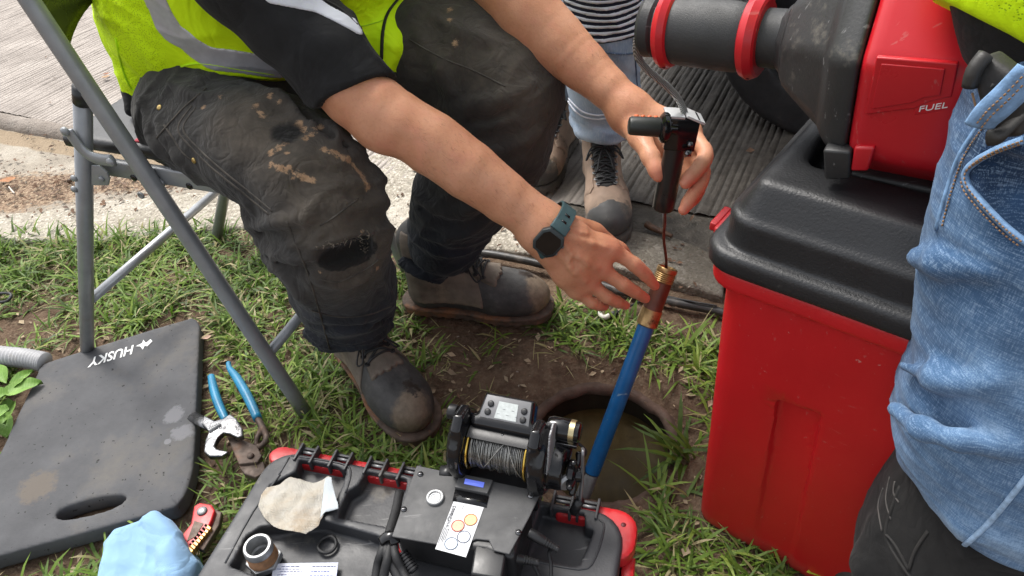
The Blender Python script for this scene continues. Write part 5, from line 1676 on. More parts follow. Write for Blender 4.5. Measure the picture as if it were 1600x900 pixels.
# ================================================================== GRIP FEEDER IN THE LEFT HAND, CABLES
G0, G1 = D(1036, 326, 1.13), D(1062, 196, 1.053)
GD = nrm(G1 - G0); GL = np.linalg.norm(G1 - G0)
GS = nrm(D(978, 203, 1.05) - D(1040, 222, 1.06)); GS = nrm(GS - GD * (GS @ GD))
GB = np.cross(GD, GS)
feeder = thing('cable_feeder', 'black pistol grip cable feeder held in the left hand above the pipe', 'hand tool', G0)
make('handle', Geo().lathe([(0, .0150), (.002, .0166), (.02, .0166), (.05, .0160), (GL * .85, .0152), (GL, .015)], G0, GD, 28), simple('satin_black', (.012, .012, .0125), .33, var=.3, grain=(300, .2, .0005), dust=(.07, .06, .05), dth=.68), feeder, angle=40)
hdc = G0 + GD * (GL - .008)
GAX = np.stack([GS, GB, GD])
hb_ = make('head_block', Geo().box(hdc - GS * .002, (.022, .0165, .024), GAX), M_GLOSS, feeder, bevel=.002)
make('top_plate', Geo().box(hdc + GD * .0256 + GS * .011, (.0125, .017, .0018), GAX), simple('bright_plate', (.62, .62, .62), .35, .3, .08), hb_, bevel=.0005)
make('top_plate', Geo().box(hdc + GD * .0235 - GS * .017, (.014, .0175, .0018), np.stack([nrm(GS + GD * .35), GB, nrm(GD - GS * .35)])), bpy.data.materials['bright_plate'], hb_, bevel=.0005)
kc = hdc + GS * .018 - CF * .014
make('disc', Geo().lathe([(0, .0195), (.003, .0215), (.008, .0215), (.011, .018), (.013, .014)], kc, GS, 30), M_GLOSS, feeder, angle=40)
make('disc', Geo().lathe([(-.012, .009), (-.004, .009), (-.003, .0135), (0, .0135)], kc, GS, 24), M_GLOSS, feeder, angle=40)
kn = make('knob', Geo().lathe([(.010, .0130), (.012, .0138), (.052, .0130), (.055, .0115), (.056, .008)], kc, GS, 24), simple('olive_knob', (.020, .023, .019), .45, var=.25, grain=(260, .3, .0006)), feeder, angle=40)
ku = nrm(CU - GS * (CU @ GS))
for i in range(4):
    make('dot', Geo().lathe([(-.002, .0036), (.0022, .0030)], kc + GS * (.018 + .009 * i) + ku * .0132, ku, 10), simple('orange_mark', (.75, .14, .03), .5) if i == 0 else bpy.data.materials['orange_mark'], kn)
make('axle', Geo().tube([kc - GS * .02, kc - GS * .002], .005, 12), M_STEEL, feeder)
for a, b in ((1074, 240), (1078, 226)):
    q = D(a, b, 1.052)
    make('screw', Geo().lathe([(0, .0045), (.003, .0045), (.005, .003)], q, -CF, 12), M_CHROME, feeder)
make('trigger_tab', Geo().prism([D(1068, 246, 1.055), D(1080, 244, 1.055), D(1081, 234, 1.055)], CF * .003), M_CHROME, feeder)
CB = [D(1012, 46, .935), D(1001, 52, .94), D(995, 66, .955), D(996, 86, .975), D(1007, 104, .99), D(1026, 121, 1.005), D(1046, 138, 1.02), D(1062, 158, 1.033), D(1070, 178, 1.042), D(1072, 196, 1.048)]
N = Nodes('braided_steel')
wv_ = N.wave(240, 1.5, None, 'DIAGONAL', 1)
M_BRAID = N.out(N.ramp(wv_, [(.2, (.14, .14, .135)), (.8, (.40, .40, .38))]), .45, N.bump(wv_, .8, .001), metal=.35)
tag(make('steel_cable', Geo().tube(CB, .0050, 12, sub=6), M_BRAID, loc=G1), 'grey braided cable curling from the machine nose into the hand grip', 'cable')
PT = np.array([.2545, .931, .333])
tag(make('probe_cable', Geo().tube([D(1038, 322, 1.13), D(1039, 345, 1.14), D(1037, 372, 1.165), D(1041, 408, 1.2), PT - ZUP * .05], .0023, 8, sub=4), simple('rusty_wire', (.11, .035, .022), .5, .3, .5, 90, (400, .4, .0006)), loc=PT), 'thin rusty red wire hanging from the grip into the pipe mouth', 'cable')
make('ferrule', Geo().tube([D(1038, 330, 1.135), D(1038, 352, 1.15)], .0032, 10), M_STEEL, feeder)

# ================================================================== BLUE PIPE
PB = P(912, 772, -.03)
PD = nrm(PT - PB); PL = np.linalg.norm(PT - PB)
pipe = thing('pipe', 'blue pipe with brass coupling standing slanted in the clean-out hole', 'pipe', PB)
def seg(py):
    q = at_py(PB, PT, py)
    return np.linalg.norm(q - PB)
M_BLUE = simple('blue_enamel', (.009, .11, .31), .36, var=.22, vscale=22, grain=(200, .2, .0006), dust=(.06, .13, .22), dscale=24, dth=.64, scratch=(.16, .26, .38))
M_BRASS = simple('tarnished_brass', (.42, .27, .12), .38, .85, .3, 50, (220, .3, .0006), dust=(.16, .07, .035), dscale=30, dth=.55)
M_BROWN = simple('brown_sleeve', (.115, .035, .018), .5, var=.35, vscale=30, grain=(240, .3, .0007), dust=(.2, .085, .05), dth=.6)
s1, s2_, s3, s4, s5 = seg(738), seg(498), seg(484), seg(440), PL
make('shank', Geo().lathe([(-.10, .0132), (s1 - .002, .0132)], PB, PD, 28), M_STEEL, pipe, angle=40)
make('shaft', Geo().lathe([(s1, .0132), (s1 + .001, .0138), (s2_, .0138)], PB, PD, 32), M_BLUE, pipe, angle=40)
make('collar', Geo().lathe([(s2_ - .012, .0155), (s2_ - .010, .0176), (s3, .0176), (s3 + .002, .0165)], PB, PD, 32), M_BRASS, pipe, angle=40)
make('coupling', Geo().lathe([(s3, .0160), (s4, .0155)], PB, PD, 32), M_BROWN, pipe, angle=40)
th = []
for i in range(6):
    z_ = s4 + (s5 - s4 - .006) * i / 6
    th += [(z_, .0158), (z_ + (s5 - s4) / 14, .0170)]
make('nipple', Geo().lathe(th + [(s5 - .006, .0168), (s5 - .001, .0168), (s5, .0160), (s5, .0130), (s5 - .002, .0122), (s5 - .06, .0120)], PB, PD, 36, cap=False), M_BRASS, pipe, angle=40)
make('bore', Geo().lathe([(s5 - .055, .0118), (s5 - .054, .0118)], PB, PD, 20), M_GLOSS, pipe)
bq = at_py(PB, PT, 737)
bx = nrm(D(880, 733, 1.2) - D(905, 737, 1.2))
bo = make('bolt', Geo().tube([bq, bq + bx * .034], .0042, 12), M_STEEL, pipe)
make('nut', Geo().lathe([(.014, .0095), (.024, .0095)], bq, bx, 6), M_CHROME, bo, smooth=False, bevel=.001)

# ================================================================== BLACK TOOLBOX
TZ = .20
TU = nrm(P(985, 797, TZ) - P(432, 692, TZ)); TV = np.array([-TU[1], TU[0], 0])
TAX = np.stack([TU, TV, ZUP])
TO = P(424, 690, TZ); TO[2] = 0
TL_ = (P(996, 800, TZ) - TO) @ TU
TDp = .40
BIN_FOOT = np.array([BK + BU * a + BV * b for a, b in ((.03, .03), (BL_ - .03, .03), (BL_ - .03, BW_ - .03), (.03, BW_ - .03))])[:, :2]
TB_FOOT = np.array([TO + TU * a - TV * b for a, b in ((0, 0), (TL_, 0), (TL_, TDp), (0, TDp))])[:, :2]
def TP(px, py, z=TZ):
    q = P(px, py, z) - TO
    return (q @ TU, q @ TV)
M_TB = simple('toolbox_black', (.040, .041, .045), .5, var=.25, vscale=9, grain=(260, .35, .0008), dust=(.16, .145, .12), dscale=8, dth=.56, scratch=(.13, .13, .13))
tb = thing('toolbox', 'low black toolbox with red trim and recessed lid, crowded with gear', 'toolbox', TO + TU * .28 - TV * .2)
S = Shape().prism(rrect(.012, TL_ - .012, -TDp, -.010, .045), TO, TAX, .004, TZ, .006)
S.box(TO + TU * TL_ / 2 - TV * TDp / 2 + ZUP * .12, (TL_, TDp, .0022), TAX, .0005, op='-')
REC = [[(468, 717), (527, 728), (541, 737), (535, 758), (515, 800), (470, 790), (418, 760), (440, 748), (462, 736)],
       [(573, 736), (636, 748), (634, 762), (612, 824), (529, 808), (531, 796), (543, 768), (560, 757)],
       [(408, 822), (503, 812), (594, 838), (594, 852), (560, 960), (358, 884), (366, 872), (384, 838)],
       [(846, 790), (914, 802), (914, 822), (928, 828), (924, 840), (905, 882), (896, 884), (818, 866)]]
for r_ in REC:
    S.prism(np.array([TP(a, b) for a, b in r_])[::-1], TO, TAX, TZ - .026, TZ + .05, .0006, k=.0012, op='-')
    lo_ = np.array([TP(a, b) for a, b in r_]); c0 = lo_.mean(0)
# raised lip round each recess and shallow moulded lines
lines = [[(455, 712), (532, 724), (548, 738), (540, 770)], [(438, 742), (395, 800), (352, 880)], [(452, 715), (436, 742)], [(936, 812), (944, 824), (930, 872), (905, 890), (815, 872)]]
S.disp(lambda X: .0006 * fbm(X * 10, 2), .001)
make('shell', S.mesh(.0028), M_TB, tb)
for l_ in lines:
    make('moulding', Geo().tube([P(a, b, TZ) for a, b in l_], .0016, 8, sub=3), M_TB, tb)
# red trim along the back and the right-hand end
S = Shape().prism(rrect(0, .262, -.030, .004, .02), TO, TAX, TZ - .034, TZ - .010, .004)
S.prism(rrect(.030, .4, -.4, -.022, .01), TO, TAX, TZ - .1, TZ + .1, .002, op='-')
make('trim', S.mesh(.0035, adapt=.015), M_REDP, tb, angle=38)
S = Shape().prism(rrect(.455, TL_ + .004, -.075, .004, .03), TO, TAX, TZ - .034, TZ - .008, .005)
S.prism(rrect(.3, TL_ - .026, -.4, -.024, .02), TO, TAX, TZ - .1, TZ + .1, .002, op='-')
make('trim', S.mesh(.0035, adapt=.015), M_REDP, tb, angle=38)
S = Shape().prism(np.array([(TL_ - .012, -.06), (TL_ + .006, -.05), (TL_ + .010, -.13), (TL_ - .008, -.14)]), TO, TAX, TZ - .075, TZ - .030, .004)
S.prism(np.array([(TL_ - .012, -.13), (TL_ + .010, -.12), (TL_ + .012, -.19), (TL_ - .008, -.20)]), TO, TAX, TZ - .12, TZ - .048, .005)
make('side_latch', S.mesh(.0035, adapt=.015), M_REDP, tb, angle=38)
make('latch_pin', Geo().tube([TO + TU * (TL_ + .004) - TV * .112 + ZUP * (TZ - .045), TO + TU * (TL_ + .004) - TV * .142 + ZUP * (TZ - .06)], .006, 10), simple('smoky_pin', (.14, .11, .08), .3), tb)
make('bolt_hole', Geo().lathe([(0, .004), (.0006, .0035)], TO + TU * (TL_ - .016) - TV * .02 + ZUP * (TZ - .0084), ZUP, 12), bpy.data.materials['dark_red'], tb)
def hinge(px, py):
    a, b = TP(px, py, TZ - .004)
    b = -.004
    o_ = TO + TU * a + TV * b + ZUP * (TZ - .006)
    hg = Geo()
    for s_ in (-.013, .013):
        hg.box(o_ + TU * s_ - TV * .006, (.0018, .016, .010), TAX)
    hg.box(o_ + TV * .006 - ZUP * .003, (.013, .0022, .006), TAX)
    h_ = make('hinge', hg, M_TB, tb, bevel=.0007)
    make('pin', Geo().tube([o_ - TU * .010, o_ + TU * .010], .0026, 8), M_STEEL, h_)
for px, py in ((487, 700), (540, 710), (594, 720), (645, 730), (882, 775), (922, 783)):
    hinge(px, py)

# ================================================================== CONTROL BOX
PZ = .275
pc_ = [(651, 727), (846, 768), (828, 806), (796, 866), (772, 860), (764, 844), (744, 842), (735, 846), (728, 858), (612, 838)]
CPL = [P(a, b, PZ) for a, b in pc_]
XU = nrm(CPL[1] - CPL[0]); XV = np.cross(ZUP, XU)
XAX = np.stack([XU, XV, ZUP])
XO = CPL[0].copy()
M_PLATE = simple('grey_black_plate', (.075, .075, .076), .62, var=.2, vscale=20, grain=(380, .4, .0006), dust=(.24, .235, .225), dscale=12, dth=.625, scratch=(.16, .16, .16))
ctrl = thing('control_box', 'flat black control box with display, push button and white sticker, on the toolbox', 'control box', (CPL[0] + CPL[3]) / 2 * np.array([1, 1, 0]) + ZUP * TZ)
lcd = [P(a, b, PZ) for a, b in ((714, 748), (770, 759), (762, 782), (707, 770))]
plate = make('cover_plate', Geo().prism([p - ZUP * .003 for p in CPL], ZUP * .003), M_PLATE, ctrl, bevel=.0012)
b_c = (CPL[0] + CPL[1] + CPL[3] + CPL[9]) / 4
cw_, cd_ = np.linalg.norm(CPL[1] - CPL[0]), np.linalg.norm(CPL[9] - CPL[0])
bx_ = Shape().box(b_c - XV * .006 - ZUP * ((PZ - TZ) / 2 + .0), (cw_ / 2 - .008, cd_ / 2 - .014, (PZ - TZ) / 2 - .0035), XAX, .003)
make('case', bx_.mesh(.004, adapt=.015), M_BLACKP, ctrl)
for a, b in ((657, 741), (631, 796), (829, 775), (810, 832)):
    sc1 = make('screw', Geo().lathe([(0, .0042), (.0012, .0040), (.0024, .0026), (.0026, .0005)], P(a, b, PZ), ZUP, 14), M_CHROME, plate)
    make('screw_slot', Geo().box(P(a, b, PZ + .0026), (.0022, .0005, .0003), XAX), M_GLOSS, sc1)
# sunken display
d0 = [P(a, b, PZ + .0006) for a, b in ((712, 770), (772, 782), (783, 756), (722, 744))]
hood = make('display_hood', Geo().prism([P(a, b, PZ + .0) for a, b in ((711, 765), (762, 775), (771, 754), (720, 744))], ZUP * .006), M_PLATE, ctrl, bevel=.001)
make('display_shade', Geo().prism([P(a, b, PZ + .0006) for a, b in ((707, 783), (760, 793), (764, 776), (711, 765))], ZUP * .0006), M_GLOSS, plate)
N = Nodes('blue_display')
N.b.inputs['Emission Color'].default_value = (.16, .22, .85, 1); N.b.inputs['Emission Strength'].default_value = .35
M_LCD = N.out((.10, .14, .50), .2)
make('display', Geo().prism([P(a, b, PZ + .0064) for a, b in ((725, 756), (755, 762), (757, 754), (727, 748))], ZUP * .0004), M_LCD, hood)
bt = P(680, 779, PZ)
but = make('push_button', Geo().lathe([(0, .0118), (.0035, .0118), (.0045, .0108), (.0045, .0086), (.003, .0082)], bt, ZUP, 32), M_STEEL, plate, angle=40)
make('button_cap', Geo().lathe([(.0026, .0078), (.0034, .0076), (.0032, .0050), (.0022, .0046), (.0028, .002), (.003, .0005)], bt, ZUP, 24), simple('satin_steel', (.55, .56, .58), .3, .9), but)
st4 = [P(a, b, PZ + .0004) for a, b in ((709, 783), (756, 793), (728, 871), (680, 858))]
M_PAPER = simple('white_sticker', (.56, .57, .59), .5, var=.04, vscale=40, dust=(.55, .53, .5), dscale=18, dth=.68)
stick = make('sticker', Geo().prism(st4, ZUP * .0004), M_PAPER, plate, smooth=False)
def sp(u, v):
    return (st4[0] * (1 - u) + st4[1] * u) * (1 - v) + (st4[3] * (1 - u) + st4[2] * u) * v + ZUP * .0008
su, sv = nrm(st4[1] - st4[0]), nrm(st4[3] - st4[0])
for (u, v), ring, fill in (((.74, .30), (.40, .13, .04), (.82, .50, .22)), ((.42, .47), (.40, .07, .05), (.80, .38, .25)), ((.72, .65), (.10, .11, .14), (.62, .66, .76)), ((.42, .83), (.09, .13, .19), (.66, .72, .80))):
    c0 = sp(u, v)
    an = np.arange(22) * 2 * math.pi / 22
    nm_ = 'print_%d' % int(u * 100 + v * 1000)
    make('mark', ([c0 + .0078 * (math.cos(a) * su + math.sin(a) * sv) for a in an], [tuple(range(22))]), simple('ink', fill, .5, var=.12, vscale=300), stick, smooth=False)
    make('mark_ring', Geo().tube([c0 + .0080 * (math.cos(a) * su + math.sin(a) * sv) for a in an], .0006, 5, closed=True), simple('ink_ring', ring, .5, var=.05), stick)
M_INK = simple('grey_ink', (.10, .10, .11), .6, var=.1)
def rot_text(txt, size, u, v, par, mat=M_INK, shear=0.0):
    tv1, tf1 = text_mesh(txt, size, sp(u, v), sv, -su, .00005, 0, shear)
    make('lettering', (tv1, tf1), mat, par, smooth=False)
rot_text('Lead/Core', .0072, .14, .09, stick, shear=.3)
g = Geo()
for k, (u, v0, v1) in enumerate(((.06, .10, .42), (.11, .14, .36), (.03, .56, .86), (.08, .55, .80), (.13, .58, .84), (.18, .57, .78), (.36, .06, .12))):
    a = v0
    while a < v1:
        w_ = random.uniform(.012, .035)
        g.tube([sp(u, a), sp(u, a + w_)], .00035, 4)
        a += w_ + .008
make('print_lines', g, M_INK, stick)
# power adapter under the notch, plugs and leads
adp = P(765, 872, PZ - .005)
ad = tag(make('power_adapter', Geo().prism([P(a, b, PZ - .004) for a, b in ((743, 845), (768, 850), (792, 856), (784, 905), (735, 897))], -ZUP * .070), M_BLACKP, loc=adp, bevel=.003), 'black power adapter block wedged into the notch of the control box', 'adapter')
ad_l = [P(a, b, PZ - .035) for a, b in ((756, 873), (768, 876), (768, 920), (756, 916))]
av = nrm(P(757, 916, PZ - .02) - P(757, 876, PZ - .02))
fl0, fl1 = P(752, 874, PZ - .004), P(764, 900, PZ - .004)
def lead(name, label, pts, plug, r=.0042):
    o_ = thing(name, label, 'cable', pts[0])
    d_ = nrm(plug[1] - plug[0])
    make('plug', Geo().lathe([(0, .0062), (.003, .0070), (.020, .0066), (.022, .0058)], plug[0], d_, 18), M_BLACKP, o_, angle=40)
    g2 = []
    for i in range(6):
        z_ = .022 + i * .0034
        g2 += [(z_, .0060 - i * .0003), (z_ + .0020, .0060 - i * .0003), (z_ + .0022, .0044), (z_ + .0032, .0044)]
    make('strain_relief', Geo().lathe(g2, plug[0], d_, 16), M_BLACKP, o_, angle=40)
    make('wire', Geo().tube([plug[0] + d_ * .038] + pts, r * .62, 10, sub=5), M_RUB, o_)
    return o_
lead('power_lead', 'black lead plugged into the right side of the control box', [P(858, 862, .235), P(861, 885, .225), P(858, 920, .21), P(840, 970, .20)], (P(826, 832, .262), P(850, 846, .255)))
lead('power_lead', 'black lead plugged into the power adapter, looping down beside it', [P(833, 880, .225), P(842, 900, .215), P(845, 930, .21), P(835, 980, .20)], (P(790, 868, .255), P(816, 874, .248)))
# cable bundle at the left of the box
bun = thing('cable_bundle', 'bundle of black cables held by a clip left of the control box', 'cables', P(600, 880, TZ))
for pts, r_ in (([(624, 770, .222), (618, 800, .232), (608, 835, .245), (604, 862, .25), (614, 885, .24), (632, 920, .23)], .0065), ([(606, 840, .25), (596, 865, .248), (590, 885, .235), (584, 930, .22)], .006), ([(610, 842, .25), (606, 872, .25), (600, 900, .236), (598, 940, .22)], .006), ([(614, 842, .25), (618, 868, .252), (628, 890, .24), (640, 915, .235)], .0055)):
    make('wire', Geo().tube([P(a, b, c) for a, b, c in pts], r_, 12, sub=5), M_RUB, bun)
make('clip', Geo().tube([P(594, 846, .256), P(604, 838, .262), P(614, 838, .262), P(618, 850, .256)], .0068, 10, sub=3, flat=.4), M_GLOSS, bun)
make('red_wire', Geo().tube([P(620, 842, .25), P(624, 860, .25), P(634, 872, .245)], .0016, 6, sub=4), M_REDP, bun)
sr = []
for i in range(7):
    sr += [(i * .004, .0078), (i * .004 + .0024, .0078), (i * .004 + .0026, .0060), (i * .004 + .0038, .0060)]
make('strain_relief', Geo().lathe(sr, P(628, 864, .245), nrm(P(650, 896, .235) - P(628, 864, .245)), 16), M_BLACKP, bun, angle=40)

# ================================================================== ELECTRIC REEL
RZ = .326
RA, RB = P(716, 694, RZ), P(828, 718, RZ)
RU = nrm(RB - RA); RV = np.cross(ZUP, RU); RL = np.linalg.norm(RB - RA)
RAX = np.stack([RU, RV, ZUP])
reel = thing('electric_reel', 'glossy black electric reel wound with steel wire, display on top, on the toolbox edge', 'reel', (RA + RB) / 2 * np.array([1, 1, 0]) + ZUP * TZ)
RM = (RA + RB) / 2
spool = make('spool', Geo().lathe([(-.002, .037), (.003, .037), (.0034, .022), (RL - .0034, .022), (RL - .003, .037), (RL + .002, .037)], RA, RU, 48), M_GLOSS, reel, angle=40)
for s_ in (.003, RL - .003):
    make('gold_rim', Geo().tube([RA + RU * s_ + .0370 * (math.cos(a) * RV + math.sin(a) * ZUP) for a in np.arange(48) * 2 * math.pi / 48], .0022, 8, closed=True), simple('gold_rim', (.75, .50, .10), .25, 1.0), spool)
# wire wound turn by turn, plus a few loose turns crossing over
pts = []
turns = 60
for i in range(turns * 14):
    a = i / 14 * 2 * math.pi
    f_ = i / (turns * 14)
    rr_ = .0312 + .0018 * math.sin(f_ * 37) + .0016 * random.random()
    x_ = .0055 + (RL - .011) * f_ + .0012 * math.sin(f_ * 90)
    pts.append(RA + RU * x_ + rr_ * (math.cos(a) * RV + math.sin(a) * ZUP))
M_WIRE = simple('steel_wire', (.30, .297, .28), .32, .85, .3, 200)
make('wire_winding', Geo().tube(pts, .0009, 5), M_WIRE, spool, kind='stuff')
make('wire_core', Geo().lathe([(.004, .0300), (RL - .004, .0300)], RA, RU, 40), simple('wire_shadow', (.17, .168, .16), .5, .7, .4, 260, (600, .6, .001)), spool)
for (x0_, x1_, a0, a1) in ((.012, .004, 2.9, 1.0), (.030, .062, 3.3, 1.75), (.062, .090, 1.75, 3.5), (.012, .030, 1.6, 3.3)):
    q_ = []
    for f_ in np.linspace(0, 1, 14):
        a = a0 + (a1 - a0) * f_
        q_.append(RA + RU * (x0_ + (x1_ - x0_) * f_) + .0348 * (math.cos(a) * RV + math.sin(a) * ZUP))
    make('loose_wire', Geo().tube(q_, .0012, 6), M_WIRE, spool)
an_ = np.linspace(math.radians(15), math.radians(114), 22)
g = Geo(); V = []
for a in an_:
    d_ = math.cos(a) * RV + math.sin(a) * ZUP
    V += [RA + RU * .001 + d_ * .0392, RA + RU * (RL - .001) + d_ * .0392, RA + RU * (RL - .001) + d_ * .0415, RA + RU * .001 + d_ * .0415]
n_a = len(an_)
g.add(V, [(i * 4 + k, i * 4 + (k + 1) % 4, (i + 1) * 4 + (k + 1) % 4, (i + 1) * 4 + k) for i in range(n_a - 1) for k in range(4)] + [(0, 1, 2, 3), tuple((n_a - 1) * 4 + k for k in range(4))])
make('spool_cover', g, M_BLACKP, reel, angle=30)
# side plates
def disc_outline(r, rz, n=30, lift=0.0):
    an = np.arange(n) * 2 * math.pi / n
    return np.stack([r * np.cos(an), rz * np.sin(an) + lift], 1)
RDX = np.stack([RV, ZUP, RU])
S = Shape().prism(disc_outline(.052, .058), RA, RDX, -.024, -.003, .007)
S.prism(np.array([(-.034, .02), (.028, .03), (.020, .066), (-.010, .074), (-.03, .060)]), RA, RDX, -.020, -.002, .006, k=.01)
S.prism(np.array([(-.045, -.075), (.045, -.075), (.04, -.02), (-.04, -.02)]), RA, RDX, -.018, -.003, .004, k=.01)
make('side_plate', S.mesh(.0024, adapt=.015), M_GLOSS, reel, angle=38)
make('knob', Geo().lathe([(0, .011), (.002, .012), (.012, .012), (.014, .010)], RA - RU * .026 + ZUP * .045 + RV * .018, -RU, 20), M_BLACKP, reel, angle=40)
make('side_lever', Geo().tube([RA - RU * .026 - ZUP * .038 - RV * .03, RA - RU * .045 - ZUP * .040 - RV * .034], .010, 14, flat=.5), M_BLACKP, reel)
S = Shape().prism(disc_outline(.050, .056), RB, RDX, .003, .030, .007)
S.prism(np.array([(-.034, .02), (.028, .03), (.020, .066), (-.010, .074), (-.03, .060)]), RB, RDX, .002, .020, .006, k=.01)
S.prism(np.array([(-.045, -.075), (.045, -.075), (.04, -.02), (-.04, -.02)]), RB, RDX, .003, .018, .004, k=.01)
S.cyl(RB + RU * .028 - ZUP * .012, RB + RU * .052 - ZUP * .012, .034, .004, k=.006)
S.cyl(RB + RU * .02 + ZUP * .008 + RV * .02, RB + RU * .055 + ZUP * .0 + RV * .02, .020, .004, k=.008)
make('side_plate', S.mesh(.0024, adapt=.015), M_GLOSS, reel, angle=38)
# grey quarter panel on the right shoulder
S = Shape().prism(np.array([(-.036, .012), (-.008, .070), (.012, .074), (.026, .058), (.020, .030), (-.010, .010)]), RB, RDX, .0300, .0335, .0010)
make('grey_panel', S.mesh(.0020, adapt=.015), simple('silver_paint', (.26, .26, .265), .5, .1, .2, 40), reel, angle=38)
# motor barrel
mo = RB + RU * .018 + ZUP * .040 + RV * .030
mot = make('motor', Geo().lathe([(0, .015), (.006, .0175), (.034, .0175), (.036, .016), (.048, .0155), (.050, .013)], mo, RU, 28), M_GLOSS, reel, angle=40)
make('motor_band', Geo().lathe([(.034, .0178), (.042, .0178)], mo, RU, 28), simple('champagne_band', (.62, .52, .30), .3, .9), mot, angle=40)
make('motor_bracket', Geo().box(mo + RU * .032 - ZUP * .014 - RV * .012, (.016, .006, .003), RAX), M_CHROME, mot, bevel=.0008)
# tilted display head between the plates
tilt = math.radians(28)
HV = RV * math.cos(tilt) + ZUP * math.sin(tilt); HN = -RV * math.sin(tilt) + ZUP * math.cos(tilt)
HAX = np.stack([RU, HV, HN])
hc0 = P(781, 638, RZ + .058)
S = Shape().prism(np.array([(-.046, -.022), (.043, -.022), (.038, .026), (-.040, .026)]), hc0, HAX, -.030, .004, .006)
S.prism(np.array([(-.044, -.019), (.041, -.019), (.038, -.010), (-.040, -.010)]), hc0, HAX, -.05, .0, .004, k=.006)
S.chain([hc0 - RU * .046 - HV * .016 - HN * .006, hc0 + RU * .042 - HV * .016 - HN * .006], [.009, .009], .006, sub=1)
S.prism(np.array([(-.050, -.036), (.046, -.036), (.046, .002), (-.050, .002)]), hc0 - HV * .022, np.stack([RU, ZUP, RV]), -.004, .012, .004, k=.008)
head = make('display_head', S.mesh(.0022, adapt=.015), M_GLOSS, reel, angle=38)
face = make('display_bezel', Geo().prism([hc0 + RU * a + HV * b + HN * .0035 for a, b in ((-.041, -.017), (.038, -.017), (.034, .022), (-.036, .022))], HN * .0015), simple('grey_bezel', (.15, .15, .155), .45, .2, .12), head, bevel=.0007)
make('display', Geo().prism([hc0 + RU * a + HV * b + HN * .0051 for a, b in ((-.017, -.011), (.017, -.011), (.015, .015), (-.015, .015))], HN * .0005), simple('pale_display', (.46, .49, .48), .25, var=.1, vscale=200), face, smooth=False)
for a, b in ((-.029, -.004), (-.027, .009), (.027, -.006), (.026, .007)):
    make('button', Geo().lathe([(0, .0052), (.0018, .0048), (.0024, .003)], hc0 + RU * a + HV * b + HN * .005, HN, 14), M_BLACKP, face)
g = Geo()
for k_ in range(5):
    g.tube([hc0 + RU * (-.014 + k_ * .007) + HV * (.004 if k_ % 2 else -.004) + HN * .0057, hc0 + RU * (-.010 + k_ * .007) + HV * (.004 if k_ % 2 else -.004) + HN * .0057], .0003, 4)
make('display_marks', g, M_INK, face)
make('front_bar', Geo().tube([hc0 - RU * .036 - HV * .0275 - ZUP * .012 - RV * .002, hc0 + RU * .032 - HV * .0275 - ZUP * .014 - RV * .002], .0011, 8), M_GOLD, reel)
make('front_stud', Geo().lathe([(0, .003), (.003, .002)], hc0 - HV * .026 - ZUP * .006 - RV * .0035, -RV, 10), M_CHROME, reel)
# bed under the spool and the feet
S = Shape().prism(np.array([(-.012, -.062), (RL + .012, -.062), (RL + .012, .045), (-.012, .045)]), RA * np.array([1, 1, 0]) + ZUP * (RZ - .050), RAX, -.012, .0, .004)
S.prism(np.array([(.006, -.056), (RL - .006, -.056), (RL - .008, -.030), (.008, -.030)]), RA * np.array([1, 1, 0]) + ZUP * (RZ - .050), RAX, -.004, .02, .006, op='-', k=.004)
make('base_plate', S.mesh(.0024, adapt=.015), simple('dark_aluminium', (.05, .051, .054), .38, .5, .2), reel, angle=38)
for x_ in (.012, RL - .012):
    make('foot', Geo().box(RA * np.array([1, 1, 0]) + RU * x_ + ZUP * ((RZ - .062 + TZ) / 2), (.010, .035, (RZ - .062 - TZ) / 2), RAX), M_BLACKP, reel, bevel=.002)
# drag star and crank on the far right
cx_ = RB + RU * .056 - ZUP * .016 - RV * .004
make('crank_hub', Geo().lathe([(0, .020), (.003, .022), (.010, .020), (.014, .012), (.022, .010)], cx_, RU, 28), M_GLOSS, reel, angle=40)
S = Shape()
for k in range(5):
    a = k * 2 * math.pi / 5 + .4
    d_ = math.cos(a) * RV + math.sin(a) * ZUP
    S.chain([cx_ + RU * .010, cx_ + RU * .012 + d_ * .018, cx_ + RU * .010 + d_ * .030], [.006, .004, .0055], .006, sub=2)
make('drag_star', S.mesh(.0022, adapt=.015), M_GLOSS, reel, angle=38)
ck = make('crank', Geo().tube([cx_ + RU * .021 - ZUP * .045 - RV * .012, cx_ + RU * .022, cx_ + RU * .021 + ZUP * .050 + RV * .01], .0055, 12, sub=4, flat=.5), simple('dull_steel', (.25, .25, .26), .4, .7), reel)
make('crank_knob', Geo().tube([cx_ + RU * .021 - ZUP * .045 - RV * .012, cx_ + RU * .012 - ZUP * .072 - RV * .018], .0075, 12, sub=2), M_BLACKP, ck)
make('cord', Geo().tube([mo + RU * .04 - ZUP * .02, mo + RU * .058 - ZUP * .04, mo + RU * .05 - ZUP * .065], .0022, 8, sub=4), M_RUB, reel)
make('nose_button', Geo().lathe([(0, .015), (.004, .016), (.008, .013)], cx_ + RU * .0 - ZUP * .002 - RV * .012, nrm(RU - RV), 20), M_STEEL, reel, angle=40)

reel.scale = (.86, .86, .86)
reel.location = [float(a_) for a_ in np.array(reel.location) + RV * .018 + RU * .004]

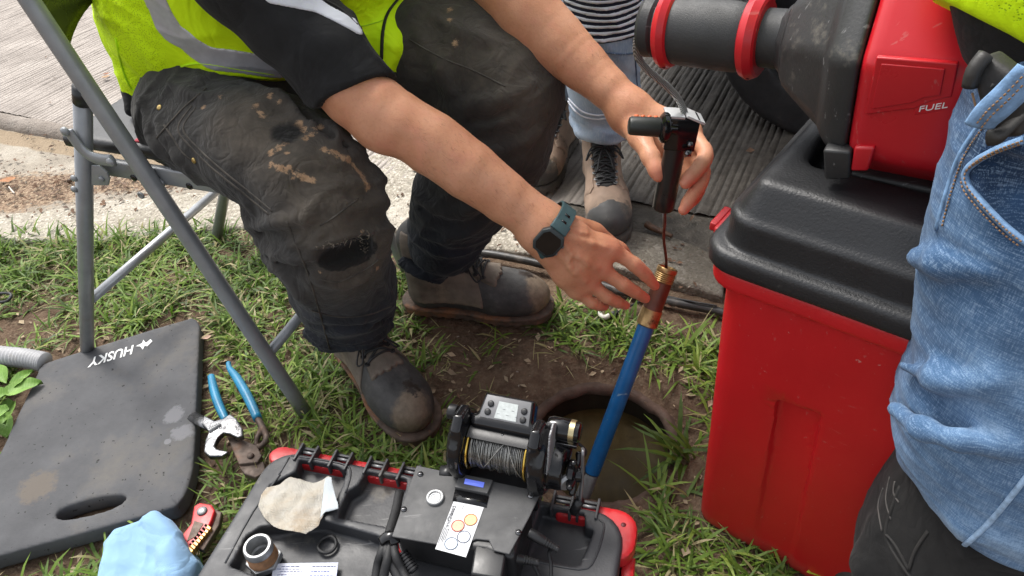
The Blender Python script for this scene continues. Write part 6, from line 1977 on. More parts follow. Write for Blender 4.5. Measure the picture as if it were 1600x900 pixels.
# ================================================================== SMALL THINGS ON THE TOOLBOX
def sheet(outline, z0, amp, frq, n=40, curl=0.0, dome=0.0):
    o2 = np.array([P(a, b, z0)[:2] for a, b in outline])
    lo, hi = o2.min(0), o2.max(0)
    xs = np.linspace(lo[0], hi[0], n); ys = np.linspace(lo[1], hi[1], n)
    X, Y = np.meshgrid(xs, ys)
    p = np.stack([X.ravel(), Y.ravel()], 1)
    d = poly2d(p.astype(np.float32), o2.astype(np.float32))
    # pull the outside vertices onto the outline
    g_ = []
    e = 1e-4
    gx = (poly2d((p + [e, 0]).astype(np.float32), o2.astype(np.float32)) - d) / e
    gy = (poly2d((p + [0, e]).astype(np.float32), o2.astype(np.float32)) - d) / e
    st = max((hi - lo) / n)
    m_ = d > 0
    p[m_] -= np.stack([gx, gy], 1)[m_] * d[m_][:, None]
    i = np.arange(n * n).reshape(n, n)
    q = np.stack([i[:-1, :-1], i[:-1, 1:], i[1:, 1:], i[1:, :-1]], -1).reshape(-1, 4)
    q = q[(d[q] < st * .9).all(1)]
    X3 = np.c_[p, np.zeros(len(p))]
    z = z0 + amp * fbm(X3 * frq, 3) + curl * np.clip(d + .012, 0, 1) * 2 + dome * np.clip(-d, 0, .03) / .03
    used = np.unique(q)
    mp = -np.ones(len(p), int); mp[used] = np.arange(len(used))
    return np.c_[p, z][used], mp[q]
N = Nodes('stained_tissue')
c_ = N.ramp(N.noise(26, 5, .6), [(.3, (.43, .37, .29)), (.5, (.48, .45, .39)), (.7, (.52, .50, .46))])
c_ = N.mix(N.rng(N.noise(15, 5, .6), .52, .70, 0, .7), c_, (.34, .235, .125))
M_TISSUE = N.out(c_, .95, N.bump(N.math('MULTIPLY', N.wave(150, 2, None, 'X', 1), N.wave(150, 2, None, 'Y', 1)), .6, .0016, N.bump(N.noise(26, 3, .5, dist=.6), .5, .004)), spec=.15)
ts = make('paper_wipe', sheet([(404, 792), (407, 772), (416, 760), (438, 757), (455, 746), (476, 750), (488, 752), (516, 747), (528, 794), (506, 800), (498, 822), (478, 834), (452, 831), (428, 822), (412, 808)], TZ + .007, .008, 30, 60, 0, .003), M_TISSUE, loc=P(465, 790, TZ))
tag(ts, 'stained cream paper wipe lying crumpled on the toolbox lid', 'paper wipe')
sm = ts.modifiers.new('thickness', 'SOLIDIFY'); sm.thickness = .0006
fp = make('wipe_fold', sheet([(508, 748), (517, 746), (529, 794), (506, 801), (500, 810)], TZ + .022, .003, 30, 14), simple('pale_tissue', (.46, .50, .52), .9, var=.06, grain=(330, .5, .001)), ts)
sm = fp.modifiers.new('thickness', 'SOLIDIFY'); sm.thickness = .001
# hex bushing
hx = P(415, 878, TZ - .02)
bush = thing('pipe_bushing', 'galvanised hex pipe bushing with rusty thread, standing in the toolbox recess', 'pipe fitting', hx)
make('hex_base', Geo().lathe([(0, .0245), (.011, .0245)], hx, ZUP, 6, ph=.3), M_STEEL, bush, smooth=False, bevel=.0014)
th = []
for i in range(8):
    z_ = .011 + i * .0026
    th += [(z_, .0192 - i * .0002), (z_ + .0013, .0206 - i * .0002)]
make('thread', Geo().lathe(th, hx, ZUP, 36, cap=False), simple('rusty_thread', (.26, .135, .065), .6, .35, .4, 80), bush, angle=50)
make('mouth', Geo().lathe([(.031, .0195), (.033, .0198), (.040, .0190), (.0415, .0178), (.0415, .0150), (.040, .0140), (.02, .0138), (.018, .0115), (.004, .011)], hx, ZUP, 40, cap=False), M_STEEL, bush, angle=40)
make('bore', Geo().lathe([(.004, .0118), (.005, .0118)], hx, ZUP, 20), simple('rust_dark', (.05, .028, .017), .8), bush)
# rubber ring
oc = P(511, 851, TZ - .019)
tag(make('rubber_ring', Geo().tube([oc + np.array([.0125 * math.cos(a), .0125 * math.sin(a), .001 * math.sin(2 * a)]) for a in np.arange(30) * 2 * math.pi / 30], .0026, 8, closed=True), M_RUB, loc=oc), 'small black rubber ring lying in the toolbox recess', 'rubber ring')
# plastic-sleeved card, print upside down to us
cz = TZ - .016
cd = [P(a, b, cz) for a, b in ((428, 881), (529, 879), (523, 925), (420, 932))]
card = tag(make('label_card', Geo().prism(cd, ZUP * .0012), simple('card_sleeve', (.50, .52, .60), .25, var=.05), loc=P(470, 895, cz), bevel=.0004), 'small white printed card in a clear sleeve on the toolbox', 'card')
cu_, cvv = nrm(cd[0] - cd[1]), nrm(cd[0] - cd[3])
make('card_tint', Geo().prism([P(a, b, cz + .0014) for a, b in ((478, 890), (527, 888), (522, 924), (476, 926))], ZUP * .0002), simple('lilac_print', (.36, .40, .66), .35, var=.08), card, smooth=False)
g = Geo()
for k_, (y_, x0_, x1_) in enumerate(((885, 440, 468), (885, 488, 524), (889, 433, 474), (893, 437, 472), (898, 433, 470), (893, 486, 516), (899, 484, 520))):
    x_ = x0_
    while x_ < x1_:
        w_ = random.uniform(2, 6)
        g.tube([P(x_, y_, cz + .0017), P(min(x_ + w_, x1_), y_, cz + .0017)], .0006 if k_ == 5 else .0004, 4)
        x_ += w_ + 1.6
make('print_lines', g, simple('blue_ink', (.10, .12, .30), .6), card)

# ================================================================== WRISTWATCH
wc = D(857, 378, 1.075)
wa = nrm(D(848, 352, 1.1) - D(790, 307, 1.085))         # along the forearm
wn_ = nrm(EYE - wc); wn_ = nrm(wn_ - wa * (wn_ @ wa)); wn_ = nrm(wn_ * .86 - CU * .52); wn_ = nrm(wn_ - wa * (wn_ @ wa)); ws = np.cross(wn_, wa)
wrist_c = D(861, 358, 1.103)
watch = thing('smartwatch', 'smartwatch with octagonal black screen and teal strap on the right wrist', 'watch', wrist_c)
R_ = .0405
an = np.linspace(0, 2 * math.pi, 44, endpoint=False)
N = Nodes('teal_strap')
M_STRAP = N.out(N.ramp(N.noise(40, 3), [(.3, (.035, .075, .082)), (.7, (.055, .105, .112))]), .55, N.bump(N.noise(300, 2), .2, .0005))
g = Geo(); V = []
for a in an:
    d_ = math.cos(a) * wn_ + math.sin(a) * ws
    for o1, o2_ in ((-.0125, .0), (-.0115, .0034), (.0115, .0034), (.0125, .0)):
        V.append(wrist_c + d_ * (R_ + o2_) + wa * o1)
g.add(V, [(i * 4 + k, i * 4 + k + 1, ((i + 1) % 44) * 4 + k + 1, ((i + 1) % 44) * 4 + k) for i in range(44) for k in range(3)])
strap = make('strap', g, M_STRAP, watch, angle=30)
for k in (-3, -2, 2, 3, 4):
    a = k * .28
    d_ = math.cos(a) * wn_ + math.sin(a) * ws
    make('strap_slot', Geo().box(wrist_c + d_ * (R_ + .0036), (.0040, .0016, .0007), np.stack([wa, np.cross(d_, wa), d_])), M_GLOSS, strap)
for s_ in (-1, 1):
    a = s_ * .62
    d_ = math.cos(a) * wn_ + math.sin(a) * ws
    make('strap_lug', Geo().box(wrist_c + d_ * (R_ + .0030), (.0135, .0075, .0034), np.stack([wa, np.cross(d_, wa), d_])), M_STRAP, strap, bevel=.0015)
cc = wrist_c + wn_ * (R_ - .001)
oct_ = [(-.0195, -.011), (-.0125, -.0205), (.0125, -.0205), (.0195, -.011), (.0195, .011), (.0125, .0205), (-.0125, .0205), (-.0195, .011)]
case = make('case', Geo().prism([cc + wa * a + ws * b for a, b in oct_], wn_ * .0095), simple('gunmetal', (.045, .055, .058), .4, .5, .2), watch, bevel=.0015)
make('screen', Geo().prism([cc + wa * a * .80 + ws * b * .80 + wn_ * .0094 for a, b in oct_], wn_ * .0006), simple('black_glass', (.004, .0042, .005), .06, var=.05), case, smooth=False)
for s_ in (-.006, .006):
    make('button', Geo().lathe([(0, .0026), (.002, .0024)], cc + wa * .0195 + ws * s_ * 1.2 + wn_ * .005, wa, 12), M_STEEL, case)

# ================================================================== KNEELING PAD
KZ = .040
kp = [(50, 600), (64, 572), (90, 560), (285, 500), (302, 497), (311, 508), (310, 540), (303, 700), (297, 748), (279, 785), (240, 801), (0, 868), (-60, 884), (-60, 840)]
k3 = np.array([P(a, b, KZ) for a, b in kp]); KO = k3.mean(0) * np.array([1, 1, 0])
k2, _ = spline(k3, None, 4, True)
S = Shape().prism((k2 - KO)[:, :2], KO, np.eye(3), .004, KZ, .004)
sl = np.array([P(a, b, KZ) - KO for a, b in ((86, 806), (92, 797), (115, 787), (150, 777), (185, 773), (197, 776), (190, 786), (165, 798), (125, 808), (95, 811))])
sl, _ = spline(sl, None, 3, True)
S.prism(sl[:, :2], KO, np.eye(3), -.1, .2, .003, k=.002, op='-')
S.disp(lambda X: .0012 * fbm(X * 14, 3), .002)
N = Nodes('charcoal_foam')
c_ = N.ramp(N.noise(9, 6, .65), [(.3, (.066, .067, .071)), (.7, (.104, .105, .110))])
c_ = N.mix(N.rng(N.noise(5, 9, .7), .52, .72, 0, .7), c_, (.15, .135, .115))
c_ = N.mix(N.rng(N.noise(120, 2, .5), .69, .72), c_, (.03, .029, .028))
for (px_, py_, r_) in ((272, 648, .030), (285, 676, .030), (262, 690, .010), (60, 760, .05)):
    q_ = P(px_, py_, KZ) - KO
    vm = N.n('ShaderNodeVectorMath', operation='DISTANCE'); N.set(vm, 0, N.obj()); vm.inputs[1].default_value = [float(x) for x in q_]
    m_ = N.math('ADD', N.math('DIVIDE', vm.outputs['Value'], r_), N.math('MULTIPLY', N.noise(70, 7, .7), 1.4))
    c_ = N.mix(N.rng(m_, 1.45, 1.2, 0, .8), c_, (.19, .19, .20) if r_ < .04 else (.13, .11, .09))
M_FOAM = N.out(c_, .82, N.bump(N.noise(300, 4, .6), .45, .0009, N.bump(N.noise(22, 4, .6), .3, .004)), spec=.3)
kv, kf = S.mesh(.0042, adapt=.015)
pad = make('kneeling_pad', (kv, kf), M_FOAM, loc=KO)
tag(pad, 'charcoal foam kneeling pad with handle slot and white lettering, on the grass by the chair', 'kneeling pad')
h0, h1 = P(209, 539, KZ + .0012), P(137, 561, KZ + .0012)
hu = nrm(h1 - h0); hv = -np.cross(ZUP, hu) * -1
tv1, tf1 = text_mesh('HUSKY', 1.0, np.zeros(3), np.array([1., 0, 0]), np.array([0, 1., 0]), 0, .02, .25)
w1, h1_ = np.ptp(tv1[:, 0]), np.ptp(tv1[:, 1])
LW = np.linalg.norm(h1 - h0)
hgt = np.linalg.norm(P(150, 545, KZ) - P(152, 558, KZ)) * 1.0
hv = np.cross(ZUP, hu)
tv1 = h0 + (tv1[:, :1] - tv1[:, 0].min()) / w1 * LW * hu + (tv1[:, 1:2]) / h1_ * hgt * hv
make('lettering', (tv1, tf1), M_PRINT, pad, smooth=False)
g = Geo()                                                                     # the dog-head mark beside the word
lg_ = [[(212, 541), (222, 536), (224, 531), (228, 536), (235, 530), (238, 533), (230, 541), (226, 540), (223, 546), (219, 541)]]
for l_ in lg_:
    g.add([P(a, b, KZ + .0015) for a, b in l_], [tuple(range(len(l_)))])
make('emblem', g, M_PRINT, pad, smooth=False)

# ================================================================== HAND TOOLS ON THE GRASS
GZ = .03
M_DIP = simple('blue_dip_grip', (.012, .19, .34), .3, var=.2, vscale=26, dust=(.10, .26, .34), dscale=22, dth=.62)
M_RUST = simple('rusty_steel', (.115, .085, .068), .6, .45, .4, 40, (200, .5, .001), dust=(.16, .08, .045), dscale=20, dth=.55)
pl = thing('pliers', 'tongue and groove pliers with blue dipped handles and rusty jaws, on the grass', 'pliers', P(370, 660, 0))
make('handle', Geo().tube([P(330, 588, GZ), P(333, 603, GZ), P(338, 622, GZ), P(345, 640, GZ), P(353, 657, GZ)], [.007, .0085, .0090, .0088, .0075], 14, sub=5), M_DIP, pl)
make('handle', Geo().tube([P(357, 567, GZ + .01), P(359, 576, GZ + .01), P(371, 592, GZ + .01), P(388, 622, GZ + .01), P(403, 655, GZ + .01)], [.005, .0058, .0088, .0095, .0085], 14, sub=5), M_DIP, pl)
S = Shape().chain([P(403, 655, GZ + .01), P(412, 672, GZ + .008), P(417, 686, GZ + .005), P(405, 700, GZ)], [.0065, .006, .006, .005], .004)
S.chain([P(410, 668, GZ + .006), P(402, 684, GZ + .004), P(400, 696, GZ)], [.006, .005, .005], .003)
make('tang', S.mesh(.0025, adapt=.015), M_RUST, pl)
o_ = [P(a, b, GZ + .004) for a, b in ((358, 688), (380, 692), (404, 702), (412, 718), (405, 728), (376, 731), (370, 718))]
j1 = make('jaw', Geo().prism(o_, ZUP * .011), M_RUST, pl, bevel=.002)
o_ = [P(a, b, GZ - .002) for a, b in ((376, 733), (398, 731), (414, 726), (418, 742), (402, 752), (384, 746))]
j2 = make('jaw', Geo().prism(o_, ZUP * .011), M_RUST, pl, bevel=.002)
make('pivot', Geo().lathe([(0, .0062), (.003, .006), (.005, .004), (.0055, .001)], P(392, 713, GZ + .015), ZUP, 16), M_RUST, j1)
wr = thing('adjustable_wrench', 'chrome adjustable wrench with open jaws, half under the kneeling pad', 'wrench', P(345, 685, 0))
WZ = GZ + .022
o_ = [P(a, b, WZ) for a, b in ((322, 655), (338, 664), (352, 660), (362, 653), (372, 660), (381, 675), (383, 687), (374, 690), (362, 684), (352, 682), (344, 690), (338, 703), (342, 708), (361, 712), (350, 719), (330, 719), (322, 712), (324, 694), (330, 680), (318, 668))]
make('head', Geo().prism(o_, ZUP * .012), M_CHROME, wr, bevel=.0025, segs=3)
scw = []
for i in range(7):
    scw += [(i * .0034, .0078), (i * .0034 + .0014, .0078), (i * .0034 + .0017, .0055), (i * .0034 + .0032, .0055)]
make('worm_screw', Geo().lathe(scw, P(327, 675, WZ + .010), nrm(P(345, 664, WZ) - P(327, 675, WZ)), 16), M_STEEL, wr, angle=40)
make('handle', Geo().tube([P(330, 665, WZ), P(318, 660, WZ - .004), P(300, 650, WZ - .014)], [.012, .011, .011], 12, flat=.5), M_CHROME, wr)
# red clamp tool beside the pad
rt_ = thing('pipe_tool', 'red pipe tool with round rivet and brass teeth, between pad and toolbox', 'pipe tool', P(310, 825, 0))
RTZ = .055
o_ = [P(a, b, RTZ) for a, b in ((303, 790), (312, 785), (330, 788), (336, 797), (331, 812), (322, 832), (298, 856), (280, 850), (284, 836), (298, 818))]
rb_ = make('red_body', Geo().prism([p - ZUP * .016 for p in o_], ZUP * .016), M_REDP, rt_, bevel=.003, segs=3)
make('channel', Geo().prism([P(a, b, RTZ + .0004) for a, b in ((304, 814), (318, 818), (306, 838), (292, 846))], ZUP * .0006), M_RUST, rb_, smooth=False)
make('rivet', Geo().lathe([(0, .0085), (.002, .0085), (.0035, .006), (.004, .001)], P(316, 799, RTZ), ZUP, 18), M_STEEL, rb_)
g = Geo()
for i in range(9):
    p = P(326 - i * 4, 826 + i * 5, RTZ - .006)
    g.box(p, (.0075, .0028, .006), np.stack([nrm(P(340, 832, 0) - P(326, 822, 0)), nrm(P(300, 862, 0) - P(326, 826, 0)), ZUP]))
make('brass_teeth', g, simple('worn_brass', (.46, .25, .10), .38, .8, .3, 80), rt_, bevel=.0008)
make('jaw', Geo().prism([P(a, b, RTZ - .02) for a, b in ((335, 800), (350, 806), (346, 826), (322, 866), (312, 862), (330, 825))], ZUP * .012), M_RUST, rt_, bevel=.002)
# pale blue cloth
S = Shape()
cl = np.array([P(a, b, .085)[:2] for a, b in ((158, 842), (178, 822), (210, 808), (240, 802), (266, 812), (284, 838), (306, 872), (296, 905), (285, 975), (146, 975), (150, 900))])
S.prism(cl, (0, 0, 0), np.eye(3), .0, .088, .020)
S.chain([P(240, 808, .085), P(262, 850, .088), P(272, 900, .088)], [.012, .014, .016], .02, sub=3)
S.disp(lambda X: .005 * fbm(X * 16, 3) + .006 * (crease(X, nrm((.95, .2, .1)), 14, .04, 5.5) - .45) + .003 * (crease(X, nrm((.2, .9, .3)), 26, .04, 1.5) - .45), .012)
tag(make('cloth', S.mesh(.0034), m_cloth('pale_blue_cloth', (.24, .40, .60), .05, 20, .9, .1, .3, 900), loc=P(230, 890, 0)), 'pale blue disposable cloth bundled beside the kneeling pad', 'cloth')

# ================================================================== HOSES AND BITS ON THE GROUND
g2, rr2 = [], []
ho = [P(-120, 545, .045), P(-40, 552, .045), P(0, 556, .044), P(40, 560, .040), P(70, 566, .036)]
hp_, _ = spline(ho, None, 22)
rr2 = .0205 + .0016 * np.sin(np.arange(len(hp_)) * 2.1)
tag(make('corrugated_hose', Geo().tube(hp_, rr2, 20), simple('pale_grey_hose', (.36, .36, .37), .55, var=.15, dust=(.3, .27, .22), dth=.6), loc=P(0, 556, 0)), 'pale grey corrugated hose ending at the kneeling pad corner', 'hose')
M_HOSE = simple('dark_hose', (.035, .033, .031), .4, var=.4, dust=(.15, .13, .11), dscale=14, dth=.55)
hs_ = [(700, 392, .02), (757, 396, .022), (800, 403, .022), (850, 414, .020), (900, 430, .016), (960, 452, .014), (1010, 464, .016), (1060, 474, .018), (1120, 486, .016), (1180, 505, .012)]
tag(make('garden_hose', Geo().tube([P(*q) for q in hs_], .0095, 14, sub=6), M_HOSE, loc=P(900, 430, 0)), 'thick dark hose running through the grass from the boot to the red bin', 'hose')
tag(make('black_wire', Geo().tube([P(958, 494, .015), P(968, 486, .02), P(985, 478, .024), P(1003, 470, .02), P(1030, 462, .016), P(1075, 470, .03), P(1120, 478, .03)], .0022, 8, sub=5), M_RUB, loc=P(985, 478, 0)), 'thin black wire beside the thick hose, leading to the white connector', 'wire')
cn = thing('wire_connector', 'white elbow connector with black boot on the bare soil', 'connector', P(950, 492, 0))
make('boot_sleeve', Geo().tube([P(966, 488, .014), P(952, 493, .012)], [.0055, .0075], 14), M_RUB, cn)
make('elbow', Geo().tube([P(952, 493, .012), P(944, 496, .011), P(939, 493, .012), P(935, 486, .013)], [.0055, .0055, .005, .0035], 12, sub=4), simple('white_plastic', (.62, .60, .53), .5, dust=(.4, .33, .2), dth=.55), cn)
tag(make('wire_loop', Geo().tube([P(-30, 470, .02), P(5, 472, .025), P(17, 464, .03), P(12, 458, .03), P(-20, 460, .02)], .0035, 8, sub=5), M_RUB, loc=P(0, 468, 0)), 'bend of black wire in the grass at the left edge', 'wire')
def twig(pts, r, mat, label, z=.02):
    return tag(make('twig', Geo().tube([P(a, b, z) for a, b in pts], r, 8, sub=4), mat, loc=P(*pts[0], 0)), label, 'twig')
M_TWIG = simple('wet_twig', (.085, .045, .025), .6, var=.5, vscale=60, grain=(150, .6, .002))
twig([(1010, 350), (1020, 356), (1034, 362), (1050, 369)], [.009, .0085, .007, .005], M_TWIG, 'short thick brown twig in the wet gutter behind the cable', .025)
twig([(107, 284), (114, 278), (121, 272)], [.006, .006, .004], M_TWIG, 'dark twig on the dirty concrete beside the chair leg', .025)
twig([(14, 292), (22, 302), (21, 300)], [.002, .002, .002], simple('pale_stick', (.5, .46, .4), .7), 'tiny pale stick among the dead leaves at the left edge', .03)

# ================================================================== PARKED VEHICLE BEHIND
VP = P(1222, 222, 0) + np.array([*LINEN, 0]) * .02
VU, VV = np.array([*LINED, 0]), np.array([*LINEN, 0])
veh = thing('parked_vehicle', 'dark parked vehicle whose black tyre and underside show above the bin', 'vehicle', VP + VU * 1.3 + VV * .8)
M_TYRE = simple('tyre_rubber', (.014, .014, .0145), .8, var=.3, grain=(60, .4, .002), dust=(.045, .04, .035), dth=.6)
M_DARK = simple('dark_paint', (.010, .010, .012), .4, var=.2)
def wheel(c_):
    w_ = Shape().cyl(c_ - VV * .0, c_ + VV * .21, .33, .03).cyl(c_ - VV * .03, c_ + VV * .05, .21, .01, op='-')
    for k in range(36):
        a = k * math.pi / 18
        w_.box(c_ + VV * .10 + (VU * math.cos(a) + ZUP * math.sin(a)) * .333, (.005, .12, .008), np.stack([-VU * math.sin(a) + ZUP * math.cos(a), VV, VU * math.cos(a) + ZUP * math.sin(a)]), .001, op='-')
    ty = make('wheel', w_.mesh(.010, adapt=.015), M_TYRE, veh)
    make('rim', Geo().lathe([(.03, .20), (.05, .19), (.06, .12), (.045, .05), (.04, .01)], c_, VV, 30), simple('dull_rim', (.05, .05, .052), .5, .4), ty)
for dx in (.10, 2.4):
    wheel(VP + VU * dx + ZUP * .33)
    wheel(VP + VU * dx + VV * 1.45 + ZUP * .33)
S = Shape().box(VP + VU * 1.35 + VV * .85 + ZUP * .74, (2.0, .84, .38), np.stack([VU, VV, ZUP]), .06)
for dx in (.10, 2.4):
    S.cyl(VP + VU * dx + ZUP * .33 - VV * .2, VP + VU * dx + ZUP * .33 + VV * 2, .40, .01, op='-')
S.box(VP + VU * 1.7 + VV * .85 + ZUP * 1.3, (1.3, .76, .26), np.stack([VU, VV, ZUP]), .12, k=.08)
make('body', S.mesh(.03, adapt=.015), M_DARK, veh)
# ================================================================== GRASS, WEEDS AND LITTER
def inside(poly, pts):
    return poly2d(np.asarray(pts, np.float32), np.asarray(poly, np.float32))
FOOT = []                                       # (outline, margin) of what presses the grass flat
FOOT.append((np.array([P(a, b)[:2] for a, b in ((52, 572), (305, 505), (318, 520), (300, 800), (20, 900), (-90, 900))]), .040))
FOOT.append((TB_FOOT, .012))
FOOT.append((BIN_FOOT, .006))
for tool in (((322, 655), (345, 648), (385, 672), (420, 700), (425, 745), (395, 755), (330, 725)), ((322, 585), (338, 585), (360, 650), (345, 660)), ((352, 562), (364, 562), (420, 660), (415, 700), (398, 660)), ((275, 855), (300, 780), (345, 785), (355, 830), (315, 875))):
    FOOT.append((np.array([P(a, b)[:2] for a, b in tool]), .002))
FOOT.append((out2, -.03))
for b_ in BOOT_FEET:
    FOOT.append((b_, .004))
def density(xy):
    r = np.hypot(xy[:, 0] - HOLE[0], xy[:, 1] - HOLE[1])
    X3 = np.c_[xy, np.zeros(len(xy))]
    n1 = fbm(X3 * 4.2 + 3.1, 3)
    d = .80 + 1.35 * n1
    bare = np.exp(-((r - HR) / .10) ** 2) * .95                                        # trodden soil round the opening
    bare += .70 * np.exp(-(((xy[:, 0] - .03) / .17) ** 2 + ((xy[:, 1] - 1.08) / .13) ** 2))
    bare += .6 * np.exp(-(((xy[:, 0] + 1.12) / .14) ** 2 + ((xy[:, 1] - 1.3) / .12) ** 2))
    d = d - bare
    d = np.where(r < HR + .045, -1, d)
    s = road_side(xy)
    d = np.where(s > -.30, -1, d)
    for poly, mar in FOOT:
        d = np.where(inside(poly, xy) < mar, -1, d)
    # behind the pale strip there is no lawn
    return d
def ground_pts(n, lo=(-1.75, .42), hi=(.85, 1.95)):
    pts = rng.random((n, 2)) * (np.array(hi) - lo) + lo
    return pts
strip_c = out2.mean(0)
frontline = np.array([P(a, b, 0)[:2] for a, b in front])
def before_strip(xy):
    yy = np.interp(xy[:, 0], frontline[:, 0], frontline[:, 1])
    return xy[:, 1] < yy + .03
pts = ground_pts(13000)
pts = pts[before_strip(pts)]
d = density(pts)
pts = pts[rng.random(len(pts)) < np.clip(d, 0, 1)]
nt = len(pts)
nb = rng.integers(4, 9, nt)
base = np.repeat(pts, nb, 0) + rng.normal(0, .010, (nb.sum(), 2))
tt = np.repeat(rng.random(nt), nb)
n = len(base)
patch = fbm(np.c_[base * 2.6, np.zeros(n)], 3)
def blades(base, L, W, az, el, bend, name, tint, mat, zoff=None, segs=3):
    n = len(base)
    z0 = soil_z(base) - .004 if zoff is None else zoff
    p = np.c_[base, z0]
    V = []
    dirh = np.c_[np.cos(az), np.sin(az)]
    side = np.c_[-np.sin(az), np.cos(az), np.zeros(n)]
    tw = rng.normal(0, .5, n)
    e = el.copy()
    wprof = [.55, 1.0, .8, 0][:segs + 1] if segs == 3 else [.5, 1, .95, .7, 0]
    for k in range(segs + 1):
        w = W * wprof[k] / 2
        sd = side * np.cos(tw * k / segs)[:, None] + np.c_[np.zeros((n, 2)), np.sin(tw * k / segs)]
        if wprof[k] > 0:
            V += [p - sd * w[:, None], p + sd * w[:, None]]
        else:
            V += [p.copy()]
        p = p + (np.c_[dirh * np.cos(e)[:, None], np.sin(e)] * (L / segs)[:, None])
        p[:, 2] = np.maximum(p[:, 2], z0 + .003 + .002 * k)
        e = e - bend / segs
    m = len(V)
    V = np.stack(V, 1).reshape(-1, 3)
    o = np.arange(n)[:, None] * m
    F = []
    for k in range(segs - 1):
        F.append(o + np.array([[2 * k, 2 * k + 1, 2 * k + 3, 2 * k + 2]]))
    quads = np.concatenate(F)
    tri = o + np.array([[2 * segs - 2, 2 * segs - 1, 2 * segs]])
    me = bpy.data.meshes.new(name)
    me.vertices.add(len(V)); me.vertices.foreach_set('co', V.astype(np.float32).ravel())
    idx = np.concatenate([quads.ravel(), tri.ravel()]).astype(np.int32)
    me.loops.add(len(idx)); me.loops.foreach_set('vertex_index', idx)
    st = np.concatenate([np.arange(len(quads)) * 4, len(quads) * 4 + np.arange(len(tri)) * 3]).astype(np.int32)
    me.polygons.add(len(st)); me.polygons.foreach_set('loop_start', st)
    me.update(calc_edges=True)
    me.polygons.foreach_set('use_smooth', np.ones(len(st), bool))
    a = me.attributes.new('tint', 'FLOAT', 'POINT'); a.data.foreach_set('value', np.repeat(tint, m).astype(np.float32))
    me.materials.append(mat)
    o = bpy.data.objects.new(name, me); COL.objects.link(o)
    return o
def m_grass():
    N = Nodes('grass_blade')
    t = N.attr('tint')
    c = N.ramp(t, [(0, (.034, .064, .011)), (.3, (.080, .150, .022)), (.6, (.175, .275, .038)), (.82, (.32, .41, .082)), (.88, (.34, .29, .14)), (1, (.44, .36, .21))])
    c = N.mix(N.rng(N.noise(120, 2), .4, .7, 0, .35), c, (.16, .22, .05))
    N.out(c, .5, spec=.35)
    tr = N.n('ShaderNodeBsdfTranslucent'); N.set(tr, 'Color', N.mix(1.0, c, (.75, 1.0, .35), 'MULTIPLY'))
    ms = N.n('ShaderNodeMixShader'); ms.inputs[0].default_value = .28
    N.t.links.new(N.b.outputs[0], ms.inputs[1]); N.t.links.new(tr.outputs[0], ms.inputs[2])
    N.t.links.new(ms.outputs[0], N.t.nodes['Material Output'].inputs[0])
    return N.m
M_GRASS = m_grass()
tint = np.clip(.42 + .33 * patch + .28 * (tt - .5) + rng.normal(0, .16, n), 0, .84)
dead = rng.random(n) < .13
tint[dead] = rng.uniform(.86, 1, dead.sum())
az = rng.random(n) * 2 * math.pi
o = blades(base, rng.uniform(.03, .088, n), rng.uniform(.0028, .0064, n), az, rng.uniform(.12, 1.05, n), rng.uniform(.4, 1.6, n), 'lawn', tint, M_GRASS)
o['kind'] = 'stuff'

m = 9000
pts = ground_pts(m * 2); pts = pts[before_strip(pts)]
pts = pts[rng.random(len(pts)) < np.clip(density(pts) + .35, 0, 1)][:m]
m = len(pts)
o = blades(pts, rng.uniform(.02, .07, m), rng.uniform(.0012, .0028, m), rng.random(m) * 2 * math.pi, rng.uniform(-.05, .5, m), rng.uniform(-.2, .9, m), 'dead_thatch', rng.uniform(.86, 1, m), M_GRASS)
o['kind'] = 'stuff'
# ------------------------------------------------------------------ tuft over the hole, weeds, litter
def leafy(n, c0, spread, L, W, el, label, name, cat, tintv, az0=None, bend=(.6, 1.6)):
    b = np.asarray(c0)[:2] + rng.normal(0, spread, (n, 2))
    az_ = rng.uniform(0, 2 * math.pi, n) if az0 is None else rng.normal(az0[0], az0[1], n)
    o = blades(b, rng.uniform(*L, n), rng.uniform(*W, n), az_, rng.uniform(*el, n), rng.uniform(*bend, n), name, np.clip(rng.normal(tintv, .1, n), 0, .84), M_GRASS, segs=4)
    me = o.data
    co = np.empty(len(me.vertices) * 3, np.float32); me.vertices.foreach_get('co', co)
    base = np.array([c0[0], c0[1], 0.0], np.float32)
    me.vertices.foreach_set('co', (co.reshape(-1, 3) - base).ravel())
    o.location = base
    return tag(o, label, cat)
leafy(30, P(1062, 702, 0), .012, (.05, .12), (.005, .009), (.35, 1.2), 'large dark green grass tuft arching over the right edge of the hole', 'grass_tuft', 'grass tuft', .22, (math.pi * .95, 1.0))
leafy(14, P(1030, 775, 0), .015, (.06, .13), (.004, .008), (.3, 1.1), 'small grass tuft at the hole edge beside the toolbox corner', 'grass_tuft', 'grass tuft', .5)
leafy(20, P(1085, 560, 0), .03, (.05, .12), (.005, .010), (.3, 1.0), 'pale broad-bladed grass tuft below the hose beside the red bin', 'grass_tuft', 'grass tuft', .62)
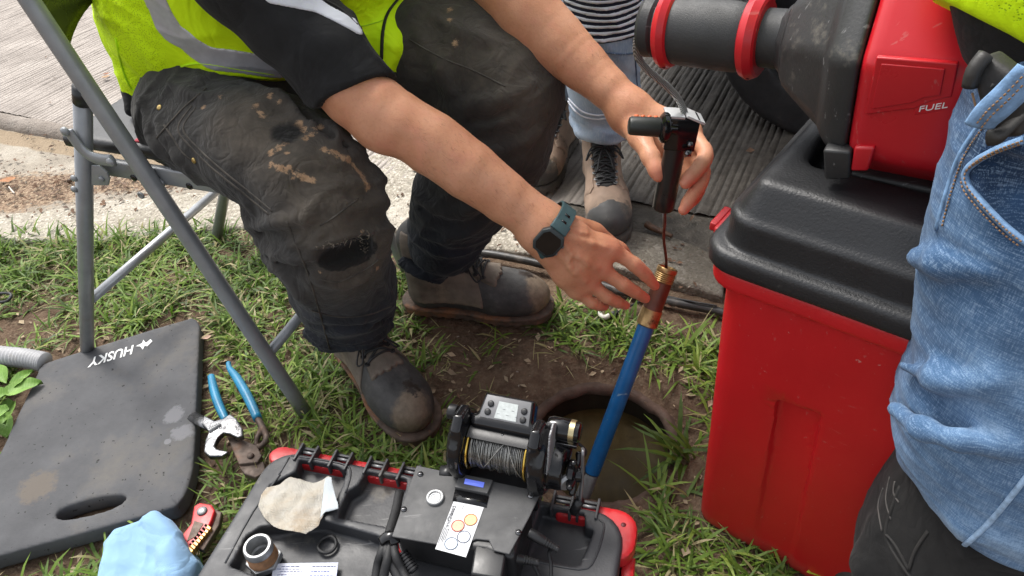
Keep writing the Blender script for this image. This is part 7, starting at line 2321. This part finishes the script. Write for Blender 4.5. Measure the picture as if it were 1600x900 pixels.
# broad-leaved weed at the left edge
N = Nodes('weed_leaf')
c_ = N.ramp(N.noise(30, 4), [(.3, (.10, .21, .03)), (.7, (.20, .34, .07))])
c_ = N.mix(N.rng(N.wave(60, 6, None, 'X', 2), .8, 1, 0, .3), c_, (.32, .45, .14))
M_WEED = N.out(c_, .55, N.bump(N.noise(90, 3), .4, .002), spec=.3)
weed = thing('weed', 'pale green broad-leaved weed left of the kneeling pad', 'weed', P(10, 620, 0))
for i, (a, b, s_, rot_, tl) in enumerate(((2, 590, .045, 2.4, .5), (22, 612, .05, .4, .45), (-8, 622, .055, 3.4, .3), (14, 640, .045, 4.6, .2), (30, 598, .035, 1.2, .6), (-4, 650, .05, 3.9, .35), (8, 660, .04, 5.2, .3), (-20, 600, .05, 2.9, .3))):
    p = P(a, b, .035 + .012 * (i % 3))
    dx_ = np.array([math.cos(rot_), math.sin(rot_), tl * .5]); dy_ = np.array([-math.sin(rot_), math.cos(rot_), 0])
    V, F = [], []
    for j in range(9):
        tt_ = j / 8
        w_ = s_ * .62 * math.sin(math.pi * min(1, tt_ * .92 + .08)) ** .7
        for k in (-1, -.5, 0, .5, 1):
            V.append(p + dx_ * (tt_ - .3) * s_ * 1.5 + dy_ * k * w_ * .7 + np.array([0, 0, .010 * abs(k) + .004 * random.random() - .02 * tt_ * tt_]))
    F = [(j * 5 + k, j * 5 + k + 1, (j + 1) * 5 + k + 1, (j + 1) * 5 + k) for j in range(8) for k in range(4)]
    make('leaf', (np.array(V), F), M_WEED, weed)
# litter: dead leaf chips and stones, too many to count
def chips(n, where, size, col, name, zf=.004, stone=False):
    V, F = [], []
    pts = where(n)
    for x, y, z in pts:
        s_ = random.uniform(*size); a = random.uniform(0, 6.28)
        ux = np.array([math.cos(a), math.sin(a), random.uniform(-.35, .35)]) * s_
        uy = np.array([-math.sin(a), math.cos(a), random.uniform(-.35, .35)]) * s_ * random.uniform(.25, .7)
        c0 = np.array([x, y, z + zf]); b0 = len(V)
        if stone:
            uz = ZUP * s_ * .6
            V += [c0 + ux, c0 + uy, c0 - ux * .9, c0 - uy * .8, c0 + uz, c0 - uz * .4]
            F += [(b0, b0 + 1, b0 + 4), (b0 + 1, b0 + 2, b0 + 4), (b0 + 2, b0 + 3, b0 + 4), (b0 + 3, b0, b0 + 4)]
        else:
            V += [c0 - ux, c0 - uy + ZUP * .001, c0 + ux, c0 + uy + ZUP * s_ * .25]
            F += [(b0, b0 + 1, b0 + 2, b0 + 3)]
    o = make(name, (np.array(V), F), col, smooth=False)
    o['kind'] = 'stuff'
    return o
def w_soil(n):
    p = ground_pts(n * 3)
    r = np.hypot(p[:, 0] - HOLE[0], p[:, 1] - HOLE[1])
    ok = (r > HR + .02) & (road_side(p) < -.28)
    for poly, mar in FOOT[:3]:
        ok &= inside(poly, p) > .0
    p = p[ok][:n]
    return np.c_[p, soil_z(p)]
def w_apron(n):
    a = rng.normal([-1.45, 1.93], [.22, .09], (n // 2, 2)); b = rng.normal([-.98, 1.92], [.17, .045], (n // 4, 2))
    t_ = rng.random(n // 4) * 2.6 - 1.2
    c = LINE0 + LINED * t_[:, None] * 1.0 + LINED * 1.4 - LINEN * np.abs(rng.normal(0, .12, n // 4))[:, None]
    p = np.concatenate([a, b, c])
    p = p[road_side(p) < -.02]
    return np.c_[p, np.full(len(p), .012)]
def w_road(n):
    p = LINE0 + LINED * (rng.random((n, 1)) * 3.2 - .6) + LINEN * (rng.random((n, 1)) ** 2 * 1.2)
    return np.c_[p, np.full(n, .014)]
M_CHIP = simple('dead_leaf', (.13, .075, .045), .85, var=.6, vscale=14)
M_CHIP2 = simple('straw_chip', (.36, .28, .18), .85, var=.4, vscale=14)
M_STONE = simple('small_stones', (.30, .26, .21), .9, var=.6, vscale=12)
chips(1900, w_soil, (.002, .007), M_CHIP, 'leaf_litter')
chips(1500, w_soil, (.002, .011), M_CHIP2, 'straw_litter')
chips(450, w_soil, (.0015, .005), M_STONE, 'pebbles', 0, True)
chips(1100, w_apron, (.003, .011), M_CHIP, 'leaf_litter')
chips(500, w_apron, (.002, .006), M_STONE, 'pebbles', 0, True)
chips(60, w_road, (.006, .014), M_CHIP, 'leaf_litter')
for i, (a, b, s_, lab, col) in enumerate(((12, 283, .028, 'curled orange-brown dead leaf on the dirty concrete at the left edge', (.34, .15, .06)), (165, 121, .018, 'tan dead leaf on the grooved road beside the yellow vest', (.38, .24, .13)), (166, 116, .014, 'rust brown dead leaf on the grooved road beside the yellow vest', (.28, .12, .06)), (322, 528, .014, 'pink-beige dead leaf beside the kneeling pad corner', (.42, .27, .20)), (1290, 893, .03, 'yellow-green fallen leaf against the foot of the red bin', (.34, .42, .03)), (728, 268, .03, 'flat pale green leaf on the concrete between the legs', (.30, .38, .16)))):
    p = P(a, b, .022)
    V = [p + np.array([s_ * x_, s_ * y_, s_ * z_]) for x_, y_, z_ in ((-1, 0, .1), (-.4, -.42, .25), (.35, -.45, .15), (1, .05, .3), (.4, .4, .3), (-.35, .45, .2), (0, 0, -.05))]
    o = make('fallen_leaf', (np.array(V), [(0, 1, 6), (1, 2, 6), (2, 3, 6), (3, 4, 6), (4, 5, 6), (5, 0, 6)]), simple('leaf_colour', col, .7, var=.3, vscale=90), loc=p)
    tag(o, lab, 'leaf')
# ------------------------------------------------------------------ repeats share a group
for pre, grp in (('fallen_leaf', 'dead leaves lying about'), ('twig', 'twigs on the ground'), ('grass_tuft', 'grass tufts near the hole'), ('power_lead', 'black plug leads of the control box'), ('person', 'people round the clean-out')):
    for o in bpy.data.objects:
        if o.parent is None and o.name.split('.')[0] == pre:
            o['group'] = grp
